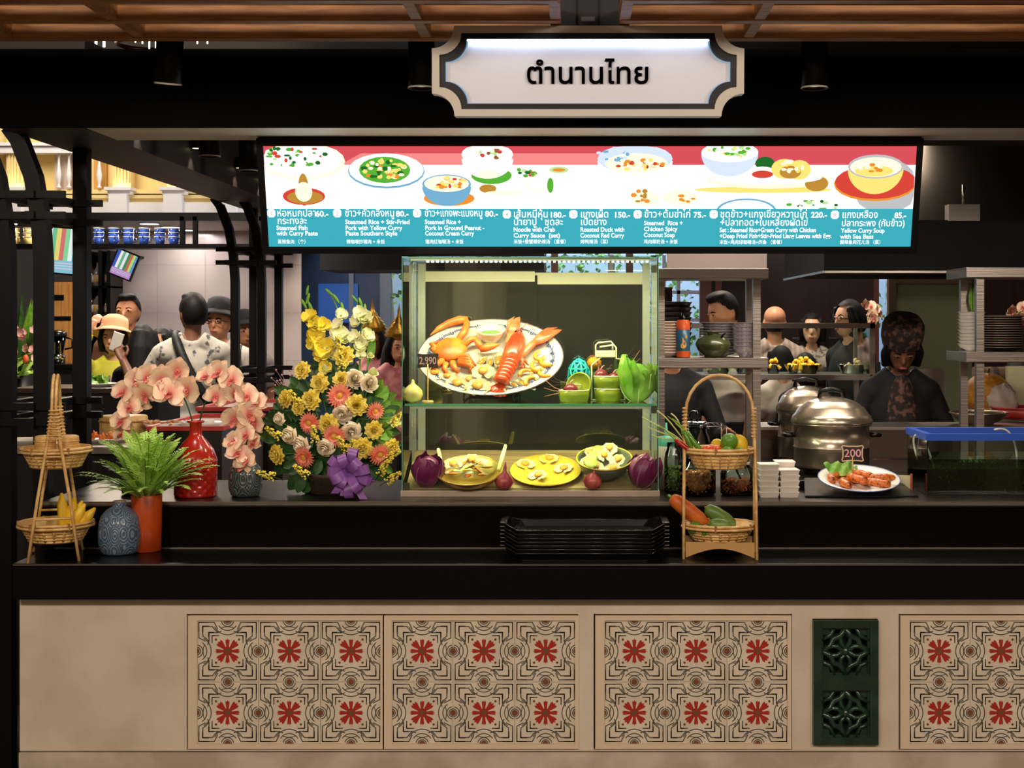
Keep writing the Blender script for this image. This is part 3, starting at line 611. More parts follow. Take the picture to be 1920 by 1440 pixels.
# brass bowl of mussels
BRASS = M('brass', (226, 196, 112), .32, .85); GOLDP = M('plate_yellow', (204, 172, 60), .25)
def bowl(name, label, cat, loc, r, h, m, rot, m2=None, foot=.5, group=None, lip=.0):
    t = thing(name, label, cat, loc, rot=rot, group=group); e = r*.04
    MB().lathe([(.0, .001), (r*foot, .001), (r*foot*1.02, h*.08), (r*.84, h*.45), (r*.97, h*.85), (r*(1+lip), h), (r*(1+lip)-e, h), (r*.93, h*.84), (r*.79, h*.46), (r*foot*.9, h*.12), (0, h*.11)], 36).build('bowl_body', m, t)
    MB().tube([(math.cos(2*PI*i/36)*r*(1+lip/2), math.sin(2*PI*i/36)*r*(1+lip/2), h) for i in range(36)], e*.7, 6, closed=True).build('rim', m2 or m, t)
    return t
def onbase(p, rot, l): return p+rot.to_matrix() @ Vector(l)
b0 = BP(880, 905); bowl('brass_bowl', 'wide brass bowl of mussels on the sloping board', 'bowl', b0, .117, .05, BRASS, (R(20), 0, 0), lip=.03)
MLB = ['left of centre', 'at the back left', 'at the back right', 'at the far right', 'just right of the middle', 'at the front left', 'at the very front', 'at the front right', 'at the far left', 'at the centre top', 'right of the front one']
for i, (x, y, a) in enumerate(((-.05, .02, 20), (-.02, .05, -30), (.03, .055, 60), (.06, .02, -60), (.02, 0, 10), (-.05, -.03, 80), (0, -.05, -20), (.05, -.04, 40), (-.075, -.01, -70), (.01, .02, -80), (.035, -.01, 100))):
    mussel('orange mussel %s of the brass bowl heap' % MLB[i], onbase(b0, BR, (x, y, .040+.012*(1-(x*x+y*y)/.01))), (R(20+rnd(-25, 25)), R(rnd(-25, 25)), R(a)), .034, 'mussels in the brass bowl')
o = onbase(b0, BR, (-.06, .035, .052)); scallop('white scallop shell at the left rim of the brass bowl', o, (R(45), 0, .4), .034, None)
o = onbase(b0, BR, (.005, .07, .052)); scallop('white scallop shell at the back rim of the brass bowl', o, (R(50), 0, -.2), .034, None)
LEM = M('lemongrass', (196, 206, 110), .5, rgb2=(226, 216, 160), nscale=8)
for lab, x0_, x1_, zz in (('lemongrass stalk leaning across the left of the brass bowl', -.115, -.06, .03), ('lemongrass stalk sticking out behind the brass bowl to the right', .085, .125, .04)):
    a, b = onbase(b0, BR, (x0_+.02, .0, .05)), onbase(b0, BR, (x1_-.03 if x0_ < 0 else x1_, .13, .085))
    if x0_ < 0: b = onbase(b0, BR, (-.12, .12, .075))
    t = thing('lemongrass', lab, 'lemongrass', a); d = b-a
    MB().tube([(0, 0, 0), d*.6, d], [.007, .008, .0065], 8).build('stalk', LEM, t); MB().tube([d*.98, d*1.03], [.0055, .004], 8).build('cut_end', LETW, t)
# yellow plate of scallops
p0 = BP(1023, 890)
def plate(name, label, loc, rot, rx, ry, m, rim=None, h=.018, group=None):
    t = thing(name, label, 'plate', loc, rot=rot, group=group)
    MB().lathe([(.0, 0), (.62, 0), (.66, h*.35), (.99, h), (1.0, h+.002), (.985, h+.003), (.66, h*.5+.002), (.60, .004), (0, .004)], 48, sx=rx, sy=ry).build('plate_body', m, t)
    if rim: MB().tube([(math.cos(2*PI*i/48)*rx*.995, math.sin(2*PI*i/48)*ry*.995, h+.0025) for i in range(48)], .002, 6, closed=True).build('rim_band', rim, t)
    return t
plate('yellow_plate', 'round yellow plate with four scallops in the case', p0, (R(20), 0, 0), .130, .130, GOLDP)
for nm, px, py in (('left', 985, 876), ('back', 1030, 866), ('right', 1057, 884), ('front', 1009, 897)):
    q = BP(px, py); v = BR.to_matrix().inverted() @ (q-p0)
    scallop('%smost scallop on the round yellow plate' % nm if nm != 'back' else 'scallop farthest back on the round yellow plate', onbase(p0, BR, (v.x, v.y-.004, .010)), (R(26), 0, rnd(-.4, .4)), .036, 'scallops on the yellow plate')
# grey bowl of scallops and lime
g0 = BP(1133, 894); GREYB = M('bowl_grey', (92, 96, 78), .35); bowl('grey_bowl', 'deep grey bowl of open scallops and lime slices in the case', 'bowl', g0, .100, .075, GREYB, (R(20), 0, 0), GOLDP, foot=.4)
ICE = M('green_ice', (206, 216, 150), .3); 
SLB = ['far left', 'middle', 'topmost back', 'right', 'front left', 'front right', 'back left']
for i, (x, y, z, a) in enumerate(((-.065, -.01, .075, -1), (.0, .02, .085, .3), (.02, .07, .09, 0), (.05, -.01, .082, -.5), (-.03, -.035, .07, .8), (.03, -.05, .066, -.2), (-.05, .05, .08, .6))):
    scallop('%s open scallop heaped in the deep grey bowl' % SLB[i], onbase(g0, BR, (x, y, z-.012)), (R(48), 0, a), .030, 'scallops in the grey bowl')
LIME = M('lime_slice', (176, 208, 70), .35, rgb2=(206, 226, 120), nscale=30); LIMEG = M('lime_peel', (84, 132, 36), .35, bump=.2, bscale=120, rgb2=(104, 150, 44), nscale=12)
for lab, x, y in (('lime slice at the left of the deep grey bowl', -.035, .015), ('pale lime slice at the front of the deep grey bowl', -.05, -.045), ('lime slice at the back of the deep grey bowl', -.02, .06)):
    t = thing('lime_slice', lab, 'lime', onbase(g0, BR, (x, y, .075)), rot=(R(50), 0, .3)); MB().lathe([(0, 0), (.022, 0), (.0225, .003), (0, .003)], 18).build('flesh', LIME, t); MB().lathe([(.0225, 0), (.024, .0015), (.0225, .003)], 18, cap=False).build('peel', LIMEG, t)
# ------------------------------------------------------------------ oval platter on the glass shelf
PT = R(44); YP = 5.185; pc = P(920, 673, YP); sp = S(YP); PR = Euler((PT, 0, 0)); sn = math.sin(PT)
PWH = M('platter_glaze', (206, 202, 190), .18); PBL = M('platter_blue', (54, 66, 128), .25)
pl = thing('oval_platter', 'large oval white platter with blue fleur rim, propped up on the glass shelf', 'platter', pc, rot=PR)
rx, ry = .272, .198
MB().lathe([(.0, -.012), (.60, -.012), (.66, -.006), (.99, .012), (1.0, .014), (.985, .015), (.68, .0), (.62, -.006), (0, -.006)], 64, sx=rx, sy=ry).build('platter_body', PWH, pl)
MB().tube([(math.cos(2*PI*i/64)*rx*.995, math.sin(2*PI*i/64)*ry*.995, .0145) for i in range(64)], .0022, 6, closed=True).build('rim_band', M('rim_brown', (112, 92, 96), .3), pl)
mb = MB(); N = 26
def rm(a, q): return (math.cos(a)*rx*q, math.sin(a)*ry*q, .0155*(q-.68)/.305+.0012)
for k in range(N):
    a = 2*PI*k/N; da = 2*PI/N
    for off, r0 in ((0, .07), (0, .05)):
        ps = [(a+da*.42*math.cos(t*PI/8)*(r0/.07), .80+r0*math.sin(t*PI/8)) for t in range(9)]
        for i in range(8):
            (a1, q1), (a2, q2) = ps[i], ps[i+1]; mb.poly([rm(a1, q1), rm(a2, q2), rm(a2, q2+.012), rm(a1, q1+.012)])
    ac = a+da/2
    for d in (-1, 0, 1): mb.poly([rm(ac, .80), rm(ac+d*da*.16-da*.05, .87), rm(ac+d*da*.22, .905 if d == 0 else .88), rm(ac+d*da*.16+da*.05, .87)])
mb.build('rim_motif', PBL, pl)['kind'] = 'stuff'
st = thing('plate_stand', 'black wire easel holding up the oval platter', 'plate stand', (pc.x, YP, zsh))
for x in (-.09, .09):
    b_ = pc-Vector((pc.x, YP, zsh)); q = PR.to_matrix() @ Vector((0, -.195, -.016)); q2 = PR.to_matrix() @ Vector((0, .14, -.016)); q3 = PR.to_matrix() @ Vector((0, -.205, .004))
    MB().tube([b_+q3+Vector((x, 0, .004)), b_+q+Vector((x, 0, 0)), b_+q2+Vector((x, 0, 0)), (x, .155, .003), (x, -.1, .003), b_+q+Vector((x, 0, 0))], .003, 6).build('wire_leg', BLACKM, st)
MB().tube([(-.09, .155, .003), (.09, .155, .003)], .003, 6).build('cross_wire', BLACKM, st)
def UV(px, py, z=0): return ((px-920)*sp, -(py-673)*sp/sn, z)
def onplate(px, py, z=0): return pc+PR.to_matrix() @ Vector(UV(px, py, z))
def prot(rz, dx=0): return (Matrix.Rotation(PT, 3, 'X') @ Matrix.Rotation(rz, 3, 'Z') @ Matrix.Rotation(dx, 3, 'X')).to_euler()
LOB = M('lobster_red', (196, 54, 24), .3, rgb2=(220, 96, 54), nscale=14, bump=.15, bscale=60, coat=.3); LOBT = M('lobster_tail', (186, 36, 12), .25, rgb2=(212, 72, 30), nscale=16, coat=.4); LOBC = M('lobster_claw', (214, 88, 48), .3, rgb2=(230, 134, 88), nscale=14, coat=.3)
lb = thing('lobster', 'boiled red lobster with raised claws lying on the oval platter', 'lobster', pc, rot=PR)
def ptube(pts, rs, n=10, flat=1): return MB().tube([UV(*p) for p in pts], rs, n, flat=flat)
ptube([(973, 636, .03), (970, 650, .034), (966, 665, .035), (960, 680, .032), (957, 690, .028)], [.014, .031, .038, .036, .031], 14).build('carapace', LOB, lb)
for i in range(6):
    t_ = i/5; x, y = 957-14*t_, 691+30*t_; ptube([(x+1.2, y-3.5, .026), (x, y, .028), (x-1, y+3.0, .024)], [.030-.004*t_, .034-.004*t_, .031-.004*t_], 14).build('tail_segment', LOBT, lb)
for d in (-1, -.5, 0, .5, 1):
    mb = MB().tf(Matrix.Translation(UV(941, 724, .016)) @ Matrix.Rotation(R(18+d*-38), 4, 'Z').inverted() @ Matrix.Rotation(R(12), 4, 'X')); mb.ell((0, -.026, .0), (.016, .030, .006), 10, 6); mb.build('tail_fin', LOBT, lb)
def claw(pts, rs, tip, th):
    ptube(pts, rs, 10).build('claw_arm', LOBC, lb)
    c, a, ln, wd_ = tip
    T = Matrix.Translation(UV(*c)) @ Matrix.Rotation(a, 4, 'Z')
    mb = MB().tf(T); mb.tube([(0, 0, 0), (0, ln*.25, .004), (0, ln*.55, .004), (wd_*.25, ln*.85, .002), (wd_*.35, ln, 0)], [wd_*.5, wd_*.95, wd_*.85, wd_*.4, wd_*.08], 12, flat=.55); mb.build('claw', LOBC, lb)
    mb = MB().tf(T); mb.tube([(-wd_*.6, ln*.38, .006), (-wd_*.75, ln*.65, .006), (-wd_*.35, ln*.95, .003)], [wd_*.38, wd_*.34, wd_*.06], 10, flat=.6); mb.build('pincer', LOBC, lb)
claw([(957, 660, .02), (952, 650, .024), (955, 640, .026), (958, 634, .026)], [.012, .014, .013, .013], ((957, 637, .028), R(-12), .098, .026), 0)
claw([(975, 678, .02), (984, 668, .022), (992, 660, .024), (1003, 651, .026)], [.012, .014, .013, .014], ((1001, 653, .028), R(-52), .122, .027), 0)
for k, (x, y) in enumerate(((988, 680), (992, 687), (986, 693), (978, 696))): ptube([(968, 672+k*4, .018), (978+k, 680+k*2, .03), (x, y, .006)], [.006, .005, .0025], 6).build('walking_leg', LOB, lb)
for k, (x, y) in enumerate(((950, 665), (948, 672))): ptube([(956, 668+k*6, .018), (951, 668+k*5, .026), (x, y+6, .006)], [.006, .005, .0025], 6).build('walking_leg', LOB, lb)
for d in (-1, 1): MB().ell(UV(971+d*5, 637, .042), .0045, 8, 6).build('eye', BLACK, lb)
for d in (-1, 1): ptube([(972+d*3, 634, .036), (972+d*14, 622, .045), (972+d*34, 640-d*6, .03)], [.0022, .0018, .0008], 5).build('antenna', LOB, lb)
CRB = M('crab_shell', (226, 140, 44), .4, rgb2=(216, 96, 30), nscale=16, bump=.3, bscale=50); CRO = M('crab_orange', (222, 96, 26), .4, rgb2=(230, 136, 56), nscale=14)
cr = thing('crab', 'orange boiled crab on the left half of the oval platter', 'crab', pc, rot=PR)
MB().ell(UV(845, 664, .026), (.062, .058, .024), 20, 10, rot=(0, 0, .6), wob=lambda a, t: .05*math.cos(9*a)*math.sin(t)).build('carapace', CRB, cr)
def cp(name, pts, rs, n=8): return ptube(pts, rs, n).build(name, CRO, cr)
cp('claw_arm', [(858, 646, .026), (868, 634, .032), (872, 620, .034), (869, 613, .034)], [.013, .014, .013, .012])
cp('claw', [(873, 611, .034), (858, 613, .036), (838, 618, .034), (818, 627, .03), (804, 638, .026)], [.010, .017, .014, .010, .002], 10)
cp('claw_arm', [(868, 658, .026), (880, 650, .034), (890, 648, .036), (896, 656, .034), (903, 664, .03)], [.012, .013, .013, .012, .011])
cp('claw', [(900, 667, .032), (912, 664, .034), (924, 661, .032), (937, 656, .028)], [.011, .016, .012, .002], 10)
for k in range(4): cp('walking_leg', [(862, 678+k*3, .02), (878+k*3, 678+k*6, .032), (894-k*4, 690+k*4, .012)], [.011, .009, .004])
for k in range(4): cp('walking_leg', [(828, 668+k*4, .02), (808+k*3, 656+k*9, .03), (826-k*10, 644+k*16, .012)] if k < 2 else [(832, 678+k*2, .02), (818, 690+k*2, .03), (800+k*6, 690+k*3, .01)], [.011, .009, .004])
cp('belly_leg', [(850, 686, .02), (855, 696, .02), (862, 702, .012)], [.012, .012, .006]); cp('belly_leg', [(838, 688, .02), (836, 697, .018), (842, 704, .010)], [.012, .010, .006])
# dip bowl
t = bowl('dip_bowl', 'small white bowl of bright green dipping sauce on the platter', 'bowl', onplate(918, 641, -.004), .053, .052, M('dip_white', (236, 232, 200), .2), (R(20), 0, 0), foot=.42, lip=.05)
MB().lathe([(0, .033), (.041, .033), (.041, .0345), (0, .036)], 28).build('green_sauce', M('green_sauce', (104, 172, 10), .3, rgb2=(80, 146, 6), nscale=90, bump=.4, bscale=160), t)
for lab, px, py, r_, rz in (('scallop on its shell just left of the lobster tail', 907, 704, .043, .1), ('large white scallop at the front rim beside the lobster tail fan', 899, 731, .047, .2), ('white scallop at the front rim left of the largest scallop', 858, 726, .043, -.2), ('scallop at the far left rim of the platter behind the price sign', 815, 706, .040, .9), ('small scallop between the front scallops and the crab', 880, 718, .030, 0), ('scallop half hidden under the crab legs', 838, 712, .032, .3)):
    scallop(lab, onplate(920+(px-920)*.95, py-5, .004), prot(rz), r_, 'scallops on the oval platter')
for lab, px, py, r_, rz in (('yellow mussel beside the crab claw on the platter', 903, 684, .034, -.5), ('mussel in the middle of the three behind the lobster tail', 919, 685, .032, -.1), ('pale mussel touching the lobster carapace', 935, 682, .040, -.15), ('mussel at the platter front right of the tail fan', 970, 726, .030, .9), ('mussel second from the tail fan at the front rim', 983, 724, .032, .8), ('small mussel closest to the front rim right of the tail', 962, 735, .026, 1.2), ('mussel at the right end of the front row', 996, 727, .030, .7)):
    mussel(lab, onplate(px, py-3, .004), prot(rz), r_, 'mussels on the oval platter')
for lab, px, py, r_, rz in (('top yellow prawn at the right of the lobster', 1010, 672, .036, 2.2), ('yellow prawn second from the top right of the lobster', 1022, 682, .038, 2.4), ('yellow prawn in the middle of the prawn heap', 1004, 690, .036, 2.0), ('yellow prawn at the right of the prawn heap', 1020, 702, .038, 2.5), ('yellow prawn at the left of the heap beside the lobster legs', 986, 702, .034, .6), ('curled yellow prawn at the bottom of the prawn heap', 996, 716, .036, 1.0)):
    prawn(lab, onplate(px, py, .008), prot(rz), r_, 'prawns on the oval platter')
# price signs
def price(label, loc, w_, h_, body, stick, base, tcol, border=None):
    t = thing('price_sign', label, 'price sign', loc)
    r_ = h_*.16; pts = []
    n = 20
    for i in range(4*n):
        k, f = divmod(i, n); f = f/n; c = [(-1, -1), (1, -1), (1, 1), (-1, 1)]; a, b = c[k], c[(k+1) % 4]
        x, y = a[0]+(b[0]-a[0])*f, a[1]+(b[1]-a[1])*f; q = 1-.10*math.sin(f*PI)**2+.05*math.cos(f*2*PI*2)*.4
        L_ = 1-.08*max(0, abs(x)+abs(y)-1.7)/.3
        pts.append((x*w_/2*(q if k % 2 else L_), y*h_/2*(L_ if k % 2 else q)))
    bo = Matrix.Translation((0, 0, stick+h_/2)) @ Matrix.Rotation(PI/2, 4, 'X')
    MB().tf(bo).prism(pts, -.003, 0).build('board', M('chalk_board', (44, 28, 24), .6), t)
    if border: MB().tf(bo).line(pts, .004, .0004, True).build('border', border, t)
    me = text_mesh(body, h_*.72, tcol, 0, .0004, 'CENTER'); me.transform(Matrix.Shear('XZ', 4, (0, 0)) @ Matrix.Identity(4)); xs = [v.co.x for v in me.vertices]; k = w_*.80/(max(xs)-min(xs)); me.transform(Matrix.Diagonal((k, 1, 1, 1)))
    ob('price_lettering', me, t, (0, -.0012, stick+h_*.27), FACE)
    MB().tube([(0, .001, .004), (0, .001, stick+h_*.3)], .0028, 6).build('stick', M('stick_wood', (206, 170, 100), .5), t)
    if base: MB().lathe([(.0, 0), (.020, 0), (.021, .004), (.019, .008), (0, .008)], 20).build('base', M('stick_wood'), t)
    return t
price('dark price sign reading 2,990 in front of the oval platter', Vector((P(802, 0, 5.0).x, 5.0, zsh)), 40*S(5.0), 27*S(5.0), '2,990', P(0, 690, 5.0).z-zsh, True, M('chalk_pink', (222, 172, 178), .7))
onion('white_onion', 'pale yellow onion at the left end of the glass shelf', 'onion', Vector((P(774, 0, 5.0).x, 5.0, zsh)), .037, ONW, neck=.6)
# ------------------------------------------------------------------ green tiffin, radishes, woven egg, lettuce
TG = M('tiffin_green', (130, 140, 34), .3, coat=.2); TC = M('tiffin_cream', (228, 220, 190), .3); WIRE = M('cream_wire', (226, 216, 180), .35)
def pot(label, loc, r, h):
    t = thing('tiffin_pot', label, 'pot', loc, group='green tiffin pots')
    MB().lathe([(0, 0), (r*.86, 0), (r*.9, .002), (r*.98, h*.5), (r, h), (r*.95, h), (r*.93, h*.5), (r*.84, .006), (0, .006)], 32).build('pot_body', TG, t)
    MB().tube([(math.cos(2*PI*i/32)*r*.975, math.sin(2*PI*i/32)*r*.975, h) for i in range(32)], .0022, 6, closed=True).build('rim', TC, t); return t
yA = 5.06; q = P(1076, 0, yA); q.z = zsh; pot('open green tiffin pot holding a radish and its lid', q, .056, .042)
yB = 5.12; q2 = P(1140, 0, yB); q2.z = zsh; pot('lower green tiffin pot of the stacked pair', q2, .051, .044); q3 = q2+Vector((0, 0, .045)); pot('upper green tiffin pot with two radishes', q3, .053, .046)
ld = thing('tiffin_cover', 'green tiffin lid leaning upright in the open pot', 'lid', q+Vector((.012, .030, .008)), rot=(R(72), 0, R(-25)))
MB().lathe([(0, 0), (.05, 0), (.052, .004), (.05, .008), (.045, .008), (.044, .004), (0, .004)], 28, c=(0, .05, 0)).build('lid_disc', TG, ld); MB().tube([(-.012, .05, .004), (-.012, .05, .018), (.012, .05, .018), (.012, .05, .004)], .0025, 6).build('lid_handle', WIRE, ld)
cw = thing('tiffin_carrier', 'cream wire carrier frame standing behind the stacked tiffin pots', 'carrier', (q2.x, q2.y+.01, zsh))
MB().tube([(-.06, .0, .002), (-.06, 0, .10), (-.06, .0, .13), (-.02, .0, .165), (-.02, .0, .175)], .0035, 7).build('side_wire', WIRE, cw); MB().tube([(.062, 0, .002), (.062, 0, .14), (.05, 0, .152), (.03, 0, .155), (.03, 0, .195), (.022, 0, .205), (-.03, 0, .198)], .0035, 7).build('side_wire', WIRE, cw)
MB().tube([(-.045, .012, .165), (-.045, .012, .205), (-.035, .012, .214), (.012, .012, .218), (.018, .012, .21), (.018, .012, .17)], .003, 7).build('handle_loop', WIRE, cw); MB().cbox((-.01, .004, .172), (.075, .018, .026)).build('clasp', WIRE, cw, bevel=.003)
MB().tube([(-.06, 0, .003), (.062, 0, .003)], .003, 6).build('base_wire', WIRE, cw)
def radish(label, loc, r, d, rot=(0, 0, 0)):
    t = thing('radish', label, 'radish', loc, rot=rot, group='radishes on the glass shelf')
    MB().ell((0, 0, r), (r, r, r*.96), 18, 12, wob=lambda a, th: .02*math.cos(3*a)).build('root_body', RAD, t); MB().tube([(0, 0, r*1.9), (.004, 0, r*2.3), (.012, .002, r*2.5)], [.004, .002, .001], 6).build('root_tip', M('radish_tip', (220, 170, 160), .5), t)
    mb = MB()
    for k in range(3): mb.tube([(0, 0, r*1.0)]+[Vector((0, 0, r))+Vector(d)*f+Vector((0, .004*k, .012*k*f*f)) for f in (.5, 1, 1.6)], [.003, .0025, .002, .001], 5)
    mb.build('stems', M('radish_stem', (150, 90, 70), .5), t)
radish('radish lying in the open green pot beside the lid', q+Vector((-.012, -.012, .012)), .028, (-.06, -.01, -.012), (0, R(0), 0))
radish('larger radish on the left of the upper tiffin pot', q3+Vector((-.026, -.005, .018)), .027, (-.01, .02, .02)); radish('smaller radish on the right of the upper tiffin pot', q3+Vector((.021, -.006, .016)), .022, (.06, -.01, .026))
eg = thing('woven_egg', 'turquoise openwork egg standing behind the tiffin lid', 'ornament', (P(1085, 0, 5.2).x, 5.2, zsh+.004))
bm = bmesh.new(); bmesh.ops.create_icosphere(bm, subdivisions=2, radius=1); mb = MB()
for e in bm.edges: mb.tube([Vector((v.co.x*.042, v.co.y*.042, .075+v.co.z*.072)) for v in e.verts], .0042, 5, cap=False)
bm.free(); mb.build('openwork_shell', M('turquoise', (40, 186, 190), .4), eg); MB().ell((0, 0, .075), (.036, .036, .065), 16, 10).build('inner_egg', M('egg_inner', (70, 110, 96), .6), eg); MB().lathe([(0, 0), (.022, 0), (.02, .006), (0, .006)], 16).build('foot', TG, eg)
t = thing('marigold', 'small orange marigold head behind the tiffin carrier', 'flower', (P(1114, 0, 5.25).x, 5.25, zsh)); MB().tube([(0, 0, 0), (0, 0, .115)], .005, 6).build('stem', LEAF, t); MB().ell((0, 0, .135), (.026, .026, .022), 20, 12, wob=lambda a, th: .12*math.cos(8*a)*math.cos(7*th)).build('bloom', M('marigold', (236, 150, 20), .6), t)
cabbage('green_lettuce', 'bright green leafy lettuce at the right end of the glass shelf', 'lettuce', Vector((P(1195, 0, 5.10).x, 5.10, zsh)), .058, LET, LETW, 11, 1.25, frill=.09, open_=.35)
# ================================================================== flowers and vases on the counter
def node_mat(name, fn, rough=.4, coat=0, bumpfn=None):
    m = bpy.data.materials.new(name); m.use_nodes = True; nt = m.node_tree; b = nt.nodes['Principled BSDF']; b.inputs['Roughness'].default_value = rough; b.inputs['Coat Weight'].default_value = coat
    fn(nt, b); MATS[name] = m; return m
def radial(c0, c1, r0, r1, noise=0):
    def fn(nt, b):
        tc = nt.nodes.new('ShaderNodeTexCoord'); ln = nt.nodes.new('ShaderNodeVectorMath'); ln.operation = 'LENGTH'; nt.links.new(tc.outputs['Object'], ln.inputs[0])
        mr = nt.nodes.new('ShaderNodeMapRange'); mr.inputs[1].default_value = r0; mr.inputs[2].default_value = r1; nt.links.new(ln.outputs['Value'], mr.inputs[0])
        rp = nt.nodes.new('ShaderNodeValToRGB'); rp.color_ramp.elements[0].color = (*L3(c0), 1); rp.color_ramp.elements[1].color = (*L3(c1), 1); nt.links.new(mr.outputs[0], rp.inputs[0]); nt.links.new(rp.outputs[0], b.inputs['Base Color'])
    return fn
def ogee(c0, c1, sc_, k=34):
    def fn(nt, b):
        tc = nt.nodes.new('ShaderNodeTexCoord'); mp = nt.nodes.new('ShaderNodeMapping'); mp.inputs['Scale'].default_value = (1, 1, .62); nt.links.new(tc.outputs['Object'], mp.inputs[0])
        v = nt.nodes.new('ShaderNodeTexVoronoi'); v.inputs['Scale'].default_value = sc_; v.inputs['Randomness'].default_value = .25; nt.links.new(mp.outputs[0], v.inputs['Vector'])
        mu = nt.nodes.new('ShaderNodeMath'); mu.operation = 'MULTIPLY'; mu.inputs[1].default_value = k; nt.links.new(v.outputs['Distance'], mu.inputs[0])
        si = nt.nodes.new('ShaderNodeMath'); si.operation = 'SINE'; nt.links.new(mu.outputs[0], si.inputs[0])
        rp = nt.nodes.new('ShaderNodeValToRGB'); rp.color_ramp.elements[0].position = .35; rp.color_ramp.elements[1].position = .65; rp.color_ramp.elements[0].color = (*L3(c0), 1); rp.color_ramp.elements[1].color = (*L3(c1), 1)
        nt.links.new(si.outputs[0], rp.inputs[0]); nt.links.new(rp.outputs[0], b.inputs['Base Color'])
        bn = nt.nodes.new('ShaderNodeBump'); bn.inputs['Strength'].default_value = .3; bn.inputs['Distance'].default_value = .003; nt.links.new(si.outputs[0], bn.inputs['Height']); nt.links.new(bn.outputs[0], b.inputs['Normal'])
    return fn
def dimple(c0, sc_):
    def fn(nt, b):
        b.inputs['Base Color'].default_value = (*L3(c0), 1); tc = nt.nodes.new('ShaderNodeTexCoord'); v = nt.nodes.new('ShaderNodeTexVoronoi'); v.inputs['Scale'].default_value = sc_; v.inputs['Randomness'].default_value = .1
        nt.links.new(tc.outputs['Object'], v.inputs['Vector']); bn = nt.nodes.new('ShaderNodeBump'); bn.inputs['Strength'].default_value = .8; bn.inputs['Distance'].default_value = .006; nt.links.new(v.outputs['Distance'], bn.inputs['Height']); nt.links.new(bn.outputs[0], b.inputs['Normal'])
    return fn
VBL = node_mat('vase_blue', ogee((74, 92, 112), (124, 142, 158), 26, 44), .3, .3); VGR = node_mat('vase_dark', ogee((48, 58, 58), (98, 106, 102), 26, 44), .25, .4)
VRD = M('vase_red', (176, 34, 20), .22, coat=.5); VRT = node_mat('vase_red_dimpled', dimple((172, 32, 20), 55), .28, .3); POR = M('pot_orange', (186, 74, 22), .28, coat=.4, rgb2=(160, 56, 14), nscale=8)
def round_vase(label, loc, r, h, m, nk):
    t = thing('patterned_vase', label, 'vase', loc)
    MB().lathe([(0, 0), (r*.72, 0), (r*.86, h*.04), (r*.98, h*.2), (r, h*.38), (r*.98, h*.55), (r*.88, h*.72), (r*.62, h*.84), (r*.40, h*.89), (nk, h*.91), (nk, h), (nk*.8, h), (nk*.8, h*.90), (r*.4, h*.85), (r*.6, h*.75)], 36, cap=False).build('vase_body', m, t)
    MB().tube([(math.cos(2*PI*i/24)*nk*.9, math.sin(2*PI*i/24)*nk*.9, h) for i in range(24)], nk*.12, 6, closed=True).build('lip', M('lip_clay', (170, 140, 110), .5), t); return t
q = P(224, 0, 4.70); q.z = zs; round_vase('round blue-grey patterned vase on the shelf beside the orange pot', q, .070, .176, VBL, .022)
q = P(460, 0, 4.95); q.z = zu; round_vase('dark patterned vase under the hanging orchid spray', q, .060, .14, VGR, .018)
q = P(246, 0, 5.0); q.z = zu; round_vase('grey patterned vase mostly hidden behind the fern', q, .036, .09, VGR, .012)
q = P(367, 0, 4.95); q.z = zu; rv = thing('red_vase', 'tall red bottle vase with dimpled lower half', 'vase', q)
MB().lathe([(0, 0), (.070, 0), (.0745, .004)]+[(.0755, .008+.12*i/40) for i in range(41)], 140, wob=lambda a, i: 0 if i < 3 or i > 40 else -.035*max(0, math.cos(14*a+(0 if ((i-3)//5) % 2 else PI)))*math.sin(PI*((i-3) % 5+.5)/5)).build('dimpled_body', VRD, rv)
MB().lathe([(.0755, .128), (.0745, .134), (.062, .168), (.040, .196), (.024, .214), (.021, .226), (.021, .258), (.029, .262), (.030, .268), (.024, .270), (.017, .268), (.017, .22)], 40, cap=False).build('neck', VRD, rv)
redtop = q+Vector((0, 0, .27))
q = P(275, 0, 4.752); q.z = zs; po = thing('orange_pot', 'glossy orange cylinder pot holding the fern', 'pot', q)
MB().lathe([(0, 0), (.045, 0), (.048, .003), (.051, .09), (.0515, .19), (.050, .194), (.046, .192), (.046, .17), (0, .17)], 36).build('pot_body', POR, po)
# fern
def frond(seed, n=34):
    rs = random.Random(seed); mb = MB(); pts = [Vector((0, 0, 0))]; pts = bez([(0, 0, 0), (.0, 0, .45), (.15, 0, .85), (.42, 0, 1.0)], 14)
    mb.tube(pts, [.010*(1-i/16) for i in range(15)], 4); mb.mat(1)
    path = bez([(0, 0, 0), (.0, 0, .45), (.15, 0, .85), (.42, 0, 1.0)], n)
    for i in range(4, n):
        f = i/n; p = path[i]; t = (path[min(n, i+1)]-path[i-1]).normalized(); ln = .085*math.sin(PI*min(1, (f*1.05)))**.7+.03
        for s in (-1, 1):
            d = (Vector((0, s, 0))*.85+t*.45+Vector((rs.uniform(-.1, .1), 0, rs.uniform(-.15, .1)))).normalized(); up = d.cross(t).normalized()*.3
            sd = d.cross(Vector((0, 0, 1))).normalized()
            for k in range(3):
                a = p+d*ln*(k/3); w_ = .026*(1-k/4); c = a+d*ln*.42
                mb.poly([a, a+d*ln*.16+t*w_+up*.02, c, a+d*ln*.16-t*w_*.8], True)
    return mb.mesh('frond', [LEAF, M('fern_green', (168, 214, 84), .5, rgb2=(200, 234, 120), nscale=30)])
FR = [frond(i) for i in range(4)]
fe = thing('fern', 'feathery bright green fern growing from the orange pot', 'fern', q+Vector((0, 0, .171)))
rs = random.Random(5)
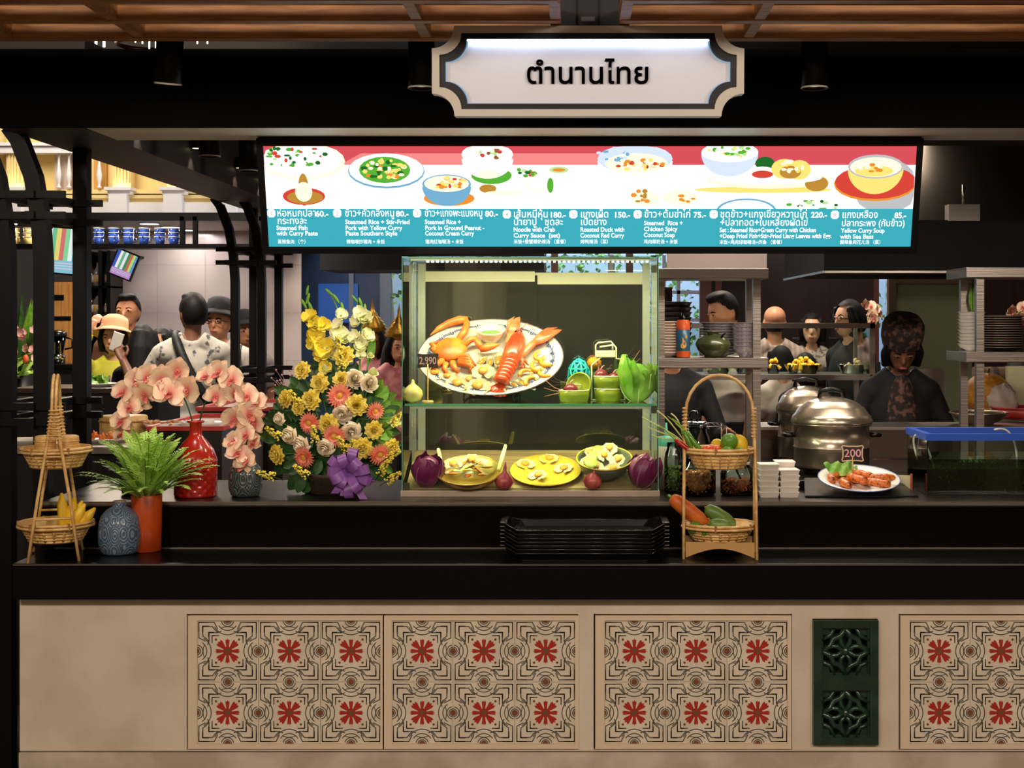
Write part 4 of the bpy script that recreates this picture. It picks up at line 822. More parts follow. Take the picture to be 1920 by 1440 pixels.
for i in range(130):
    a = 2*PI*i/130*7.0+rs.uniform(-.2, .2); ti = rs.uniform(-.1, .95); ln = rs.uniform(.15, .25)*(1-.15*(ti > .8))
    c = ob('frond', FR[i % 4], fe, (.030*math.cos(a)*rs.random(), .030*math.sin(a)*rs.random(), 0), (0, ti*1.0, a), ln)
# ------------------------------------------------------------------ generic blooms
def petal(mb, a, L, W, lift, curl, z0=0, r0=0, cup=.25, tip=1.0, frill=0, tw=0, nu=6, nv=5):
    ca, sa = math.cos(a), math.sin(a)
    def fn(u, v):
        s = (v-.5)*2; w_ = W*math.sin(PI*min(1, (u*.86+.1))**tip)**.8; r = r0+L*u*math.cos(lift)*(1)-.0
        x = r-curl*L*u*u*math.sin(lift); y = s*w_; z = z0+L*u*math.sin(lift)-curl*L*u*u*math.cos(lift)*.6+cup*W*s*s*u+frill*math.sin(7*s+a*5+u*4)*u*u+tw*s*u
        return (x*ca-y*sa, x*sa+y*ca, z)
    mb.grid(fn, nu, nv)
ORCH = node_mat('orchid_petal', radial((222, 108, 98), (250, 214, 182), .003, .030), .55); ORCL = M('orchid_lip', (206, 84, 92), .5, rgb2=(232, 150, 120), nscale=40)
def orchid_mesh(seed):
    rs = random.Random(seed); mb = MB()
    for a, L, W in ((R(90), .05, .020), (R(215), .05, .019), (R(325), .05, .019)): petal(mb, a+rs.uniform(-.1, .1), L, W, .15, .1+rs.uniform(0, .3), frill=.002)
    for a in (R(12), R(168)): petal(mb, a+rs.uniform(-.1, .1), .050, .034, .30, .35+rs.uniform(-.1, .3), z0=.003, frill=.004, nu=8, nv=7)
    mb.mat(1); petal(mb, R(270), .026, .011, .6, -.3, z0=.003, cup=.8); petal(mb, R(235), .015, .007, 1.0, 0, z0=.004); petal(mb, R(305), .015, .007, 1.0, 0, z0=.004); mb.ell((0, 0, .008), (.004, .005, .008), 8, 6)
    return mb.mesh('orchid_flower', [ORCH, ORCL])
OM = [orchid_mesh(i) for i in range(4)]
def spray(label, stems, flowers, base):
    t = thing('orchid_spray', label, 'orchid', base); b = Vector(base)
    for pts, r_ in stems: MB().tube(bez([P(x, y, Y)-b for x, y, Y in pts], 18), r_, 6).build('stem', LEAFD, t)
    for i, (x, y, Y, s) in enumerate(flowers):
        ob('orchid_flower', OM[i % 4], t, P(x, y, Y)-b, (PI/2+rnd(-.5, .4), rnd(-.6, .6), rnd(-.5, .5)), s*rnd(.95, 1.12))
spray('arching spray of peach orchids leaning left out of the red vase', [([(367, 830, 4.95), (365, 790, 4.95), (345, 730, 4.95), (335, 670, 4.93), (260, 690, 4.92), (225, 740, 4.9), (222, 800, 4.9)], .0028)],
  [(232, 735, 4.90, .95), (256, 711, 4.90, .95), (243, 765, 4.89, 1), (228, 790, 4.89, .9), (238, 800, 4.92, .8), (278, 705, 4.90, 1.0), (270, 738, 4.90, 1.0), (300, 738, 4.90, .9), (302, 712, 4.91, 1.2), (334, 694, 4.92, 1.0), (352, 730, 4.92, 1.1), (318, 738, 4.9, 1.2), (262, 755, 4.92, .9), (228, 815, 4.91, .7)], redtop)
spray('long spray of peach orchids arching right and down beside the red vase', [([(368, 830, 4.96), (375, 780, 4.96), (385, 690, 4.95), (430, 690, 4.94), (475, 720, 4.92), (470, 800, 4.91), (455, 880, 4.90)], .0028)],
  [(388, 706, 4.94, .9), (412, 698, 4.93, 1.0), (405, 742, 4.93, .9), (436, 712, 4.92, 1.0), (440, 735, 4.91, .9), (464, 742, 4.91, 1.0), (482, 755, 4.92, .9), (440, 783, 4.90, 1.0), (466, 775, 4.91, 1.0), (478, 792, 4.92, .9), (440, 828, 4.90, 1.0), (462, 815, 4.90, 1.0), (476, 832, 4.91, .9), (446, 850, 4.89, 1.0), (462, 862, 4.89, .9), (456, 872, 4.9, .8)], redtop+Vector((.004, 0, 0)))
# ------------------------------------------------------------------ the big flower arrangement
FY = M('petal_yellow', (250, 232, 120), .55, rgb2=(242, 216, 84), nscale=50); FC = M('petal_coral', (234, 112, 88), .5, rgb2=(240, 150, 124), nscale=40); FW = M('petal_cream', (252, 242, 220), .55, rgb2=(246, 226, 194), nscale=30); FG = M('petal_greenwhite', (246, 244, 206), .5, rgb2=(234, 236, 170), nscale=20); FGL = M('petal_lemon', (242, 218, 60), .5, rgb2=(248, 232, 110), nscale=20)
def gerbera():
    mb = MB()
    for l, (n, L, li) in enumerate(((22, .034, .12), (20, .028, .3), (14, .018, .6))):
        for k in range(n): petal(mb, 2*PI*k/n+l*.15+rnd(-.04, .04), L, .0042, li, .1, z0=.002*l, r0=.004, nu=4, nv=3)
    mb.mat(1); mb.ell((0, 0, .006), (.010, .010, .006), 12, 6); return mb.mesh('gerbera', [FC, M('gerbera_eye', (214, 160, 60), .7)])
def carnation(m, name):
    mb = MB()
    for l in range(5):
        n = 11-l
        for k in range(n): petal(mb, 2*PI*k/n+l*.7+rnd(-.1, .1), .032-.004*l, .011, .15+l*.28, .2, z0=.002*l, frill=.003, nu=5, nv=6)
    mb.mat(1); mb.lathe([(.003, -.03), (.008, -.01), (.011, 0)], 8, cap=False); return mb.mesh(name, [m, LEAF])
def rose(m, name):
    mb = MB(); mb.ell((0, 0, .012), (.004, .004, .008), 8, 6)
    for l in range(6):
        n = (2, 3, 4, 5, 5, 6)[l]
        for k in range(n):
            a = 2*PI*k/n+l*1.3; q = .0045+.0042*l; zt = .021-.0028*l-.0008*l*l
            def fn(u, v):
                sp = 1+.30*(v-.5); an = a+(v-.5)*2*PI/n*1.25; rr = q*sp*(.5+.5*math.sin(u*1.57))+(.0025*l)*max(0, u-.8); return (rr*math.cos(an), rr*math.sin(an), -.014+(zt+.014)*u-.005*(2*abs(v-.5))**3*u)
            mb.grid(fn, 7, 8)
    mb.mat(1)
    for k in range(5): petal(mb, 2*PI*k/5, .018, .004, -.3, .2, z0=-.014)
    return mb.mesh(name, [m, LEAF])
def goldenrod():
    mb = MB(); mb.tube([(0, 0, -.03), (0, 0, .045)], .0012, 4); mb.mat(1); r2 = random.Random(3)
    for i in range(70):
        z = r2.uniform(0, .055); q = .014*(1-z/.075); a = r2.uniform(0, 7); mb.ell((q*math.cos(a), q*math.sin(a), z), r2.uniform(.0022, .004), 5, 3)
    return mb.mesh('goldenrod', [LEAF, M('goldenrod', (236, 212, 84), .7)])
def glad(m, name):
    mb = MB()
    for k in range(6): petal(mb, PI/3*k+rnd(-.1, .1), .038, .017, .75 if k % 2 else .6, .45, z0=0, r0=.002, frill=.003)
    mb.mat(1); mb.lathe([(.003, -.02), (.006, -.005), (.005, .004)], 8, cap=False); return mb.mesh(name, [m, LEAFL])
LF = MB().grid(lambda u, v: ((v-.5)*2*.30*math.sin(PI*min(1, u*.93+.05))**.85, u, .12*math.sin(u*2.2)-.05*u+.10*abs(v-.5)), 8, 5)
LFM = [LF.mesh('leaf', m) for m in (LEAFD, LEAF, LEAFL)]
fa = thing('flower_arrangement', 'large arrangement of gladioli, gerberas, roses and carnations with a purple bow', 'flower arrangement', (P(630, 0, 5.06).x, 5.06, zu))
fb = Vector(fa.location)
def fY(py): return 5.16-.00075*max(0, py-640)
def fp(px, py, dy=0): return P(px, py, fY(py)+dy)-fb
MB().lathe([(0, 0), (.085, 0), (.09, .004), (.105, .06), (.11, .075), (.1, .075), (.09, .01), (0, .01)], 28, c=(0, -.015, 0)).build('basket', M('wicker_dark', (52, 38, 26), .6, bump=.6, bscale=120), fa)
MB().ell((0, 0, .16), (.07, .05, .10), 16, 10).build('foam_core', LEAFD, fa)
GM = [gerbera() for _ in range(2)]; CM = [carnation(FY, 'carnation') for _ in range(3)]; RM = rose(FW, 'rose'); RG = rose(FG, 'lisianthus'); GRM = goldenrod(); GLY = glad(FGL, 'gladiolus_floret'); GLW = glad(FG, 'gladiolus_floret')
def face(px, py):      # flowers splay outward from the heart of the bunch
    dx, dz = (px-630)/130, (780-py)/150
    return (PI/2-dz*.55+rnd(-.15, .15), 0, dx*.7+rnd(-.15, .15))
def stem(p, r_=.0025): 
    b_ = Vector((p.x*.25, 0, .14)); MB().tube([p, p*.6+b_*.4+Vector((0, .02, 0)), b_], r_, 5).build('stem', LEAF, fa)
for i, (x, y, r_) in enumerate(((637, 742, 23), (581, 793, 20), (627, 818, 21), (571, 857, 20), (712, 852, 20), (703, 771, 17))): p = fp(x, y, -.03); ob('gerbera', GM[i % 2], fa, p, face(x, y), r_*S(5)/.034); stem(p)
for i, (x, y, r_) in enumerate(((568, 695, 16), (600, 718, 17), (645, 668, 19), (668, 760, 19), (584, 750, 18), (537, 748, 16), (616, 796, 19), (701, 806, 16), (521, 852, 17), (678, 840, 19), (733, 838, 15), (640, 712, 15), (560, 765, 13))): p = fp(x, y, -.02); ob('carnation', CM[i % 3], fa, p, face(x, y), r_*S(5)/.026); stem(p)
for i, (x, y, r_) in enumerate(((666, 708, 17), (694, 716, 16), (639, 778, 16), (660, 812, 17), (539, 818, 15), (561, 836, 15), (608, 842, 15), (520, 786, 11), (655, 772, 10))): p = fp(x, y, -.03); ob('rose', RM, fa, p, face(x, y), r_*S(5)/.025); stem(p)
for x, y, r_ in ((700, 696, 12), (695, 665, 8), (742, 788, 12), (610, 690, 12)): p = fp(x, y, -.01); ob('lisianthus_bud', RG, fa, p, (PI/2-1.1, 0, rnd(-.4, .4)), r_*S(5)/.03); stem(p)
for x, y, a in ((590, 828, 0), (650, 845, .5), (733, 795, -.8), (560, 758, .5), (640, 690, 0), (514, 895, 1.2), (576, 893, .8), (726, 902, -1.0), (712, 888, -.6), (655, 853, -.3), (525, 820, .9), (640, 660, .2), (725, 860, -1)): ob('goldenrod_sprig', GRM, fa, fp(x, y, -.035), (.35, -a, 0), 1.15)
def spike(pts, florets, me, buds):
    ps = [fp(x, y, .03) for x, y in pts]; MB().tube(bez(ps, 14), [.0045-.0025*i/14 for i in range(15)], 6).build('gladiolus_stem', LEAFL, fa)
    for i, (x, y, r_) in enumerate(florets): ob('gladiolus_floret', me, fa, fp(x, y, .0), (PI/2-.5+rnd(-.3, .3), rnd(-.4, .4), rnd(-.7, .7)), r_*S(5.1)/.024)
    for x, y, a, r_ in buds: MB().ell((0, 0, 0), (.006*r_, .006*r_, .022*r_), 8, 8).build('bud', LEAFL, fa, fp(x, y, .02), (0, a, 0))
spike([(606, 720), (600, 660), (590, 610), (573, 575), (578, 535)], [(583, 598, 17), (590, 612, 18), (606, 612, 16), (592, 632, 18), (588, 646, 15), (606, 655, 22), (614, 666, 20), (600, 668, 15), (612, 690, 14)], GLY, [(570, 570, -.5, 1), (577, 560, .3, 1), (582, 575, -.4, 1), (576, 545, .2, .8)])
spike([(645, 720), (644, 650), (646, 600), (632, 565), (610, 542)], [(639, 592, 13), (637, 610, 14), (636, 632, 19), (628, 648, 18), (644, 640, 14), (632, 665, 15)], GLW, [(617, 548, -.8, .9), (630, 560, -.6, 1), (642, 578, -.2, 1.1)])
spike([(672, 720), (676, 650), (684, 600), (676, 570), (660, 555)], [(676, 590, 15), (688, 600, 15), (672, 602, 14), (686, 632, 15), (668, 634, 15), (678, 642, 15), (672, 655, 13), (676, 668, 11)], GLW, [(665, 560, -.7, .8), (676, 568, -.3, 1), (684, 580, 0, 1)])
r5 = random.Random(11)
for i in range(330):
    a = r5.uniform(0, 2*PI); q = math.sqrt(r5.uniform(.12, 1)); x = 625+118*q*math.cos(a); y = 810+125*q*math.sin(a)
    if y > 925 or (y < 720 and abs(x-625) > 70): continue
    k = 2 if (x > 705 and r5.random() < .7) else (1 if r5.random() < .4 else 0)
    ob('leaf', LFM[k], fa, fp(x*.85+625*.15, y*.85+800*.15, .015+r5.uniform(0, .05)), (PI/2+r5.uniform(-.7, .2), r5.uniform(-.5, .5), math.atan2((x-625), (900-y) if y < 880 else -60)*-1*0+r5.uniform(-.3, .3)), r5.uniform(.04, .085)).rotation_euler.y += math.atan2(x-625, 830-y)
for x, y, a in ((655, 640, .5), (700, 640, -.1), (612, 650, -.2), (690, 655, .2), (600, 700, .2)): ob('leaf', LFM[2], fa, fp(x, y+30, .04), (PI/2-.1, a, 0), (.05, .11, .05))
for i in range(26): x, y = 530+r5.uniform(-22, 32), 715+r5.uniform(-28, 30); MB().tube([fp(560, 760, .05), fp(x, y, .05)], [.0012, .0006], 4).ell(fp(x, y, .05), .004, 6, 4).build('pink_sprig', M('pink_sprig', (196, 150, 150), .7), fa)
RIB = M('purple_ribbon', (126, 74, 150), .35, rgb2=(150, 98, 172), nscale=12, stretch=(1, 1, 6)); bc = fp(655, 884, -.10)
bow = MB().ell((0, 0, 0), (.012, .012, .012), 10, 8).build('bow', RIB, fa, bc)
for k in range(11):
    a = 2*PI*k/11+.2; L_ = rnd(.075, .10); ro = rnd(.25, .9)
    def lp(u, v): 
        t = u*2*PI; x = L_*(.5-.5*math.cos(t)); z = .030*math.sin(t)*(.5+.5*x/L_); y = (v-.5)*.032
        return (x, y, z)
    MB().grid(lp, 20, 3).build('bow_loop', RIB, bow, (0, 0, 0), (Matrix.Rotation(PI/2, 3, 'X') @ Matrix.Rotation(a, 3, 'Z') @ Matrix.Rotation(-ro, 3, 'Y')).to_euler())
for x, y in ((645, 930), (682, 936), (700, 905), (628, 925)): d = fp(x, y, -.10)-bc; MB().grid(lambda u, v: (d.x*u+(v-.5)*.028, d.y*u-.012*math.sin(u*3), d.z*u), 8, 3).build('bow_tail', RIB, bow)
# ================================================================== bamboo two-tier baskets
def weave(t, name, rx, ry, z0, z1, dx=0):
    mb = MB(); n = 40; k = .70
    mb.lathe([(0, z0+.002), (k, z0), (k+.02, z0+.004), (.97, z1), (.955, z1), (k-.01, z0+.008), (0, z0+.006)], n, sx=rx, sy=ry)
    o = mb.build(name, BAMBOO, t)
    for j in range(6):
        f = (j+.5)/6; q = k+(.98-k)*f
        MB().tube([(math.cos(2*PI*i/n)*rx*(q+.012*(1 if (i+j) % 2 else -.2)), math.sin(2*PI*i/n)*ry*(q+.012*(1 if (i+j) % 2 else -.2)), z0+(z1-z0)*f) for i in range(n)], .0028, 4, closed=True).build('weave_strand', BAMBOO, o)
    for i in range(20):
        a = 2*PI*i/20; MB().tube([(math.cos(a)*rx*(k+.01), math.sin(a)*ry*(k+.01), z0+.002), (math.cos(a)*rx*1.0, math.sin(a)*ry*1.0, z1)], .0042, 4, flat=.5).build('stave', BAMBOO, o)
    for dz, q in ((0, 1.0), (-.010, 1.02)): MB().tube([(math.cos(2*PI*i/n)*rx*q, math.sin(2*PI*i/n)*ry*q, z1+dz) for i in range(n)], .0048, 6, closed=True).build('rim', BAMBOO, o)
    for i in range(6): a = 2*PI*i/6+.4; MB().cbox((math.cos(a)*rx*1.02, math.sin(a)*ry*1.02, z1-.005), (.008, .008, .022)).build('binding', BAMBOOD, o)
    return o
def two_tier(label, loc, rz, zl, zh, ry=.10):
    t = thing('tiered_basket', label, 'basket', loc, rz, 'two-tier bamboo baskets')
    for s in (-1, 1):
        pts = []
        for x in (-1, 1):
            leg = [(x*.120, s*.078, .0), (x*.119, s*.050, .20), (x*.116, s*.018, .40), (x*.112, s*.007, .48)]
            pts.append(leg)
        arch = [(.112*math.cos(a)*(1 if abs(math.cos(a)) > .2 else 1), s*.006, .48+.124*math.sin(a)) for a in [PI*i/12 for i in range(1, 12)]]
        path = pts[1]+arch+list(reversed(pts[0]))
        MB().tube(path, .0052, 8).build('pole_arch', BAMBOO, t)
    for x in (-1, 1):
        for k in range(9): z = .40+k*.0115; MB().tube([(x*.1148+.0075*math.cos(2*PI*i/10), (.024-.0012*k)*math.sin(2*PI*i/10), z) for i in range(10)], .0034, 4, closed=True).build('binding', BAMBOO, t)
        MB().tube([(x*.119, -.058, .14), (x*.119, .058, .14)], .004, 6).build('cross_rod', BAMBOO, t); MB().tube([(x*.117, -.024, zh-.02), (x*.117, .024, zh-.02)], .004, 6).build('cross_rod', BAMBOO, t)
    for s in (-1, 1): MB().grid(lambda u, v: ((u-.5)*.226, s*(.070+.001*v), .004+.030*math.sin(u*PI)+(v)*(.052-.030*math.sin(u*PI))), 13, 4).build('base_panel', M('bamboo_base', (196, 150, 92), .5), t)
    weave(t, 'lower_basket', .122, ry, .052, zl); weave(t, 'upper_basket', .112, ry*.94, zh-.065, zh); return t
q1 = P(105, 0, 4.645); q1.z = zs; two_tier('two-tier bamboo basket at the left end of the shelf', q1, R(107), .115, .362, .118)
q2 = P(1349, 0, 4.655); q2.z = zs; two_tier('two-tier bamboo basket of vegetables on the right of the shelf', q2, R(-4), .108, .358, .10)
def box_round(label, dx, dy):
    t = thing('woven_box', label, 'box', q1+Vector((dx, dy, .302)))
    MB().lathe([(0, 0), (.033, 0), (.034, .004), (.034, .092), (.033, .098), (.026, .101), (0, .101)], 28).build('box_body', BAMBOO, t)
    for z in (.04, .054, .068, .082): MB().tube([(math.cos(2*PI*i/28)*.0345, math.sin(2*PI*i/28)*.0345, z) for i in range(28)], .002, 4, closed=True).build('hoop', BAMBOO, t)
box_round('left small round woven bamboo box in the upper basket', -.036, 0); box_round('right small round woven bamboo box in the upper basket', .038, .01)
BAN = M('banana_yellow', (226, 178, 24), .4, rgb2=(236, 196, 50), nscale=12)
bn = thing('banana_bunch', 'bunch of small yellow bananas standing in the lower left basket', 'bananas', q1+Vector((.035, -.01, .062)))
for i, (a, l_, tw) in enumerate(((-.10, .150, 0), (.12, .135, .5), (.34, .115, -.4), (.50, .10, .2), (.0, .12, 1.4))):
    MB().tube([(0, .012*tw, 0), (.05*math.sin(a)+.004*i, .02*tw, l_*.35), (.11*math.sin(a)+.008*i, .022*tw, l_*.75), (.13*math.sin(a)+.012*i, .016*tw, l_)], [.010, .019, .017, .004], 10).build('banana', BAN, bn)
MB().tube([(0, 0, -.004), (-.03, 0, -.006)], [.010, .007], 8).build('crown', M('banana_stem', (150, 140, 40), .6), bn)
def fruit(name, label, cat, loc, r, m, rot=(0, 0, 0), long=1.0, nip=True, group=None):
    t = thing(name, label, cat, loc, rot=rot, group=group)
    MB().lathe([(.0, -r*long*1.0), (r*.5, -r*long*.88), (r*.87, -r*long*.5), (r, 0), (r*.87, r*long*.5), (r*.5, r*long*.86), (r*.16, r*long*(.99 if nip else .97)), (r*.1 if nip else .02*r, r*long*(1.1 if nip else 1.0)), (0, r*long*(1.12 if nip else 1.0))], 18).build('fruit_body', m, t)
    MB().tube([(0, 0, -r*long*.98), (0, 0, -r*long*1.06)], [.0025, .0035], 6).build('stem_end', LEAFD, t); return t
LEMON = M('lemon', (232, 194, 40), .4, bump=.25, bscale=120); TOM = M('tomato', (214, 72, 26), .25, coat=.3); 
zU = .300
fruit('lime', 'large green lime on top in the upper basket', 'lime', q2+Vector((.032, -.01, zU+.082)), .029, LIMEG, (1.2, .5, 0), 1.1, False)
fruit('lemon', 'yellow lemon at the right of the upper basket', 'lemon', q2+Vector((.068, .01, zU+.072)), .029, LEMON, (.2, -.3, 0), 1.15)
fruit('lemon', 'small yellow lemon left of the large lime', 'lemon', q2+Vector((-.004, .03, zU+.065)), .024, LEMON, (1.3, .8, 0), 1.1)
fruit('lime', 'small lime at the front rim of the upper basket', 'lime', q2+Vector((.022, -.052, zU+.050)), .022, LIMEG, (1.2, 1.2, 0), 1.1, False)
fruit('lime', 'lime at the right front of the upper basket', 'lime', q2+Vector((.062, -.042, zU+.046)), .020, LIMEG, (1.2, .4, 0), 1.1, False)
for lab, x, y in (('orange-red tomato nearest the chillies', -.045, -.045), ('orange-red tomato in the middle of the front rim', -.015, -.052), ('orange-red tomato behind the other two', -.028, -.02)): fruit('tomato', lab, 'tomato', q2+Vector((x, y, zU+.055)), .020, TOM, (0, 0, 0), .92, False)
def chilli(label, a, b, r_, m):
    t = thing('chilli', label, 'chilli', a, group='chillies in the upper basket'); d = Vector(b)-Vector(a)
    MB().tube([(0, 0, 0), d*.3, d*.75, d], [r_*.3, r_, r_*1.1, r_*.7], 8).build('pod', m, t); MB().tube([d, d*1.06, d*1.06+Vector((-.03, .01, .03)), d*1.06+Vector((-.05, .015, .045))], [r_*.75, .003, .002, .0015], 6).build('stalk', M('chilli_stalk', (130, 160, 50), .5), t)
CHG = M('chilli_green', (84, 130, 30), .25, coat=.3); CHR = M('chilli_red', (176, 26, 18), .25, coat=.3)
for lab, px, py, ex, ey, m in (('uppermost green chilli pointing up left', 1300, 846, 1281, 808, CHG), ('green chilli beside the uppermost one', 1311, 846, 1290, 812, CHG), ('green chilli nearest the tomatoes', 1318, 848, 1296, 822, CHG), ('long red chilli at the basket left rim', 1300, 850, 1266, 824, CHR), ('red chilli under the green ones', 1306, 852, 1276, 832, CHR)):
    chilli(lab, P(px, py, 4.63), P(ex, ey, 4.64), .0078, m)
sc_ = thing('spring_onion', 'thin spring onion stalks trailing left out of the upper basket', 'spring onion', P(1300, 848, 4.66))
for x, y in ((1204, 782), (1214, 800), (1232, 770), (1258, 775), (1222, 815)): a = P(1300, 848, 4.66); MB().tube(bez([(0, 0, 0), P(1270, 812, 4.66)-a, P(x+25, y+16, 4.67)-a, P(x, y, 4.67)-a], 8), .0026, 5).build('stalk', LEM, sc_)
CAR = M('carrot', (214, 110, 36), .45, rgb2=(196, 92, 26), nscale=12, stretch=(1, 1, 3)); CUC = M('cucumber', (84, 116, 44), .35, rgb2=(136, 160, 84), nscale=5, nlo=.4, nhi=.65)
ca = thing('carrot', 'thick orange carrot sticking out of the lower basket', 'carrot', P(1325, 985, 4.66)); d = P(1258, 932, 4.65)-P(1325, 985, 4.66)
MB().tube([-d*.12, d*.2, d*.55, d*.85, d*.97, d*1.0], [.012, .026, .027, .024, .017, .006], 14).build('root', CAR, ca); MB().tube([d*.99, d*1.08], [.006, .004], 6).build('crown', LEAFL, ca)
def cuc(label, a, b, r_):
    t = thing('cucumber', label, 'cucumber', a); d = Vector(b)-Vector(a); MB().tube([-d*.03, d*.05, d*.3, d*.7, d*.95, d*1.02], [r_*.3, r_*.75, r_, r_*.98, r_*.7, r_*.2], 14).build('skin', CUC, t); MB().ell(d*1.02, .004, 6, 4).build('blossom_end', BAMBOOD, t)
cuc('upper green cucumber leaning in the lower basket', P(1376, 986, 4.69), P(1324, 952, 4.67), .026); cuc('lower green cucumber lying at the front of the lower basket', P(1370, 988, 4.61), P(1330, 982, 4.60), .022)
fruit('lime', 'green lime at the left of the lower basket', 'lime', q2+Vector((-.085, -.035, .098)), .022, LIMEG, (1, 1, 0), 1.1, False); fruit('lime', 'green lime beside the carrot tip in the lower basket', 'lime', q2+Vector((-.052, -.058, .092)), .020, LIMEG, (1, .3, 0), 1.1, False)
# ================================================================== stacked trays
TRM = M('tray_black', (10, 10, 11), .2); TRI = M('tray_ridged', (30, 30, 31), .3, bump=.9, bscale=34, wave=True)
def tray(label, z, n):
    t = thing('serving_tray', label, 'tray', (P(1096, 0, 4.66).x, 4.66, z), group='stack of black serving trays'); w_, d_, c = .262, .128, .04
    oc = lambda k: [(-w_*k+c, -d_*k), (w_*k-c, -d_*k), (w_*k, -d_*k+c), (w_*k, d_*k-c), (w_*k-c, d_*k), (-w_*k+c, d_*k), (-w_*k, d_*k-c), (-w_*k, -d_*k+c)]
    lo, hi = oc(.93), oc(1.0)
    mb = MB(); V = [(x, y, .004) for x, y in lo]+[(x, y, .026+(.016 if abs(x) > w_-.02 else 0)) for x, y in hi]; F = [(i, (i+1) % 8, 8+(i+1) % 8, 8+i) for i in range(8)]
    mb.add(V, F, False); V2 = [(x*.985, y*.985, zz) for x, y, zz in V]; mb.add(V2, [f[::-1] for f in F], False)
    mb.add([V[8+i] for i in range(8)]+[V2[8+i] for i in range(8)], [(i, (i+1) % 8, 8+(i+1) % 8, 8+i) for i in range(8)], False); mb.build('tray_wall', TRM, t)
    MB().prism(lo, 0, .004).build('tray_floor', TRM, t)
    MB().tube([(*p[:2], p[2]) for p in V[8:]], .0028, 5, closed=True).build('tray_rim', TRM, t)
    if n == 6: MB().prism([(x*.97, y*.97) for x, y in lo], .0041, .006).build('ridged_floor', TRI, t)
    for s in (-1, 1): MB().box(s*(w_+.006)-.012, s*(w_+.006)+.012, -.06, .06, .038, .044).build('grip', TRM, t, bevel=.002)
names = ['bottom black tray of the stack', 'second black tray from the bottom of the stack', 'third black tray from the bottom of the stack', 'fourth black tray in the middle of the stack', 'third black tray from the top of the stack', 'black tray just under the topmost one', 'topmost black serving tray with a ridged floor']
for i in range(7): tray(names[i], zs+.001+i*.0125, i)
# ================================================================== kitchen side of the counter
CLR = glass('jar_glass', (232, 240, 236), 1.4)
def jar(name, label, cat, loc, r, h, fill, fillh, lid=None, bits=None, sq=1.0, knob=False):
    t = thing(name, label, cat, loc)
    MB().lathe([(0, 0), (r*.86, 0), (r, h*.06), (r, h*.66), (r*.9, h*.80), (r*.72, h*.88), (r*.72, h), (r*.69, h), (r*.69, h*.88), (r*.87, h*.79), (r*.96, h*.65), (r*.96, h*.07), (0, h*.03)], 28).build('jar_glass', CLR, t)
    if fill:
        mb = MB(); r2 = random.Random(len(label)); mb.lathe([(0, h*.04), (r*.93, h*.06), (r*.93, fillh*h*.92), (0, fillh*h)], 20); mb.build('contents', fill, t)
        mb = MB()
        for i in range(150): a = r2.uniform(0, 7); z = r2.uniform(.08, fillh)*h; q = r*.91; mb.ell((q*math.cos(a), q*math.sin(a), z), (.006, .006, .0035), 5, 3, rot=(r2.random()*3, r2.random()*3, 0))
        for i in range(60): a = r2.uniform(0, 7); q = r*.9*math.sqrt(r2.random()); mb.ell((q*math.cos(a), q*math.sin(a), fillh*h), (.007, .007, .004), 5, 3, rot=(r2.random()*3, r2.random()*3, 0))
        mb.build('crumbs', bits or fill, t)['kind'] = 'stuff'
    if lid: MB().lathe([(0, h+.012), (r*.7, h+.012), (r*.76, h+.008), (r*.76, h-.006), (r*.74, h-.006), (r*.73, h), (0, h)], 28).build('lid', lid, t)
    if knob: MB().ell((0, 0, h+.032), (.022, .022, .022), 14, 10).build('lid_knob', CLR, t)
    return t
def onc(px, Y): q = P(px, 0, Y); q.z = zu; return q
FRI = M('fried_shallot', (176, 108, 44), .6, rgb2=(140, 74, 26), nscale=60); FRB = M('fried_bits', (206, 136, 60), .6, rgb2=(160, 90, 34), nscale=80); CHF = M('chilli_flakes', (120, 44, 24), .6, rgb2=(170, 96, 50), nscale=60)
jar('glass_jar', 'glass jar full of golden fried shallots', 'jar', onc(1308, 4.99), .066, .13, FRI, .62, bits=FRB)
jar('glass_jar', 'wide glass jar with dark chilli flakes beside the white boxes', 'jar', onc(1383, 5.0), .062, .115, CHF, .45, CLR, bits=M('flake_red', (170, 60, 30), .6, rgb2=(190, 120, 70), nscale=70))
jar('glass_jar', 'tall clear glass jar with round knob lid behind the fried shallots', 'jar', onc(1302, 5.22), .062, .235, None, 0, CLR, knob=True)
jar('glass_jar', 'green-tinted tall glass jar next to the squeeze bottle', 'jar', onc(1264, 5.07), .036, .18, M('pickle', (120, 140, 60), .4, rgb2=(80, 100, 40), nscale=40), .5)
sp_ = thing('ladle', 'dark spoon handle standing in the wide chilli jar', 'ladle', onc(1385, 5.0)+Vector((0, 0, .03))); MB().tube([(.02, 0, 0), (-.03, -.01, .10)], .004, 6).build('handle', BLACKM, sp_); MB().ell((.022, 0, 0), (.018, .014, .006), 10, 6).build('bowl', BLACKM, sp_)
t = thing('squeeze_bottle', 'white squeeze bottle with mint green cap beside the case', 'bottle', onc(1249, 5.16))
MB().lathe([(0, 0), (.030, 0), (.032, .004), (.032, .15), (.028, .165), (0, .165)], 24).build('bottle_body', M('bottle_white', (214, 206, 196), .4), t); MB().lathe([(.030, .160), (.031, .162), (.031, .19), (.027, .194), (.010, .196), (.0075, .20), (.0035, .245), (0, .245)], 24).build('cap', M('mint', (92, 186, 160), .4), t)
WB = M('white_box', (226, 216, 204), .45)
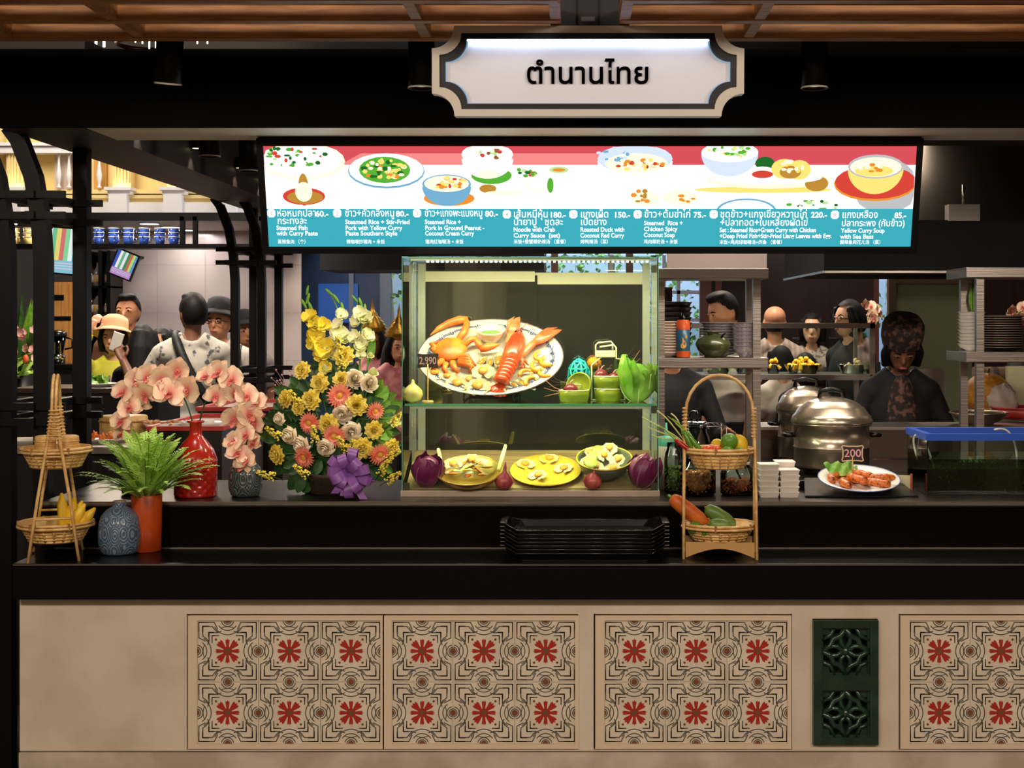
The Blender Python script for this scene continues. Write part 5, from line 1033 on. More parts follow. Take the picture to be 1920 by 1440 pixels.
for c, (px, n, Y) in enumerate(((1440, 6, 4.95), (1477, 5, 4.95), (1470, 6, 5.04))):
    for k in range(n):
        w_ = .034
        t = thing('portion_box', '%s white portion box of the %s stack' % (('bottom', 'second from bottom', 'third from bottom', 'fourth from bottom', 'fifth from bottom', 'sixth from bottom')[k], ('left front', 'right front', 'rear')[c]), 'box', onc(px, Y)+Vector((rnd(-.001, .001), 0, k*.0195)), rnd(-.03, .03), 'white portion boxes in stacks')
        MB().add([(-w_*.9, -.04, 0), (w_*.9, -.04, 0), (w_*.9, .04, 0), (-w_*.9, .04, 0), (-w_, -.043, .016), (w_, -.043, .016), (w_, .043, .016), (-w_, .043, .016)], [(3, 2, 1, 0), (4, 5, 6, 7), (0, 1, 5, 4), (1, 2, 6, 5), (2, 3, 7, 6), (3, 0, 4, 7)], False).build('tub', WB, t); MB().cbox((0, 0, .0175), (w_*2+.003, .089, .003)).build('lid', WB, t)
t = thing('orange_slab', 'flat orange-brown slab lying behind the white boxes', 'slab', onc(1450, 5.16)); MB().cbox((0, 0, .03), (.15, .07, .004)).cbox((.0, 0, .015), (.13, .05, .026)).build('slab', M('slab_orange', (170, 96, 54), .6, rgb2=(140, 70, 40), nscale=40), t)
# grilled prawn plate on its black stand
st = thing('plate_rack', 'low black folded metal stand under the grilled prawn plate', 'stand', onc(1605, 5.0))
MB().add([(-.20, -.10, .002), (.20, -.10, .002), (.18, .16, .035), (-.16, .16, .035), (-.20, -.10, .008), (.20, -.10, .008), (.18, .16, .041), (-.16, .16, .041)], [(3, 2, 1, 0), (4, 5, 6, 7), (0, 1, 5, 4), (1, 2, 6, 5), (2, 3, 7, 6), (3, 0, 4, 7)], False).build('stand_top', BLACK, st); MB().box(-.19, .19, .13, .15, 0, .034).build('stand_foot', BLACKM, st)
gr = P(1610, 904, 5.02); gR = Euler((R(13), 0, 0)); plate('white_plate', 'white plate of grilled prawns with thin blue rim line', gr-Vector((0, 0, .004)), gR, .146, .146, WHITE, M('rim_blue', (90, 110, 170), .3))
PGO = M('grilled_prawn', (222, 112, 36), .35, rgb2=(70, 38, 20), nscale=7, nlo=.46, nhi=.66, coat=.3); PM[2] = prawn_meshes(PGO, .8)
for lab, x, y, r_, a in (('front left grilled prawn on the white plate', -.035, -.05, .08, 1.2), ('front right grilled prawn on the white plate', .05, -.045, .08, 2.2), ('grilled prawn in the middle of the white plate', .0, .0, .085, 1.7), ('left grilled prawn with dark head on the white plate', -.06, .005, .08, .8), ('back grilled prawn under the price sign', .02, .05, .075, 2.0), ('right grilled prawn curled at the plate edge', .07, .01, .075, 3.0)):
    prawn(lab, gr+gR.to_matrix() @ Vector((x, y, .002)), (R(13), 0, a), r_, 'grilled prawns on the white plate', 2)
t = thing('lettuce_leaf', 'frilly lettuce leaf at the back of the prawn plate', 'lettuce', gr+gR.to_matrix() @ Vector((-.055, .055, .002)), rot=(R(20), 0, .3)); MB().grid(lambda u, v: ((u-.5)*.12, (v-.5)*.07, .02+.012*math.sin(u*17)*math.sin(v*9)+.02*v), 16, 10).build('leaf', LET, t)
price('small price sign with pale border reading 200 above the prawn plate', gr+Vector((-.012, .05, .006)), 40*S(5), 29*S(5), '200', 34*S(5), False, M('chalk_pink'), M('sign_border', (226, 196, 160), .6))
t = thing('paper_card', 'cream paper card leaning beside the aquarium', 'card', onc(1692, 5.08), -.3); MB().cbox((0, 0, .03), (.07, .003, .06)).build('card', M('card_cream', (206, 196, 160), .7), t); MB().cbox((.032, -.002, .033), (.008, .008, .066)).build('red_edge', M('card_red', (170, 80, 60), .6), t)
# aquarium of green weed with blue lid
AY = 4.95; ax0 = P(1738, 0, AY).x; az1 = P(0, 826, AY).z
aq = thing('weed_tank', 'small glass tank of dark green weed with a blue lid frame', 'tank', (ax0, AY, zu)); aw, ad, ah = .50, .30, az1-zu
MB().box(0, aw, 0, ad, 0, .006).build('tank_base', BLACK, aq)
for nm, b_ in (('tank_pane', (0, aw, 0, .004, .006, ah)), ('tank_pane', (0, aw, ad-.004, ad, .006, ah)), ('tank_pane', (0, .004, .004, ad-.004, .006, ah)), ('tank_pane', (aw-.004, aw, .004, ad-.004, .006, ah))): MB().box(*b_).build(nm, CLR, aq)
BLU = M('lid_blue', (36, 84, 190), .35); sq = lambda a, b, c, d: [(a, b), (c, b), (c, d), (a, d)]
MB().ring(sq(-.004, -.004, aw+.004, ad+.004), sq(.02, .02, aw-.02, ad-.02), ah, ah+.024).build('lid_frame', BLU, aq)
MB().box(.004, aw-.004, .004, ad-.004, .007, ah*.66).build('water', glass('water', (150, 176, 130), 1.2), aq)
mb = MB(); r6 = random.Random(4)
for i in range(900):
    p = Vector((r6.uniform(.02, aw-.02), r6.uniform(.012, ad-.02), r6.uniform(.01, ah*.56))); d = Vector((r6.uniform(-1, 1), r6.uniform(-1, 1), r6.uniform(-.3, 1)))*.028; mb.tube([p, p+d*.5+Vector((0, 0, .006)), p+d], [.0022, .002, .0008], 3)
mb.build('weed', M('weed_green', (36, 66, 18), .5, rgb2=(58, 92, 26), nscale=40), aq)['kind'] = 'stuff'
MB().box(.012, aw-.012, .05, ad-.02, .01, ah*.46).build('weed_mass', M('weed_core', (22, 40, 12), .7), aq)
MB().tube(bez([(.02, .15, ah*.4), (-.05, .2, ah+.06), (.03, .1, ah+.05), (.05, .06, ah*.2)], 16), .004, 6).build('air_hose', M('hose', (200, 196, 186), .4), aq); MB().tube(bez([(.27, .1, ah+.03), (.34, .12, ah+.05), (.36, .1, ah*.9), (.345, .08, ah*.3)], 12), .004, 6).build('air_hose', M('hose'), aq)
t = thing('white_bowl', 'upturned white bowl seen behind the weed tank', 'bowl', onc(1838, 5.36)); MB().lathe([(.135, 0), (.137, .004), (.12, .05), (.07, .085), (0, .095)], 32).build('bowl_body', WHITE, t); MB().lathe([(.04, .09), (.04, .1), (.036, .1), (.036, .092)], 20, cap=False).build('foot_ring', WHITE, t)
# stove guard, pots, pan
zg = P(0, 806, 6.28).z
ga = thing('stove_guard', 'low stainless splash guard behind the stove', 'splash guard', (P(1420, 0, 6.28).x, 6.28, zu)); MB().box(0, P(1985, 0, 6.28).x-P(1420, 0, 6.28).x, 0, .03, 0, zg-zu).build('guard_panel', M('guard_steel', (84, 70, 60), .4, 1), ga); MB().box(-.01, 1.38, -.01, .30, zg-zu, zg-zu+.014).build('guard_ledge', STEEL, ga)
def steamer(label, loc, r, h, lid=True):
    t = thing('steamer_pot', label, 'pot', loc, group='steel steamer pots')
    MB().lathe([(0, 0), (r*.93, 0), (r*.97, .012), (r*.97, h*.44), (r*1.0, h*.45), (r*1.0, h*.47), (r*.97, h*.48), (r*.97, h*.93), (r*1.03, h*.95), (r*1.04, h), (r*.96, h), (r*.95, .02)], 44, cap=False).build('pot_body', STEELP, t)
    MB().lathe([(r*1.05, h), (r*1.06, h+.008), (r*1.0, h+.03), (r*.96, h+.034), (r*.84, h+.062), (r*.80, h+.065), (r*.62, h+.086), (r*.58, h+.088), (r*.30, h+.102), (0, h+.106)], 44, cap=False).build('lid', STEELP, t)
    MB().tube([(-.05, 0, h+.10), (-.045, 0, h+.128), (0, 0, h+.136), (.045, 0, h+.128), (.05, 0, h+.10)], .010, 8).build('lid_handle', BLACK, t)
    for s in (-1, 1): MB().tube([(s*r*.97, -.035, h*.72), (s*(r+.035), -.03, h*.72), (s*(r+.035), .03, h*.72), (s*r*.97, .035, h*.72)], .008, 8).build('side_handle', BLACK, t)
    return t
steamer('large shiny steamer pot with stepped lid on the stove', Vector((P(1559, 0, 5.72).x, 5.72, zu+.024)), .158, .182)
steamer('second steamer pot half hidden behind the front one', Vector((P(1512, 0, 6.07).x, 6.07, zu+.024)), .125, .21)
for nm, px, Y in (('gas_burner', 1559, 5.72), ('gas_burner', 1512, 6.07)):
    t = thing(nm, 'black iron burner ring under the %s steamer pot' % ('front' if Y < 6 else 'rear'), 'burner', onc(px, Y)); MB().lathe([(.10, 0), (.115, .002), (.115, .02), (.10, .022), (.095, .01), (.10, 0)], 24, cap=False).build('burner_ring', BLACKM, t)
    for k in range(4): MB().tube([(.03*math.cos(k*PI/2), .03*math.sin(k*PI/2), .018), (.13*math.cos(k*PI/2), .13*math.sin(k*PI/2), .018)], .006, 5).build('grate_bar', BLACKM, t)
bowl('steel_pan', 'shallow steel mixing bowl at the cook\'s hand', 'bowl', Vector((P(1835, 0, 6.42).x, 6.42, zg+.0141)), .128, .055, STEELP, (0, 0, 0), foot=.5, lip=.06)
# stainless pass shelves
def shelfunit(label, x0, x1, Y, ztop, zmid, post_x, glasspx=None):
    t = thing('pass_shelf', label, 'shelf', (x0, Y, zu), group='stainless pass shelves'); D = .32
    MB().box(0, x1-x0, 0, D, ztop-.044-zu, ztop-zu).build('top_rail', STEEL, t, bevel=.003); MB().box(0, x1-x0, 0, D, zmid-.044-zu, zmid-zu).build('shelf_board', STEEL, t, bevel=.003)
    for px in post_x:
        for dy in (.03, D-.05): MB().box(px-x0-.016, px-x0+.016, dy, dy+.03, 0, ztop-.044-zu).build('post', STEEL, t)
    return t
Y6 = 5.85; X6 = lambda px: (px-CX)*Y6/FPX
zt6, zm6 = P(0, 503, Y6).z, P(0, 671, Y6).z
shelfunit('stainless pass shelf stacked with plates right of the display case', X6(1228), X6(1441), Y6, zt6, zm6, (X6(1240), X6(1421)))
shelfunit('stainless pass shelf with dark plates at the right edge', X6(1812), X6(2040), Y6, P(0, 501, Y6).z, P(0, 660, Y6).z, (X6(1842), X6(2030)))
def dish_stack(name, labelf, cat, loc, n, r, pitch, h, m, m2=None, group=None, foot=.45):
    me = MB().lathe([(0, 0), (r*foot, 0), (r*foot*1.03, h*.12), (r*.86, h*.55), (r*.98, h*.95), (r, h), (r*.97, h), (r*.83, h*.6), (r*foot*.9, h*.2), (0, h*.18)], 28).mesh('dish_body', m)
    rim = MB().tube([(math.cos(2*PI*i/28)*r*.985, math.sin(2*PI*i/28)*r*.985, h) for i in range(28)], r*.03, 5, closed=True).mesh('rim', m2 or m)
    for k in range(n):
        t = thing(name, labelf % ordn(k, n), cat, loc+Vector((rnd(-.001, .001), rnd(-.001, .001), k*pitch)), group=group); ob('dish_body', me, t); ob('rim', rim, t)
def ordn(k, n):
    w_ = ['lowest', 'second', 'third', 'fourth', 'fifth', 'sixth', 'seventh', 'eighth', 'ninth', 'tenth', 'eleventh', 'twelfth', 'thirteenth', 'fourteenth', 'fifteenth', 'sixteenth']
    return 'topmost' if k == n-1 else (w_[k]+('' if k == 0 else ' lowest'))
PAT = M('bowl_pattern', (206, 196, 196), .3, rgb2=(150, 140, 156), nscale=70); PLW = M('plate_cream', (222, 204, 188), .3); PLG = M('rim_grey', (130, 124, 130), .3); DKP = M('plate_dark', (34, 30, 28), .35)
zq = lambda px, dy=.12: Vector((X6(px)*(Y6+dy)/Y6, Y6+dy, zm6))
dish_stack('cream_plate', '%s cream plate of the stack beside the spray bottle', 'plate', zq(1245), 12, .075, .0118, .022, PLW, PLW, 'cream plates on the pass shelf')
dish_stack('patterned_bowl', '%s patterned bowl of the right stack on the pass shelf', 'bowl', zq(1398), 7, .058, .0165, .048, PAT, PLG, 'patterned bowls on the pass shelf')
dish_stack('blue_rim_plate', '%s grey rimmed plate stacked behind the green tureen', 'plate', zq(1347, .22), 12, .078, .0115, .02, PAT, PLG, 'rimmed plates behind the tureen')
dish_stack('black_bowl', '%s black bowl of the dark stack over the cream plates', 'bowl', zq(1258, .24), 9, .092, .022, .06, DKP, DKP, 'black bowls on the pass shelf')
t = thing('wooden_box', 'small carved wooden box on top of the black bowls', 'box', zq(1240, .24)+Vector((0, 0, .238))); MB().cbox((0, 0, .03), (.09, .06, .055)).build('box_body', M('carved_wood', (110, 84, 60), .6, rgb2=(50, 38, 28), nscale=60), t, rot=(0, R(0), 0)); MB().cbox((0, 0, .06), (.096, .066, .008)).build('box_lid', BAMBOOD, t)
t = thing('spray_can', 'orange and blue spray can with a flame picture', 'spray can', zq(1281, .06)); s_ = S(5.9)
MB().lathe([(0, 0), (.028, 0), (.029, .003), (.029, .15)], 24).build('can_body', M('can_blue', (44, 92, 120), .3), t); MB().lathe([(.0293, .002), (.0293, .028)], 24, cap=False).build('orange_band', M('can_orange', (226, 96, 44), .3), t); MB().lathe([(.0293, .118), (.0293, .150), (.024, .158), (.024, .160)], 24, cap=False).build('orange_band', M('can_orange'), t)
MB().lathe([(.016, .158), (.016, .172), (.010, .176), (.010, .19), (0, .19)], 16, cap=False).build('nozzle', BLACK, t)
def wrap(mb, pts, z0, r_=.0297): mb.poly([(r_*math.sin(x/r_), -r_*math.cos(x/r_), z0+y) for x, y in pts])
mb = MB(); wrap(mb, [(-.012, 0), (-.014, .012), (-.006, .02), (-.006, .045), (.004, .03), (.012, .018), (.011, .004), (0, -.004)], .042); wrap(mb, [(.008, .04), (.006, .05), (.014, .056), (.017, .046)], .04); mb.build('flame_picture', M('flame_print', (240, 170, 70), .4), t)
tu = thing('green_tureen', 'olive green lidded ceramic tureen on the pass shelf', 'tureen', zq(1337, .075)); TUG = M('tureen_green', (64, 74, 44), .25, coat=.4, rgb2=(84, 88, 50), nscale=9)
MB().lathe([(0, 0), (.035, 0), (.04, .008), (.066, .03), (.075, .055), (.075, .06), (.07, .06), (.06, .03), (0, .012)], 30).build('tureen_body', TUG, tu); MB().lathe([(.074, .0605), (.066, .078), (.042, .092), (.024, .096), (.024, .104), (.034, .108), (.034, .112), (0, .113)], 30, cap=False).build('tureen_lid', TUG, tu); MB().tube([(.03, -.045, .085), (.045, -.06, .105)], .004, 6).build('spoon', BLACKM, tu)
zq2 = lambda px, dy: Vector((X6(px)*(Y6+dy)/Y6, Y6+dy, P(0, 660, Y6).z))
dish_stack('dark_plate', '%s dark plate of the stack on the right pass shelf', 'plate', zq2(1880, .12), 14, .086, .0102, .018, DKP, M('dark_rim', (84, 68, 56), .35), 'dark plates on the right pass shelf')
dish_stack('white_bowl', '%s white bowl behind the right shelf post', 'bowl', zq2(1822, .24), 10, .06, .0155, .03, WHITE, PLG, 'white bowls on the right pass shelf')
t = thing('banana_leaf', 'pointed bright green leaf standing in the white bowls', 'leaf', zq2(1824, .24)+Vector((0, 0, .173))); MB().grid(lambda u, v: ((v-.5)*.035*math.sin(PI*min(1, u+.08)), .01*u, .13*u), 8, 4).build('leaf_blade', LEAFL, t); MB().tube([(0, 0, 0), (0, .011, .14)], .002, 5).build('midrib', LEAF, t)
# extraction hood
hd = thing('extraction_hood', 'dark steel extraction hood over the stove', 'extraction hood', (P(1545, 0, 6.3).x, 6.3, P(0, 512, 6.3).z)); hx = 1.7
MB().box(0, hx, 0, 1.2, .008, .24).build('hood_body', M('hood_dark', (14, 14, 14), .8, spec=.15), hd); MB().box(-.002, hx, -.006, .004, 0, .010).build('front_trim', STEEL, hd); MB().box(-.006, .002, -.006, 1.2, 0, .010).build('side_trim', STEEL, hd)
MB().add([(.30, .1, .24), (hx, .1, .24), (hx, .9, .24), (.30, .9, .24), (.30, .35, .62), (hx, .35, .62), (hx, .9, .62), (.30, .9, .62)], [(3, 2, 1, 0), (4, 5, 6, 7), (0, 1, 5, 4), (1, 2, 6, 5), (2, 3, 7, 6), (3, 0, 4, 7)], False).build('hood_duct', M('duct_steel', (110, 102, 92), .35, 1), hd)
MB().box(.56, .70, -.02, .05, .235, .31).build('control_box', M('box_grey', (110, 102, 92), .5), hd); MB().tube([(.63, .0, .31), (.63, .0, .40)], .006, 6).build('conduit', STEEL, hd)
# left buffet cabinet with red rims
def buffet(label, px0, px1, py, Y, D, h=.3):
    a, b = P(px0, py, Y), P(px1, py, Y); t = thing('buffet_cabinet', label, 'cabinet', (a.x, Y, 0)); w_ = b.x-a.x
    MB().box(0, w_, 0, D, 0, a.z-.05).build('cabinet_body', M('buffet_grey', (60, 54, 50), .3, .6), t); MB().ring(sq(-.012, -.012, w_+.012, D+.012), sq(.012, .012, w_-.012, D-.012), a.z-.05, a.z-.03).build('red_rim', M('rim_red', (196, 60, 54), .35), t)
    MB().box(.0, w_, 0, D, a.z-.052, a.z-.049).build('white_top', M('buffet_top', (196, 184, 176), .3), t); return t, a.z-.049
bu1, zb1 = buffet('low grey buffet cabinet with a red rim behind the orchids', 280, 416, 786, 6.1, .8); bu2, zb2 = buffet('buffet cabinet with a red rim farther back by the people', 372, 530, 752, 7.1, .7)
for lab, px, Y, m in (('shallow white tray of orange snacks on the near buffet', 300, 6.3, FRB), ('white paper tray on the near buffet beside the red vase', 370, 6.35, WB)):
    t = thing('snack_tray', lab, 'tray', Vector((P(px, 0, Y).x, Y, zb1))); MB().lathe([(0, 0), (.10, 0), (.12, .02), (.118, .02), (.098, .004), (0, .004)], 4).build('tray_body', WHITE, t); mb = MB()
    for i in range(22): mb.ell((rnd(-.06, .06), rnd(-.06, .06), .016), (.016, .013, .012), 8, 5, rot=(rnd(0, 3), 0, 0))
    mb.build('snacks', m, t)['kind'] = 'stuff'
# side tables seen between the column posts and under the cups
def sidetable(label, px0, px1, py, Y, D, m, legs=True):
    a, b = P(px0, py, Y), P(px1, py, Y); t = thing('side_counter', label, 'counter', (a.x, Y, 0)); w_ = b.x-a.x
    MB().box(0, w_, 0, D, a.z-.03, a.z).build('counter_top', m, t, bevel=.003); MB().box(.02, w_-.02, .03, D-.02, 0, a.z-.031).build('counter_body', DARK, t); return a.z
zc1 = sidetable('dark side counter with plates at the left edge', -60, 244, 838, 5.9, .5, M('marble_grey', (150, 140, 132), .3)); zc2 = sidetable('dark round-edged counter in front of the people', 20, 300, 728, 8.0, .5, M('counter_brown', (70, 58, 52), .3))
for lab, px, Y in (('white plate left of the near basket on the side counter', 45, 6.05), ('white plate of orange garnish on the side counter', 195, 6.1)):
    t = plate('side_plate', lab, Vector((P(px, 0, Y).x, Y, zc1)), (0, 0, 0), .10, .10, WHITE)
    if px > 100: 
        mb = MB()
        for i in range(26): mb.ell((rnd(-.05, .05), rnd(-.05, .05), .022+rnd(0, .02)), (.018, .008, .006), 6, 4, rot=(rnd(0, 3), rnd(0, 3), rnd(0, 3)))
        mb.build('garnish', CRO, t)['kind'] = 'stuff'
t = thing('bamboo_steamer', 'round bamboo steamer basket on the side counter', 'steamer', Vector((P(200, 0, 6.15).x+.02, 6.32, zc1))); MB().lathe([(0, 0), (.10, 0), (.105, .004), (.105, .10), (.10, .105), (0, .11)], 28).build('steamer_body', BAMBOO, t); MB().tube([(math.cos(2*PI*i/28)*.107, math.sin(2*PI*i/28)*.107, .08) for i in range(28)], .004, 5, closed=True).build('hoop', BAMBOOD, t)
t = plate('salad_plate', 'white plate of green salad on the counter before the people', Vector((P(182, 0, 8.2).x, 8.2, zc2)), (0, 0, 0), .12, .12, WHITE); mb = MB()
for i in range(14): a = rnd(0, 6); mb.tf(Matrix.Translation((rnd(-.05, .05), rnd(-.05, .05), .03)) @ Euler((rnd(-1, 1), rnd(-1, 1), a)).to_matrix().to_4x4()).grid(lambda u, v: ((u-.5)*.08, (v-.5)*.05, .01*math.sin(u*9)), 5, 4)
mb.build('salad', LEAFL, t)['kind'] = 'stuff'
# wire rack and odds behind the jars
wr = thing('wire_rack', 'wire cooling rack behind the right basket', 'rack', Vector((P(1300, 0, 5.6).x, 5.6, P(0, 800, 5.6).z-.0)))
for i in range(9): MB().tube([(-.02+i*.019, 0, 0), (-.02+i*.019, .2, 0)], .0016, 4).build('wire', STEEL, wr)
for y in (0, .2): MB().tube([(-.022, y, 0), (.135, y, 0)], .003, 5).build('frame_wire', STEEL, wr)
for x, y in ((-.02, 0), (.133, 0), (-.02, .2), (.133, .2)): MB().tube([(x, y, 0), (x, y, zu-(P(0, 800, 5.6).z))], .003, 5).build('rack_leg', STEEL, wr)
# ================================================================== far walls, windows, garden
YW = 12.0
def X12(px, Y=YW): return (px-CX)*Y/FPX
def Zp(py, Y): return EYE-(py-CY)*Y/FPX
MAR = M('maroon_panel', (44, 24, 22), .35, rgb2=(34, 18, 17), nscale=3, stretch=(8, 1, .5)); MAU = M('mauve_panel', (150, 134, 128), .5)
CRP = M('cream_pillar', (222, 210, 168), .5); BLG = M('blue_glass', (34, 50, 78), .12, rgb2=(52, 70, 100), nscale=1.5, spec=.6)
struct(MB().box(X12(526), X12(549), YW-.1, YW+.1, 0, 3.2).build('trim_6', CRP)); struct(MB().box(X12(540), X12(549), YW-.12, YW-.1, 0, 3.2).build('trim_7', WHITE))
w1 = struct(MB().box(X12(549), X12(725), YW, YW+.05, 0, 3.0).build('window_1', BLG))
for px in (560, 660, 718): MB().box(X12(px)-.02, X12(px)+.02, YW-.04, YW, 0, 3.0).build('window_frame', M('frame_bluegrey', (84, 96, 116), .4), w1)
MB().box(X12(598), X12(672), YW-.03, YW-.001, Zp(605, YW), Zp(532, YW)).build('blue_film', M('blue_film', (30, 84, 170), .3), w1)
w2 = struct(MB().box(X12(725), X12(1316), YW, YW+.01, .6, Zp(470, YW)).build('window_2', glass('window_glass', (225, 235, 240), 1.35)))
MAF = M('maroon_frame', (96, 52, 44), .4)
for px, wd in ((728, .05), (762, .06), (900, .06), (1040, .06), (1180, .06), (1322, .10)): MB().box(X12(px)-wd/2, X12(px)+wd/2, YW-.06, YW+.02, 0, 3.0).build('window_frame', MAF if px > 1000 else M('frame_bluegrey'), w2)
for px in (1245, 1272): MB().box(X12(px)-.015, X12(px)+.015, YW-.02, YW, .6, 2.2).build('glazing_bar', M('bar_lilac', (170, 170, 200), .4), w2)
for py in (548, 600): MB().box(X12(1235), X12(1312), YW-.02, YW, Zp(py, YW)-.015, Zp(py, YW)+.015).build('glazing_bar', M('bar_lilac'), w2)
struct(MB().box(X12(725), X12(1316), YW-.02, YW+.06, 0, .6).build('wall_sill', MAU))
struct(MB().box(X12(1327), X12(1642), YW, YW+.1, 0, 3.7).build('wall_back', MAR)); struct(MB().box(X12(1340), X12(1352), YW-.06, YW, 0, 2.6).build('trim_8', MAF))
struct(MB().box(X12(1235), X12(1405), 10.9, 10.95, Zp(506, 10.9), 3.0).build('trim_9', MAU)); struct(MB().box(X12(600, 9.2), X12(1020, 9.2), 9.2, 9.9, Zp(506, 9.2), 3.0).build('ceiling', M('bulkhead', (24, 26, 30), .6)))
w3 = struct(MB().box(X12(1644), X12(1668), YW, YW+.01, 0, 2.3).build('window_3', glass('window_glass')))
MB().box(X12(1642)-.02, X12(1642)+.02, YW-.04, YW+.02, 0, 2.6).build('window_frame', MAF, w3); MB().box(X12(1668)-.03, X12(1668)+.03, YW-.04, YW+.02, 0, 2.6).build('window_frame', CHROME, w3)
struct(MB().box(X12(1670), 7, YW, YW+.1, 0, 3.7).build('wall_back', MAR)); struct(MB().box(X12(1318), 7, YW+.02, YW+.08, 2.6, 3.7).build('wall_header', DARK)); struct(MB().box(X12(549), X12(1318), YW+.02, YW+.08, 3.0, 3.7).build('wall_header', DARK))
gp = struct(MB().box(P(1678, 0, 9.6).x, P(1822, 0, 9.6).x, 9.6, 9.66, 0, Zp(530, 9.6)).build('wall_right', M('green_wall', (122, 128, 96), .6))); 
MB().box(P(1672, 0, 9.6).x, P(1822, 0, 9.6).x, 9.57, 9.60, Zp(532, 9.6), Zp(519, 9.6)).build('header_rail', M('rail_bronze', (96, 80, 66), .4, .6), gp); MB().box(P(1664, 0, 9.6).x, P(1678, 0, 9.6).x, 9.56, 9.62, 0, Zp(519, 9.6)).build('frame_post', M('rail_bronze'), gp)
# garden outside
struct(MB().box(-4.6, 6, 15.4, 15.5, 0, 4.6).build('wall_garden', M('pale_garden_wall', (196, 206, 226), .8)))
GLF = M('garden_leaf', (84, 130, 58), .5, rgb2=(140, 176, 96), nscale=6); TRK = M('trunk', (96, 78, 62), .8)
r8 = random.Random(21)
for i, (x, lab) in enumerate(((-1.9, 'leafy garden tree outside the window beside the dancers'), (-.75, 'leafy garden tree outside behind the display case'), (.35, 'leafy garden tree outside the window beside the plate shelf'), (1.45, 'leafy garden tree outside by the maroon window frame'), (2.7, 'leafy garden tree outside the narrow right window'))):
    t = thing('garden_tree', lab, 'tree', (x, 14.0+.3*(i % 2), 0), group='trees in the garden outside'); MB().tube([(0, 0, 0), (.05, 0, 1.0), (0, .05, 2.3)], [.08, .06, .03], 8).build('trunk', TRK, t); mb = MB()
    for k in range(700):
        p = Vector((max(-.5, min(.5, r8.gauss(0, .35))), max(-.4, min(.4, r8.gauss(0, .25))), r8.uniform(.7, 3.0))); T = Matrix.Translation(p) @ Euler((r8.uniform(-2, 2), r8.uniform(-2, 2), r8.uniform(0, 6))).to_matrix().to_4x4(); q = r8.uniform(.05, .10); mb.tf(T).poly([(0, 0, 0), (q*.35, q*.5, 0), (0, q, .01), (-q*.35, q*.5, 0)])
    mb.build('foliage', GLF, t)['kind'] = 'stuff'
# ------------------------------------------------------------------ left market stall
YS1, YS2 = 10.3, 11.6; sx0, sx1 = P(-60, 0, YS1).x, P(497, 0, YS1).x
WT = M('wall_tile_white', (196, 184, 178), .12, rgb2=(184, 172, 166), nscale=1.2)
wl = struct(MB().box(P(150, 0, YS2).x, P(540, 0, YS2).x, YS2+.012, YS2+.1, 0, 2.38).build('wall_stall', M('grout', (160, 150, 146), .6)))
x0 = P(205, 0, YS2).x; TW, TH = .40, .40; tm = MB().box(.001, TW-.001, 0, .012, .001, TH-.001).mesh('tile', WT)
for i in range(4):
    for j in range(4): ob('tile', tm, wl, (x0+i*TW, YS2, .9+j*TH))
struct(MB().box(sx0-1, sx1+.1, YS1+.06, YS2+.1, Zp(412, YS1), Zp(412, YS1)+.05).build('ceiling', M('stall_ceiling', (206, 198, 196), .5)))
fr = thing('stall_frame', 'black steel shelf frame of the market stall behind the people', 'frame', (sx0, YS1, 0)); zA, zB = Zp(406, YS1), Zp(462, YS1)
MB().box(0, sx1-sx0, 0, .05, zA-.03, zA+.03).build('top_beam', BLACKM, fr); MB().box(0, sx1-sx0, -.05, .15, zB-.016, zB+.016).build('cup_shelf', BLACKM, fr)
for px in (341, 365, 490): MB().box(P(px, 0, YS1).x-sx0-.016, P(px, 0, YS1).x-sx0+.016, 0, .04, zB, zA).build('upright', BLACKM, fr)
for px in (-50, 488): MB().box(P(px, 0, YS1).x-sx0-.03, P(px, 0, YS1).x-sx0+.03, 0, .06, 0, zB).build('leg', BLACKM, fr)
for i, (px, Y) in enumerate(((32, 10.6), (280, 10.6), (320, 11.0), (352, 11.35))):
    t = thing('ceiling_lamp', ('flat round ceiling lamp over the yellow cups', 'flat round ceiling lamp over the blue cups', 'flat round ceiling lamp right of the blue cups', 'flat round ceiling lamp deepest in the stall')[i], 'lamp', (P(px, 0, Y).x, Y, Zp(412, YS1)), group='flat ceiling lamps of the market stall'); MB().lathe([(0, -.012), (.075, -.012), (.08, -.006), (.08, 0)], 20).build('housing', WHITE, t); MB().lathe([(0, -.0125), (.07, -.0125)], 20, cap=False).build('diffuser', E('stall_lamp', (255, 240, 250), 5), t)
    lamp('stall_lamp', (P(px, 0, Y).x, Y, Zp(412, YS1)-.02), 3.5, (1, .92, .88), size=.14, target=(P(px, 0, Y).x, Y, 0))
CUPB = M('enamel_blue', (40, 70, 150), .2, coat=.3); CUPY = M('enamel_yellow', (214, 190, 110), .25, coat=.3); r_ = .040
cupm = {c: (MB().lathe([(0, 0), (r_*.72, 0), (r_*.78, .004), (r_, .055), (r_*.96, .055), (r_*.74, .006), (0, .006)], 18).mesh('cup_body', m), MB().tube([(math.cos(2*PI*i/18)*r_, math.sin(2*PI*i/18)*r_, .055) for i in range(18)], .003, 5, closed=True).mesh('rim', WHITE), MB().tube([(r_*.9, 0, .045), (r_*1.4, 0, .04), (r_*1.4, 0, .02), (r_*.85, 0, .014)], .004, 5).mesh('handle', m)) for c, m in (('blue', CUPB), ('yellow', CUPY))}
nth = ['first', 'second', 'third', 'fourth', 'fifth', 'sixth']
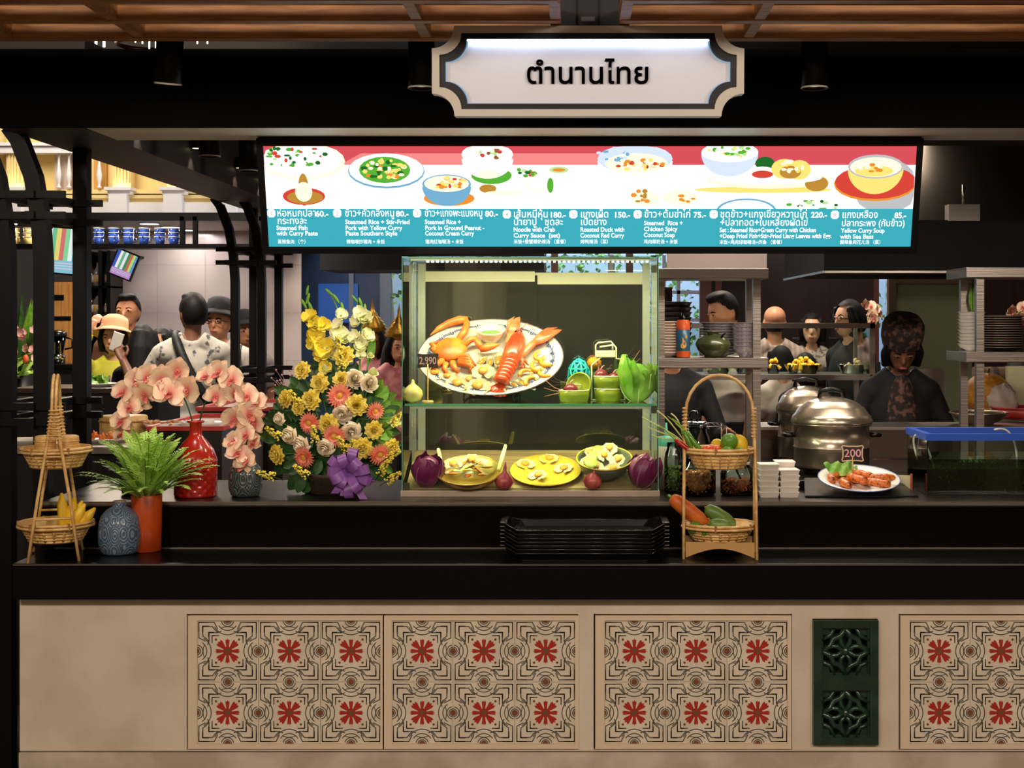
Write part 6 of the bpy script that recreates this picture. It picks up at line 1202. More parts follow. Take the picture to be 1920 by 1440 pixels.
for c, pxs in (('blue', (182, 210, 238, 267, 297, 323)), ('yellow', (22, 50, 113, 140))):
    for j, px in enumerate(pxs):
        for k in range(3):
            t = thing('enamel_cup', '%s %s enamel cup of the %s %s stack from the left' % (('bottom', 'middle', 'top')[k], c, nth[j], c), 'cup', (P(px, 0, YS1).x, YS1+.04, zB+.0161+k*.032), rnd(-2, 2), '%s enamel cups on the stall shelf' % c)
            for nm, me in zip(('cup_body', 'rim', 'handle'), cupm[c]): ob(nm, me, t)
# screens of the stall
def screen(label, px, py, Y, w_, h_, rot, cols, band, back=.3):
    t = thing('monitor', label, 'monitor', P(px, py, Y), rot=rot); MB().box(-w_/2-.012, w_/2+.012, -h_/2-.012, h_/2+.012, -.03, -.002).build('casing', BLACKM, t); mb = MB(); ms = []
    n = len(cols)
    for i, c in enumerate(cols): mb.mat(i).poly([(-w_/2+w_*i/n, -h_*.22, 0), (-w_/2+w_*(i+1)/n, -h_*.22, 0), (-w_/2+w_*(i+1.3)/n if i < n-1 else w_/2, h_/2, 0), (-w_/2+w_*(i+.3 if i else 0)/n, h_/2, 0)]); ms.append(E('scr_%d_%d_%d' % c, c, .9))
    mb.mat(n).poly([(-w_/2, -h_/2, 0), (w_/2, -h_/2, 0), (w_/2, -h_*.22, 0), (-w_/2, -h_*.22, 0)]); ms.append(E('scr_%d_%d_%d' % band, band, .8)); mb.build('picture', ms, t)
    for k in range(3): MB().box(-w_*.44, w_*.44, -h_*(.29+.06*k), -h_*(.27+.06*k), .0003, .0006).build('text_line', E('scr_text', (235, 225, 240), .8), t)
    MB().tube([(0, h_*.3, -.03), (0, h_*.3+.02, -.06), (0, h_*.3+.02, -back)], .012, 6).build('arm', BLACKM, t)
S1 = [(70, 90, 190), (240, 244, 250), (120, 180, 130), (230, 240, 250), (80, 140, 90), (200, 110, 90), (190, 220, 120), (100, 150, 210)]
screen('tilted portrait monitor with a pink lower band on the stall wall', 232, 496, 11.2, .17, .20, (PI/2, R(22), 0), S1, (196, 150, 210), .42)
screen('wide monitor with a pale blue lower band seen between the posts', 115, 470, 10.0, .24, .32, (PI/2, R(5), R(-10)), [(230, 240, 255), (120, 200, 150), (240, 220, 120), (220, 120, 120), (140, 220, 160), (240, 250, 250), (90, 180, 200)], (150, 210, 230))
# bottle rack, wooden door, blender, plants between the posts
bk = thing('bottle_rack', 'dark bottle rack beside the tiled stall wall', 'rack', (P(150, 0, 11.2).x, 11.2, 0)); bw = P(207, 0, 11.2).x-P(150, 0, 11.2).x
for px in (0, bw-.03, bw*.6): MB().box(px, px+.03, 0, .3, 0, 2.2).build('upright', BLACKM, bk)
zsx = [Zp(y, 11.2) for y in (536, 592, 660)]
for z in zsx: MB().box(0, bw, 0, .3, z-.015, z).build('shelf_board', BLACKM, bk)
MB().box(0, bw, .3, .31, 0, 2.2).build('back_panel', DARK, bk)
BG = [M('bottle_amber', (90, 50, 24), .1, coat=.5), M('bottle_clear', (150, 140, 130), .1, trans=.4), M('bottle_green', (40, 60, 40), .1)]
for z, zn in ((zsx[0], 'top'), (zsx[1], 'middle')):
    for k in range(3):
        t = thing('liquor_bottle', '%s liquor bottle on the %s board of the dark rack' % (('left', 'middle', 'right')[k], zn), 'bottle', (P(162+14*k, 0, 11.2).x, 11.3, z), group='bottles on the dark rack'); MB().lathe([(0, 0), (.036, 0), (.038, .004), (.038, .12), (.014, .16), (.014, .20), (0, .20)], 16).build('bottle_body', BG[k], t); MB().lathe([(.036, .03), (.0386, .03), (.0386, .09), (.036, .09)], 16, cap=False).build('bottle_label', WB if k != 1 else BAMBOO, t); MB().lathe([(.015, .19), (.015, .215), (0, .215)], 12, cap=False).build('cap', BLACK, t)
wd_ = thing('wooden_door', 'light wooden door with dark signs between the column posts', 'door', (P(88, 0, 9.8).x, 9.8, 0)); dw = P(142, 0, 9.8).x-P(88, 0, 9.8).x
for k in range(4): MB().box(dw*k/4+.001, dw*(k+1)/4-.001, 0, .04, Zp(690, 9.8), Zp(529, 9.8)).build('plank', M('door_wood', (206, 150, 84), .5, rgb2=(190, 130, 66), nscale=4, stretch=(12, 1, 1)), wd_)
for a, b, y0, y1 in ((.02, .12, 553, 563), (.03, .17, 593, 601)): MB().box(a, b, -.006, 0, Zp(y1, 9.8), Zp(y0, 9.8)).build('sign_strip', BLACKM, wd_)
MB().box(0, dw, 0, .05, 0, Zp(690, 9.8)).build('door_base', DARK, wd_)
t = thing('blender', 'dark glass blender jug standing before the wooden door', 'blender', (P(108, 0, 9.6).x, 9.6, Zp(682, 9.6))); MB().lathe([(0, 0), (.05, 0), (.055, .06), (.04, .07)], 16).build('motor_base', CHROME, t); MB().lathe([(.036, .07), (.06, .19), (.058, .19), (.034, .075)], 16, cap=False).build('jug', CLR, t); MB().lathe([(.062, .19), (.064, .215), (.03, .23), (0, .235)], 16, cap=False).build('lid', BLACK, t); MB().box(-.012, .012, -.012, .012, .07, .19).build('blade_shaft', BLACK, t); MB().tube([(.06, 0, .18), (.10, 0, .17), (.10, 0, .11), (.05, 0, .10)], .007, 6).build('handle', BLACK, t)
sidetable('black counter under the blender and wooden door', 60, 136, 683, 9.45, .30, BLACK)
pb = Vector((P(32, 0, 8.9).x, 8.9, 0)); pz = Zp(702, 8.9)
t = thing('planter', 'black fluted planter behind the left column', 'planter', pb); MB().lathe([(0, 0), (.20, 0), (.22, .05), (.22, pz), (.20, pz), (.20, pz-.05), (0, pz-.05)], 24, wob=lambda a, i: .02*math.cos(12*a)).build('planter_body', BLACK, t)
sn_ = thing('snake_plant', 'upright pointed green leaves in the black planter', 'plant', pb+Vector((0, .03, pz-.05)))
for k in range(12): a = rnd(-.5, .45); l_ = rnd(.45, .62); MB().grid(lambda u, v: ((v-.5)*.05*math.sin(PI*min(1, u*.8+.2))+a*l_*u*.6, .06*math.sin(k*2.1)*u, l_*u), 8, 3).build('leaf', LEAF if k % 2 else LEAFL, sn_, (rnd(-.05, .05), rnd(-.04, .04), 0))
pk = thing('pink_blossoms', 'pale pink blossoms in front of the pointed leaves', 'flowers', pb+Vector((0, -.10, pz-.06))); PKM = M('blossom_pink', (224, 186, 178), .6, rgb2=(206, 140, 140), nscale=30)
for k in range(22):
    p = Vector((rnd(-.16, .2), rnd(-.05, .05), rnd(.16, .38))); mb = MB()
    for j in range(5): petal(mb, 2*PI*j/5, .035, .018, .4, .2)
    mb.build('blossom', PKM, pk, p, (PI/2+rnd(-.5, .5), 0, rnd(-.6, .6)))
MB().tube([(0, 0, 0), (.02, 0, .3)], .006, 5).build('stem', LEAFD, pk)
fn2 = thing('fern_tuft', 'yellow-green fern tuft with red tips at the planter rim', 'fern', pb+Vector((0, -.14, pz-.05)))
for k in range(26): ob('frond', FR[k % 4], fn2, (rnd(-.08, .1), 0, 0), (0, rnd(.2, 1.2), rnd(0, 6.28)), rnd(.18, .28))
for k in range(4): MB().ell((rnd(-.02, .14), -.05, rnd(.1, .2)), (.02, .02, .03), 8, 6).build('red_bloom', M('red_bloom', (220, 80, 50), .5), fn2)
# ------------------------------------------------------------------ yellow upper facade
YY = 14.0; YEL = M('facade_yellow', (230, 206, 146), .6, rgb2=(222, 196, 130), nscale=2); YED = M('facade_ochre', (196, 146, 70), .6); WHP = M('facade_white', (226, 220, 220), .5)
FX = lambda px: (px-CX)*YY/FPX; FZ = lambda py: EYE-(py-CY)*YY/FPX
fw = struct(MB().box(FX(-260), FX(560), YY+.2, YY+.3, FZ(410), 6.0).build('wall_facade', YEL))
MB().box(FX(92), FX(146), YY+.15, YY+.199, FZ(352), FZ(262)).build('balcony_recess', M('recess_pink', (206, 186, 176), .6), fw); MB().box(FX(166), FX(190), YY+.15, YY+.199, FZ(352), FZ(262)).build('balcony_recess', YED, fw)
MB().box(FX(-260), FX(560), YY-.05, YY+.199, FZ(402), FZ(380)).build('white_band', WHP, fw)
for y0, y1, d in ((380, 372, .02), (372, 366, -.02), (362, 354, .06)): MB().box(FX(-260), FX(560), YY+d, YY+.199, FZ(y0), FZ(y1)).build('cornice_moulding', YEL if d else YED, fw)
MB().box(FX(-260), FX(150), YY-.02, YY+.14, FZ(287), FZ(270)).build('balcony_rail', WHP, fw); MB().box(FX(-260), FX(150), YY-.05, YY+.14, FZ(274), FZ(268)).build('balcony_rail', WHP, fw)
def pilaster(px, wide=17):
    mb = MB(); mb.box(FX(px-wide), FX(px+wide), YY+.04, YY+.199, FZ(352), 6.0)
    o = mb.build('pilaster', YEL, fw)
    for k in range(5): MB().box(FX(px-wide+5+k*6), FX(px-wide+8+k*6), YY+.02, YY+.04, FZ(342), 5.9).build('flute', YEL, o)
    MB().box(FX(px-wide-8), FX(px+wide+8), YY-.10, YY+.1, FZ(358), FZ(352)).build('capital', WHP, o); MB().box(FX(px-wide-4), FX(px+wide+4), YY-.06, YY+.1, FZ(366), FZ(358)).build('capital', WHP, o); MB().box(FX(px-wide), FX(px+wide), YY-.09, YY+.1, FZ(402), FZ(366)).build('pedestal', WHP, o)
    lamp('pilaster_uplight', (FX(px), YY-.04, FZ(350)), 1.6, (1, .80, .42), 'SPOT', .03, target=(FX(px), YY+.16, FZ(335)), spot=140)
for px in (26, 226, 328, 430): pilaster(px)
for i, px in enumerate((107, 126, 147, 183)):
    MB().lathe([(.022, 0), (.024, .012), (.012, .03), (.014, .05), (.026, .10), (.028, .14), (.018, .20), (.011, .27), (.011, .31), (.018, .33), (.012, .345), (.024, .365), (.026, .38)], 14, c=(FX(px), YY+.05, FZ(352)), sx=1.0, sy=1.0).build('baluster', WHP, fw)
# ------------------------------------------------------------------ glass food counter with mango, benches
Y8 = 8.2; g0x, g1x = P(1250, 0, Y8).x, P(1641, 0, Y8).x; zt8, zs8 = Zp(606, Y8), Zp(703, Y8)
gc = thing('glass_counter', 'glass-fronted food counter with bowls of mango behind the cook', 'counter', (g0x, Y8, 0)); gw = g1x-g0x
MB().box(0, gw, 0, .5, zs8-.03, zs8).build('counter_ledge', STEEL, gc); MB().box(0, gw, .05, .5, 0, .85).build('counter_body', DARK, gc); MB().box(0, gw, 0, .02, zt8-.03, zt8).build('top_rail', STEEL, gc); MB().box(0, gw, .48, .5, zt8-.03, zt8).build('top_rail', STEEL, gc)
for x in (0, gw-.03): 
    for y in (0, .47): MB().box(x, x+.03, y, y+.03, .85, zt8).build('corner_post', STEEL, gc)
MB().box(.03, gw-.03, .004, .009, zs8, zt8-.03).build('front_pane', CLR, gc); MB().box(gw-.02, gw-.015, .03, .47, zs8, zt8-.03).build('side_pane', CLR, gc)
lamp('counter_strip', ((g0x+g1x)/2, Y8+.10, zt8-.04), 5, (1, .9, .6), size=gw*.8, sizey=.03, target=((g0x+g1x)/2, Y8+.2, zs8))
MAN = M('mango', (240, 186, 40), .35, rgb2=(232, 160, 24), nscale=20); SAL = M('salad_green', (120, 160, 60), .5, rgb2=(190, 190, 90), nscale=20)
for lab, px, r_, m, n in (('clear bowl heaped with yellow mango pieces', 1505, .115, MAN, 90), ('clear bowl of green salad on the glass counter', 1346, .085, SAL, 40), ('shallow clear bowl of mango left of the shelf post', 1398, .07, MAN, 34), ('small clear bowl of yellow fruit by the shelf post', 1450, .045, MAN, 16), ('clear tray of pale snacks at the right end of the counter', 1598, .09, SHELLW, 26), ('dark golden snack dish at the left end of the counter', 1274, .05, M('gold_snack', (150, 110, 40), .5), 20)):
    t = thing('fruit_bowl', lab, 'bowl', (P(px, 0, 8.4).x, 8.4, zs8), group='bowls on the glass counter'); MB().lathe([(0, 0), (r_*.7, 0), (r_, .055), (r_*.97, .055), (r_*.68, .004), (0, .004)], 24).build('bowl_glass', CLR, t); mb = MB()
    for i in range(n): q = math.sqrt(random.random())*r_*.85; a = rnd(0, 7); mb.ell((q*math.cos(a), q*math.sin(a), .02+.055*(1-q/r_)*random.random()*1.6+.01), (.017, .012, .010), 7, 4, rot=(rnd(0, 3), rnd(0, 3), 0))
    mb.build('fruit_pieces', m, t)['kind'] = 'stuff'
def plaid(nt, b):
    tc = nt.nodes.new('ShaderNodeTexCoord'); outs = []
    for ax, scl in (('X', 3.2), ('Z', 5.0)):
        wv = nt.nodes.new('ShaderNodeTexWave'); wv.bands_direction = ax; wv.inputs['Scale'].default_value = scl; nt.links.new(tc.outputs['Object'], wv.inputs['Vector']); rp = nt.nodes.new('ShaderNodeValToRGB'); rp.color_ramp.elements[0].position = .55; rp.color_ramp.elements[1].position = .75; rp.color_ramp.elements[0].color = (*L3((150, 116, 88)), 1); rp.color_ramp.elements[1].color = (*L3((70, 50, 40)), 1); nt.links.new(wv.outputs['Fac'], rp.inputs[0]); outs.append(rp)
    mx = nt.nodes.new('ShaderNodeMix'); mx.data_type = 'RGBA'; mx.blend_type = 'MULTIPLY'; mx.inputs[0].default_value = .8; nt.links.new(outs[0].outputs[0], mx.inputs[6]); nt.links.new(outs[1].outputs[0], mx.inputs[7]); nt.links.new(mx.outputs[2], b.inputs['Base Color'])
PLD = node_mat('plaid_cloth', plaid, .8)
for lab, px0, px1 in (('brown plaid bench back seen under the glass counter', 1275, 1560), ('brown plaid bench back at the far right', 1835, 1990)):
    a, b = P(px0, 690, 9.65), P(px1, 690, 9.65); t = thing('plaid_bench', lab, 'bench', (a.x, 9.78, 0)); w_ = b.x-a.x
    for k in range(3): MB().tube([(0, 0, a.z-.06-k*.125), (w_*.5, 0, a.z-.06-k*.125), (w_, 0, a.z-.06-k*.125)], .064, 12).build('back_cushion', PLD, t)
    MB().box(0, w_, -.3, .06, .25, .45).build('seat', PLD, t); MB().box(.02, w_-.02, -.28, .1, 0, .25).build('bench_base', DARK, t); MB().box(0, w_, .055, .1, .25, a.z).build('back_board', DARK, t)
for lab, px, py, n in (('pink flower bunch beside the woman with glasses', 1628, 590, 12), ('pink flower bunch at the right edge behind the dark plates', 1912, 590, 14)):
    Y = 10.3; t = thing('pink_flowers', lab, 'flowers', Vector((P(px, 0, Y).x, Y, 0)), group='pink flower bunches in the background'); z = Zp(py, Y)
    MB().lathe([(0, 0), (.10, 0), (.12, z*.5), (.09, z-.35), (0, z-.35)], 16).build('stand', DARK, t); MB().tube([(0, 0, z-.35), (0, 0, z)], .01, 6).build('stem', LEAFD, t)
    for k in range(n): ob('blossom', OM[k % 4], t, (rnd(-.09, .09), rnd(-.06, .06), z+rnd(-.10, .08)), (PI/2+rnd(-.5, .5), 0, rnd(-.8, .8)), 1.0)
cl_ = thing('melon', 'round orange melon on the ledge at the right', 'melon', Vector((P(1838, 0, 6.5).x, 6.5, zg+.0141))); cl_.location.y = 6.72; cl_.location.x = P(1838, 0, 6.72).x; cl_.location.z = 0.0
# ledge carrying melon and bags at the right
lz = Zp(782, 6.75); lg = thing('rear_ledge', 'stainless rear worktop behind the right pass shelf', 'worktop', (P(1828, 0, 6.75).x, 6.62, 0)); MB().box(0, .8, 0, .5, lz-.03, lz).build('worktop', STEEL, lg); MB().box(.02, .8, .02, .48, 0, lz-.03).build('cabinet', DARK, lg)
cl_.location = (P(1836, 0, 6.9).x+.04, 6.9, lz)
MB().ell((0, 0, .105), (.115, .115, .105), 24, 14).build('melon_skin', M('melon_skin', (216, 150, 50), .5, rgb2=(190, 120, 40), nscale=40, bump=.5, bscale=60), cl_); MB().tube([(0, 0, .2), (.01, 0, .23)], [.008, .006], 6).build('melon_stem', LEAFD, cl_)
t = thing('plastic_bag', 'crumpled pale plastic bag beside the melon', 'bag', (P(1880, 0, 6.78).x, 6.78, lz)); MB().ell((0, 0, .075), (.07, .05, .08), 18, 12, wob=lambda a, th: .12*math.sin(5*a+3*th)+.08*math.cos(9*th+a)).build('bag_film', M('bag_film', (206, 190, 180), .4), t)
t = thing('plastic_basket', 'red plastic basket at the right edge of the rear worktop', 'basket', (P(1912, 0, 6.72).x, 6.70, lz)); MB().lathe([(0, 0), (.12, 0), (.14, .05), (.136, .05), (.117, .004), (0, .004)], 24).build('basket_wall', M('plastic_red', (180, 50, 46), .4), t); MB().tube([(math.cos(2*PI*i/24)*.14, math.sin(2*PI*i/24)*.14, .05) for i in range(24)], .005, 5, closed=True).build('rim', M('plastic_red'), t)
t = thing('white_carton', 'cream carton lid behind the plastic bag', 'carton', (P(1915, 0, 6.95).x, 6.95, lz)); MB().cbox((0, 0, .12), (.15, .03, .24)).build('carton_side', M('carton_cream', (206, 206, 160), .6), t)
t = thing('paper_sheet', 'pale paper sheet leaning behind the cook', 'paper', (P(1775, 0, 7.6).x, 7.6, 0)); MB().box(-.10, .08, 0, .004, 0, Zp(690, 7.6)).build('sheet', M('paper_grey', (170, 160, 150), .7), t, rot=(0, R(-4), 0))
# ================================================================== people
SK = {'light': M('skin_light', (222, 172, 140), .5, sss=.1), 'tan': M('skin_tan', (196, 138, 104), .5, sss=.1), 'dark': M('skin_dark', (122, 80, 58), .5, sss=.05)}
HAIR = M('hair_black', (12, 10, 9), .6, spec=.25, bump=.4, bscale=200, stretch=(1, 1, .1)); LIP = M('lips', (164, 84, 76), .5); EYEM = M('eye_dark', (24, 16, 14), .2); EYEW = M('eye_white', (150, 132, 122), .4)
def finger_set(mb, wr, d, side, grip, k):
    d = d.normalized(); n = side.normalized(); up = d.cross(n).normalized()
    pc_ = wr+d*.045*k; 
    mb.tube([wr-d*.01, wr+d*.03*k, wr+d*.085*k], [.026*k, .036*k, .034*k], 10, flat=.55)
    for i, (o, l_) in enumerate(((-.027, .066), (-.009, .076), (.009, .072), (.026, .056))):
        a = wr+d*.075*k+n*o*k; b = a+d*l_*.5*k-up*grip*.012*k; c = b+d*l_*.5*k*(1-grip*.7)-up*grip*.034*k
        mb.tube([a, b, c], [.0098*k, .0092*k, .008*k], 7)
    a = wr+d*.02*k-n*.028*k; mb.tube([a, a+d*.03*k-n*.024*k-up*.006, a+d*.062*k-n*.026*k-up*.012*grip], [.012*k, .0105*k, .009*k], 7)
def person(label, px, Y, h, face=0, skin='tan', top=None, bottom=None, hair='short', arms=None, yaw=0, pitch=0, sleeve='short', female=False, lean=0, glasses=False, cover=None):
    k = h/1.70; t = thing('person', label, 'person', (P(px, 0, Y).x, Y, 0), face); sk = SK[skin]
    HR = Matrix.Translation((0, .0, 1.46)) @ Matrix.Rotation(yaw, 4, 'Z') @ Matrix.Rotation(pitch, 4, 'X') @ Matrix.Translation((0, 0, -1.46))
    LN = Matrix.Translation((0, 0, .95)) @ Matrix.Rotation(lean, 4, 'X') @ Matrix.Translation((0, 0, -.95))
    SC = Matrix.Scale(k, 4)
    A = SC @ LN; H = A @ HR
    sw = .155 if female else .178; arms = arms or {}
    def torso(mb, g=0):
        mb.tf(A); mb.ell((0, 0, 1.22), (.15+g, .10+g, .20+g)); mb.ell((0, .0, 1.04), ((.125 if female else .14)+g, .09+g, .18+g))
        for s in (-1, 1): mb.ell((s*(sw-.03), .012, 1.345), (.075+g, .062+g, .065+g)); mb.tube([(s*(sw-.02), .015, 1.36), (s*.04, .02, 1.43)], [.045+g, .045+g], 10)
        mb.tf(SC); mb.ell((0, 0, .90), (.155+g, .11+g, .13+g))
    def legs(mb, g=0):
        mb.tf(SC)
        for s in (-1, 1): mb.tube([(s*.08, 0, .92), (s*.09, -.01, .50), (s*.09, .015, .08)], [.088+g, .060+g, .044+g], 10)
    J = {}
    for s, nm in ((-1, 'R'), (1, 'L')):
        sh = Vector((s*sw, .01, 1.36)); el, hd_ = arms.get(nm, ((s*(sw+.055), .03, 1.07), (s*(sw+.05), -.03, .83))); J[nm] = (sh, Vector(el), Vector(hd_))
    b = MB(); b.tf(H); b.ell((0, -.002, 1.592), (.078, .094, .104)); b.ell((0, .02, 1.625), (.078, .085, .075)); b.ell((0, -.036, 1.535), (.052, .055, .056)); b.ell((0, -.098, 1.566), (.012, .016, .021)); b.tube([(0, -.088, 1.60), (0, -.104, 1.562)], [.007, .012], 8)
    for s in (-1, 1): b.ell((s*.076, .012, 1.575), (.010, .020, .030)); b.ell((s*.034, -.082, 1.595), (.018, .012, .012))
    b.ell((0, -.088, 1.528), (.020, .010, .010)); b.tf(A); b.tube([(0, .02, 1.38), (0, .012, 1.44), (0, .0, 1.53)], [.058, .050 if not female else .043, .052 if not female else .045], 12)
    torso(b); legs(b)
    for s in (-1, 1): b.tf(SC); b.ell((s*.09, -.05, .038), (.042, .12, .038))
    for nm in 'RL':
        sh, el, hd_ = J[nm]; b.tf(A); f = .88 if female else 1; b.tube([sh, sh.lerp(el, .5), el, el.lerp(hd_, .35), hd_], [.050*f, .044*f, .036*f, .037*f, .025*f], 10)
        d = hd_-el; sd = d.cross(Vector((0, -1, .3))); finger_set(b, hd_, d, sd if nm == 'L' else -sd, .5, 1.0)
    b.tf(None); ob('body', solid(b, 'body', sk, .0068*k, 3, .35), t)
    c = MB(); torso(c, .014); c.tf(A)
    c.tube([(0, .012, 1.36), (0, .012, 1.425)], [.075, .066], 12)
    if sleeve != 'none':
        for nm in 'RL':
            sh, el, hd_ = J[nm]; e = sh.lerp(el, .72) if sleeve == 'short' else None; f = .9 if female else 1
            if e is not None: c.tube([sh, e], [.062*f, .060*f], 10)
            else: c.tube([sh, el, el.lerp(hd_, .9)], [.060*f, .048*f, .040*f], 10)
    c.tf(None); ob('shirt', solid(c, 'shirt', top, .012, 3), t)
    g = MB(); g.tf(SC); g.ell((0, 0, .88), (.168, .122, .13)); legs(g, .014); g.tf(None); ob('trousers', solid(g, 'trousers', bottom or M('trousers_dark', (24, 24, 30), .8), .014, 3), t)
    for s in (-1, 1): MB().tf(SC).ell((s*.09, -.055, .036), (.05, .13, .036)).build('shoe', BLACK, t)
    # face
    for s in (-1, 1):
        MB().tf(H).ell((s*.033, -.0925, 1.596), (.0125, .005, .0042), 10, 6).build('eye', EYEW, t); MB().tf(H).ell((s*.033, -.097, 1.596), (.0072, .003, .0046), 8, 6).build('iris', EYEM, t)
        MB().tf(H).tube([(s*.016, -.097, 1.612), (s*.035, -.098, 1.617), (s*.052, -.086, 1.610)], [.0035, .004, .002], 6).build('eyebrow', HAIR, t)
    MB().tf(H).ell((0, -.0975, 1.527), (.022, .006, .0065), 10, 6).build('mouth', LIP, t)
    if glasses:
        mb = MB().tf(H)
        for s in (-1, 1): mb.tube([(s*.034+.021*math.cos(2*PI*i/12), -.105, 1.594+.016*math.sin(2*PI*i/12)) for i in range(12)], .002, 5, closed=True); mb.tube([(s*.055, -.105, 1.597), (s*.08, .01, 1.585)], .002, 5)
        mb.tube([(-.013, -.106, 1.597), (.013, -.106, 1.597)], .002, 5); mb.build('glasses', BLACK, t)
    hb = MB(); hb.ell((0, .006, 1.602), (.086, .104, .116), 24, 16)
    if hair == 'short': hb.ell((0, -.02, 1.69), (.062, .075, .032), 16, 10)
    if hair in ('long', 'bob', 'bun'):
        hb.ell((0, .03, 1.57), (.094, .09, .12), 20, 12)
        for s in (-1, 1): hb.tube([(s*.06, -.045, 1.665), (s*.086, -.03, 1.58), (s*.084, -.01, 1.49)], [.026, .028, .02], 8)
    if hair == 'long': hb.tube([(0, .03, 1.66), (0, .06, 1.54), (0, .085, 1.38), (0, .10, 1.14)], [.07, .098, .108, .08], 14)
    if hair == 'bun': hb.ell((0, .115, 1.66), (.05, .045, .045))
    me = solid(hb, 'hair', HAIR, .009, 3); bm = bmesh.new(); bm.from_mesh(me); kill = []
    for v in bm.verts:
        x, y, z = v.co
        if hair in ('short', 'bald'):
            ln = 1.662 if y < -.055 else (1.662-(y+.055)/.05*.072 if y < -.005 else (1.59 if y < .03 else 1.515))
            if z < ln or (hair == 'bald' and z > 1.562): kill.append(v)
        elif y < -.03 and abs(x) < .064-.02*max(0, (z-1.62)/.05) and z < 1.672: kill.append(v)
    bmesh.ops.delete(bm, geom=kill, context='VERTS'); bm.to_mesh(me); bm.free(); me.transform(H); ob('hair', me, t)
    return t, H, A, J
LTH = M('strap_black', (18, 18, 20), .6)
PTN = M('shirt_print', (196, 190, 178), .8, rgb2=(84, 82, 84), nscale=16, nlo=.56, nhi=.62, detail=6); WHS = M('shirt_white', (206, 196, 186), .8); BKS = M('shirt_black', (16, 16, 18), .8); PNS = M('shirt_pinkstripe', (206, 176, 166), .8, rgb2=(186, 150, 144), nscale=8, wave=True)
def hat_bucket(t, H, m, brim=.15, flat=False):
    MB().tf(H @ Matrix.Translation((0, .01, 1.662)) @ Matrix.Rotation(R(-16), 4, 'X')).lathe([(.094, -.01), (.096, .03), (.088, .07), (.06, .09), (0, .096)], 28, cap=False, sy=1.12).build('hat_crown', m, t)
    MB().tf(H @ Matrix.Translation((0, .01, 1.662)) @ Matrix.Rotation(R(-16), 4, 'X')).lathe([(.094, -.008), (brim*.85, -.03), (brim, -.05), (brim-.004, -.054), (.09, -.014)], 28, cap=False, sy=1.12).build('hat_brim', m, t)
# left group
person('tall man with short black hair facing the camera behind the peach-hat woman', 240, 10.3, 1.82, 0, 'tan', M('shirt_brown', (120, 80, 60), .8), hair='short')
t, H, A, J = person('woman in peach bucket hat and yellow cardigan raising a hand to its brim', 214, 9.6, 1.62, 0, 'light', M('cardigan_yellow', (206, 204, 66), .8), hair='bob', female=True, sleeve='long', arms={'R': ((-.185, -.17, 1.47), (-.125, -.13, 1.64))})
hat_bucket(t, H, M('hat_peach', (236, 186, 142), .8), .155)
MB().tf(A).ell((0, -.062, 1.16), (.085, .062, .20), 16, 10).build('striped_top', M('top_striped', (70, 60, 66), .8, rgb2=(170, 150, 160), nscale=14, wave=True), t); MB().tf(A).ell((-.02, -.13, 1.0), (.10, .05, .09), 14, 10, wob=lambda a, th: .08*math.sin(4*a)).build('pink_scarf', M('scarf_pink', (196, 150, 152), .8), t)
person('woman with long black hair seen from behind beside the peach-hat woman', 268, 9.3, 1.60, PI, 'tan', M('shirt_dark', (26, 24, 28), .8), hair='long', female=True)
person('girl with dark tied hair peeking behind the long-haired woman', 301, 10.0, 1.57, R(-20), 'light', M('shirt_grey', (120, 112, 108), .8), hair='bun', female=True)
t, H, A, J = person('man seen from behind in a white printed T-shirt holding up a phone', 362, 9.0, 1.80, PI+R(8), 'dark', PTN, hair='short', yaw=R(28), arms={'L': ((.34, -.06, 1.10), (.44, -.16, 1.30)), 'R': ((-.235, -.02, 1.08), (-.2, -.12, .90))})
MB().tf(A).tube(bez([(.10, -.02, 1.46), (.10, .14, 1.44), (.0, .20, 1.20), (-.14, .17, 1.0), (-.20, .0, .92)], 14), .030, 8).build('cross_strap', LTH, t)
ph = A @ Vector((.49, -.20, 1.40)); pw = t.matrix_basis @ ph
t2 = thing('smartphone', 'white smartphone held up by the man in the printed T-shirt', 'phone', pw, rot=(R(10), R(20), 0)); MB().box(-.036, .036, -.005, .005, -.05, .08).build('phone_body', WHITE, t2, bevel=.004); MB().box(-.03, .03, .0051, .0056, -.03, .06).build('phone_screen', BLACK, t2)
t, H, A, J = person('man in black boonie hat and glasses facing the camera', 412, 9.7, 1.74, 0, 'tan', WHS, hair='short', glasses=True, yaw=R(-10))
hat_bucket(t, H, M('hat_black', (22, 24, 28), .8), .13); MB().tf(A).tube(bez([(.13, .0, 1.43), (.14, -.14, 1.35), (.13, -.15, 1.1), (.12, -.12, .95)], 10), .026, 8, flat=.3).build('bag_strap', LTH, t); MB().tf(A).box(-.16, .16, .11, .24, .95, 1.38).build('backpack', LTH, t)
t, H, A, J = person('person in a black hat half hidden behind the far column', 458, 10.6, 1.66, R(30), 'tan', M('shirt_grey'), hair='short'); hat_bucket(t, H, M('hat_black'), .13)
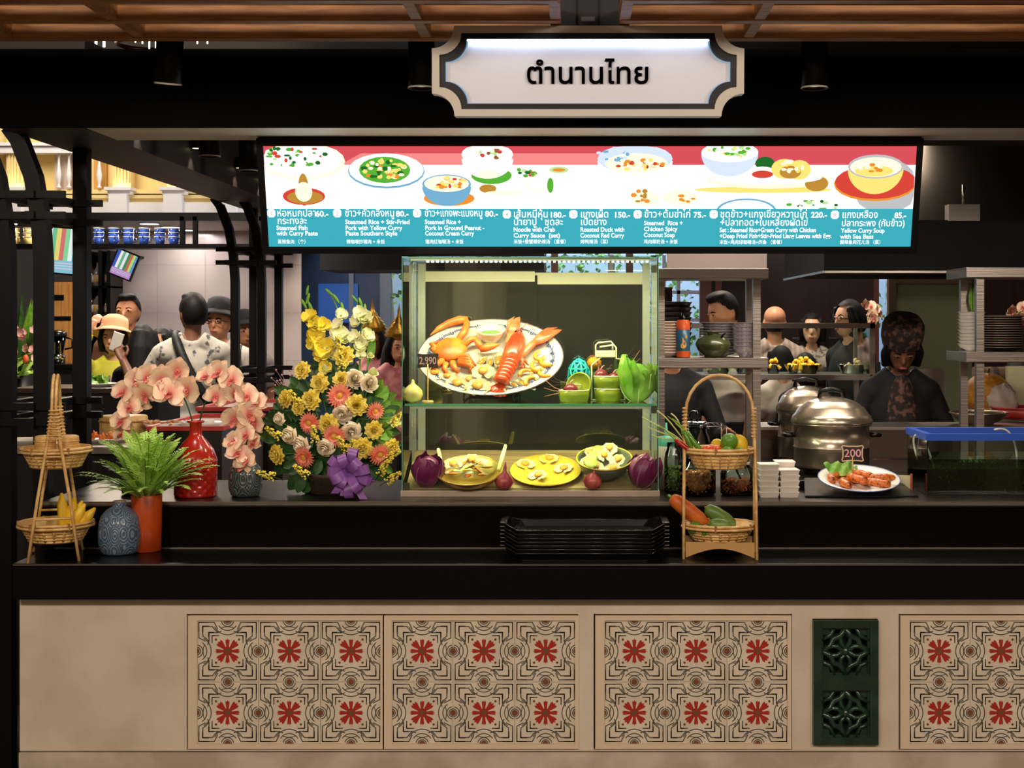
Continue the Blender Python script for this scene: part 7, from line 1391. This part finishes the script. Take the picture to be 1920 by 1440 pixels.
# dancers by the window
PKD = M('costume_pink', (150, 70, 84), .6, rgb2=(176, 110, 110), nscale=20); GOLD = M('crown_gold', (212, 164, 70), .3, .9)
for lab, px, hh, fc in (('woman in pink costume with tall gold crown behind the gladioli', 704, 1.60, R(-15)), ('woman in strapless pink costume with gold crown beside the case', 744, 1.56, R(25))):
    t, H, A, J = person(lab, px, 10.2 if px < 720 else 9.7, hh, fc, 'dark' if px < 720 else 'tan', PKD, hair='long', female=True, sleeve='none' if px > 720 else 'short', pitch=R(8), arms={'R': ((-.22, -.03, 1.10), (-.10, -.22, 1.04)), 'L': ((.22, -.03, 1.10), (.08, -.24, 1.03))})
    MB().tf(H @ Matrix.Translation((0, .0, 1.66))).lathe([(.088, 0), (.098, .012), (.088, .03), (.095, .04), (.075, .055), (.08, .065), (.055, .085), (.058, .095), (.035, .115), (.036, .125), (.016, .16), (.010, .20), (0, .26)], 18, wob=lambda a, i: .05*math.cos(9*a)).build('gold_crown', GOLD, t)
# customers and staff at the right
person('man in a white shirt bending his head near the pass shelf', 1366, 9.05, 1.82, R(-62), 'tan', WHS, hair='short', pitch=R(18))
person('balding man in pink striped shirt seen from behind', 1452, 10.15, 1.74, PI, 'tan', PNS, hair='bald')
person('dark-haired woman in a floral blouse behind the glass counter', 1522, 10.5, 1.68, R(-10), 'light', M('blouse_floral', (180, 160, 150), .8, rgb2=(110, 90, 90), nscale=40, nlo=.5, nhi=.6), hair='bun', female=True)
person('woman in glasses and black jacket looking left behind the counter', 1592, 9.1, 1.76, R(-62), 'light', BKS, hair='bob', female=True, glasses=True, sleeve='long')
person('child with black hair in a white T-shirt behind the mango bowl', 1464, 9.2, 1.46, PI+R(20), 'tan', WHS, hair='bob', female=True)
person('child with round black hair in dark clothes behind the mango bowl', 1510, 8.93, 1.42, PI, 'tan', BKS, hair='bob', female=True)
SCARF = M('scarf_flower', (36, 24, 22), .8, rgb2=(112, 78, 62), nscale=34, nlo=.5, nhi=.62)
t, H, A, J = person('cook in black jacket and flowered headscarf looking down at her work', 1688, 7.0, 1.62, R(-6), 'dark', BKS, hair='bob', female=True, sleeve='long', pitch=R(30), arms={'L': ((.27, -.02, 1.10), (.26, -.26, 1.14)), 'R': ((-.26, -.03, 1.08), (-.16, -.24, 1.02))})
MB().tf(H @ Matrix.Translation((0, .012, 1.645))).lathe([(.104, -.02), (.110, .02), (.108, .075), (.095, .105), (.045, .116), (0, .118)], 24, cap=False, sy=1.1, wob=lambda a, i: .02*math.sin(6*a+i)).build('headscarf', SCARF, t); MB().tf(A).ell((0, -.075, 1.10), (.095, .068, .34), 16, 12).build('apron', SCARF, t)
person('kitchen helper in black behind the plate shelf', 1258, 7.3, 1.62, R(10), 'tan', BKS, hair='short', sleeve='long', arms={'L': ((.26, -.08, 1.10), (.22, -.32, 1.12))})
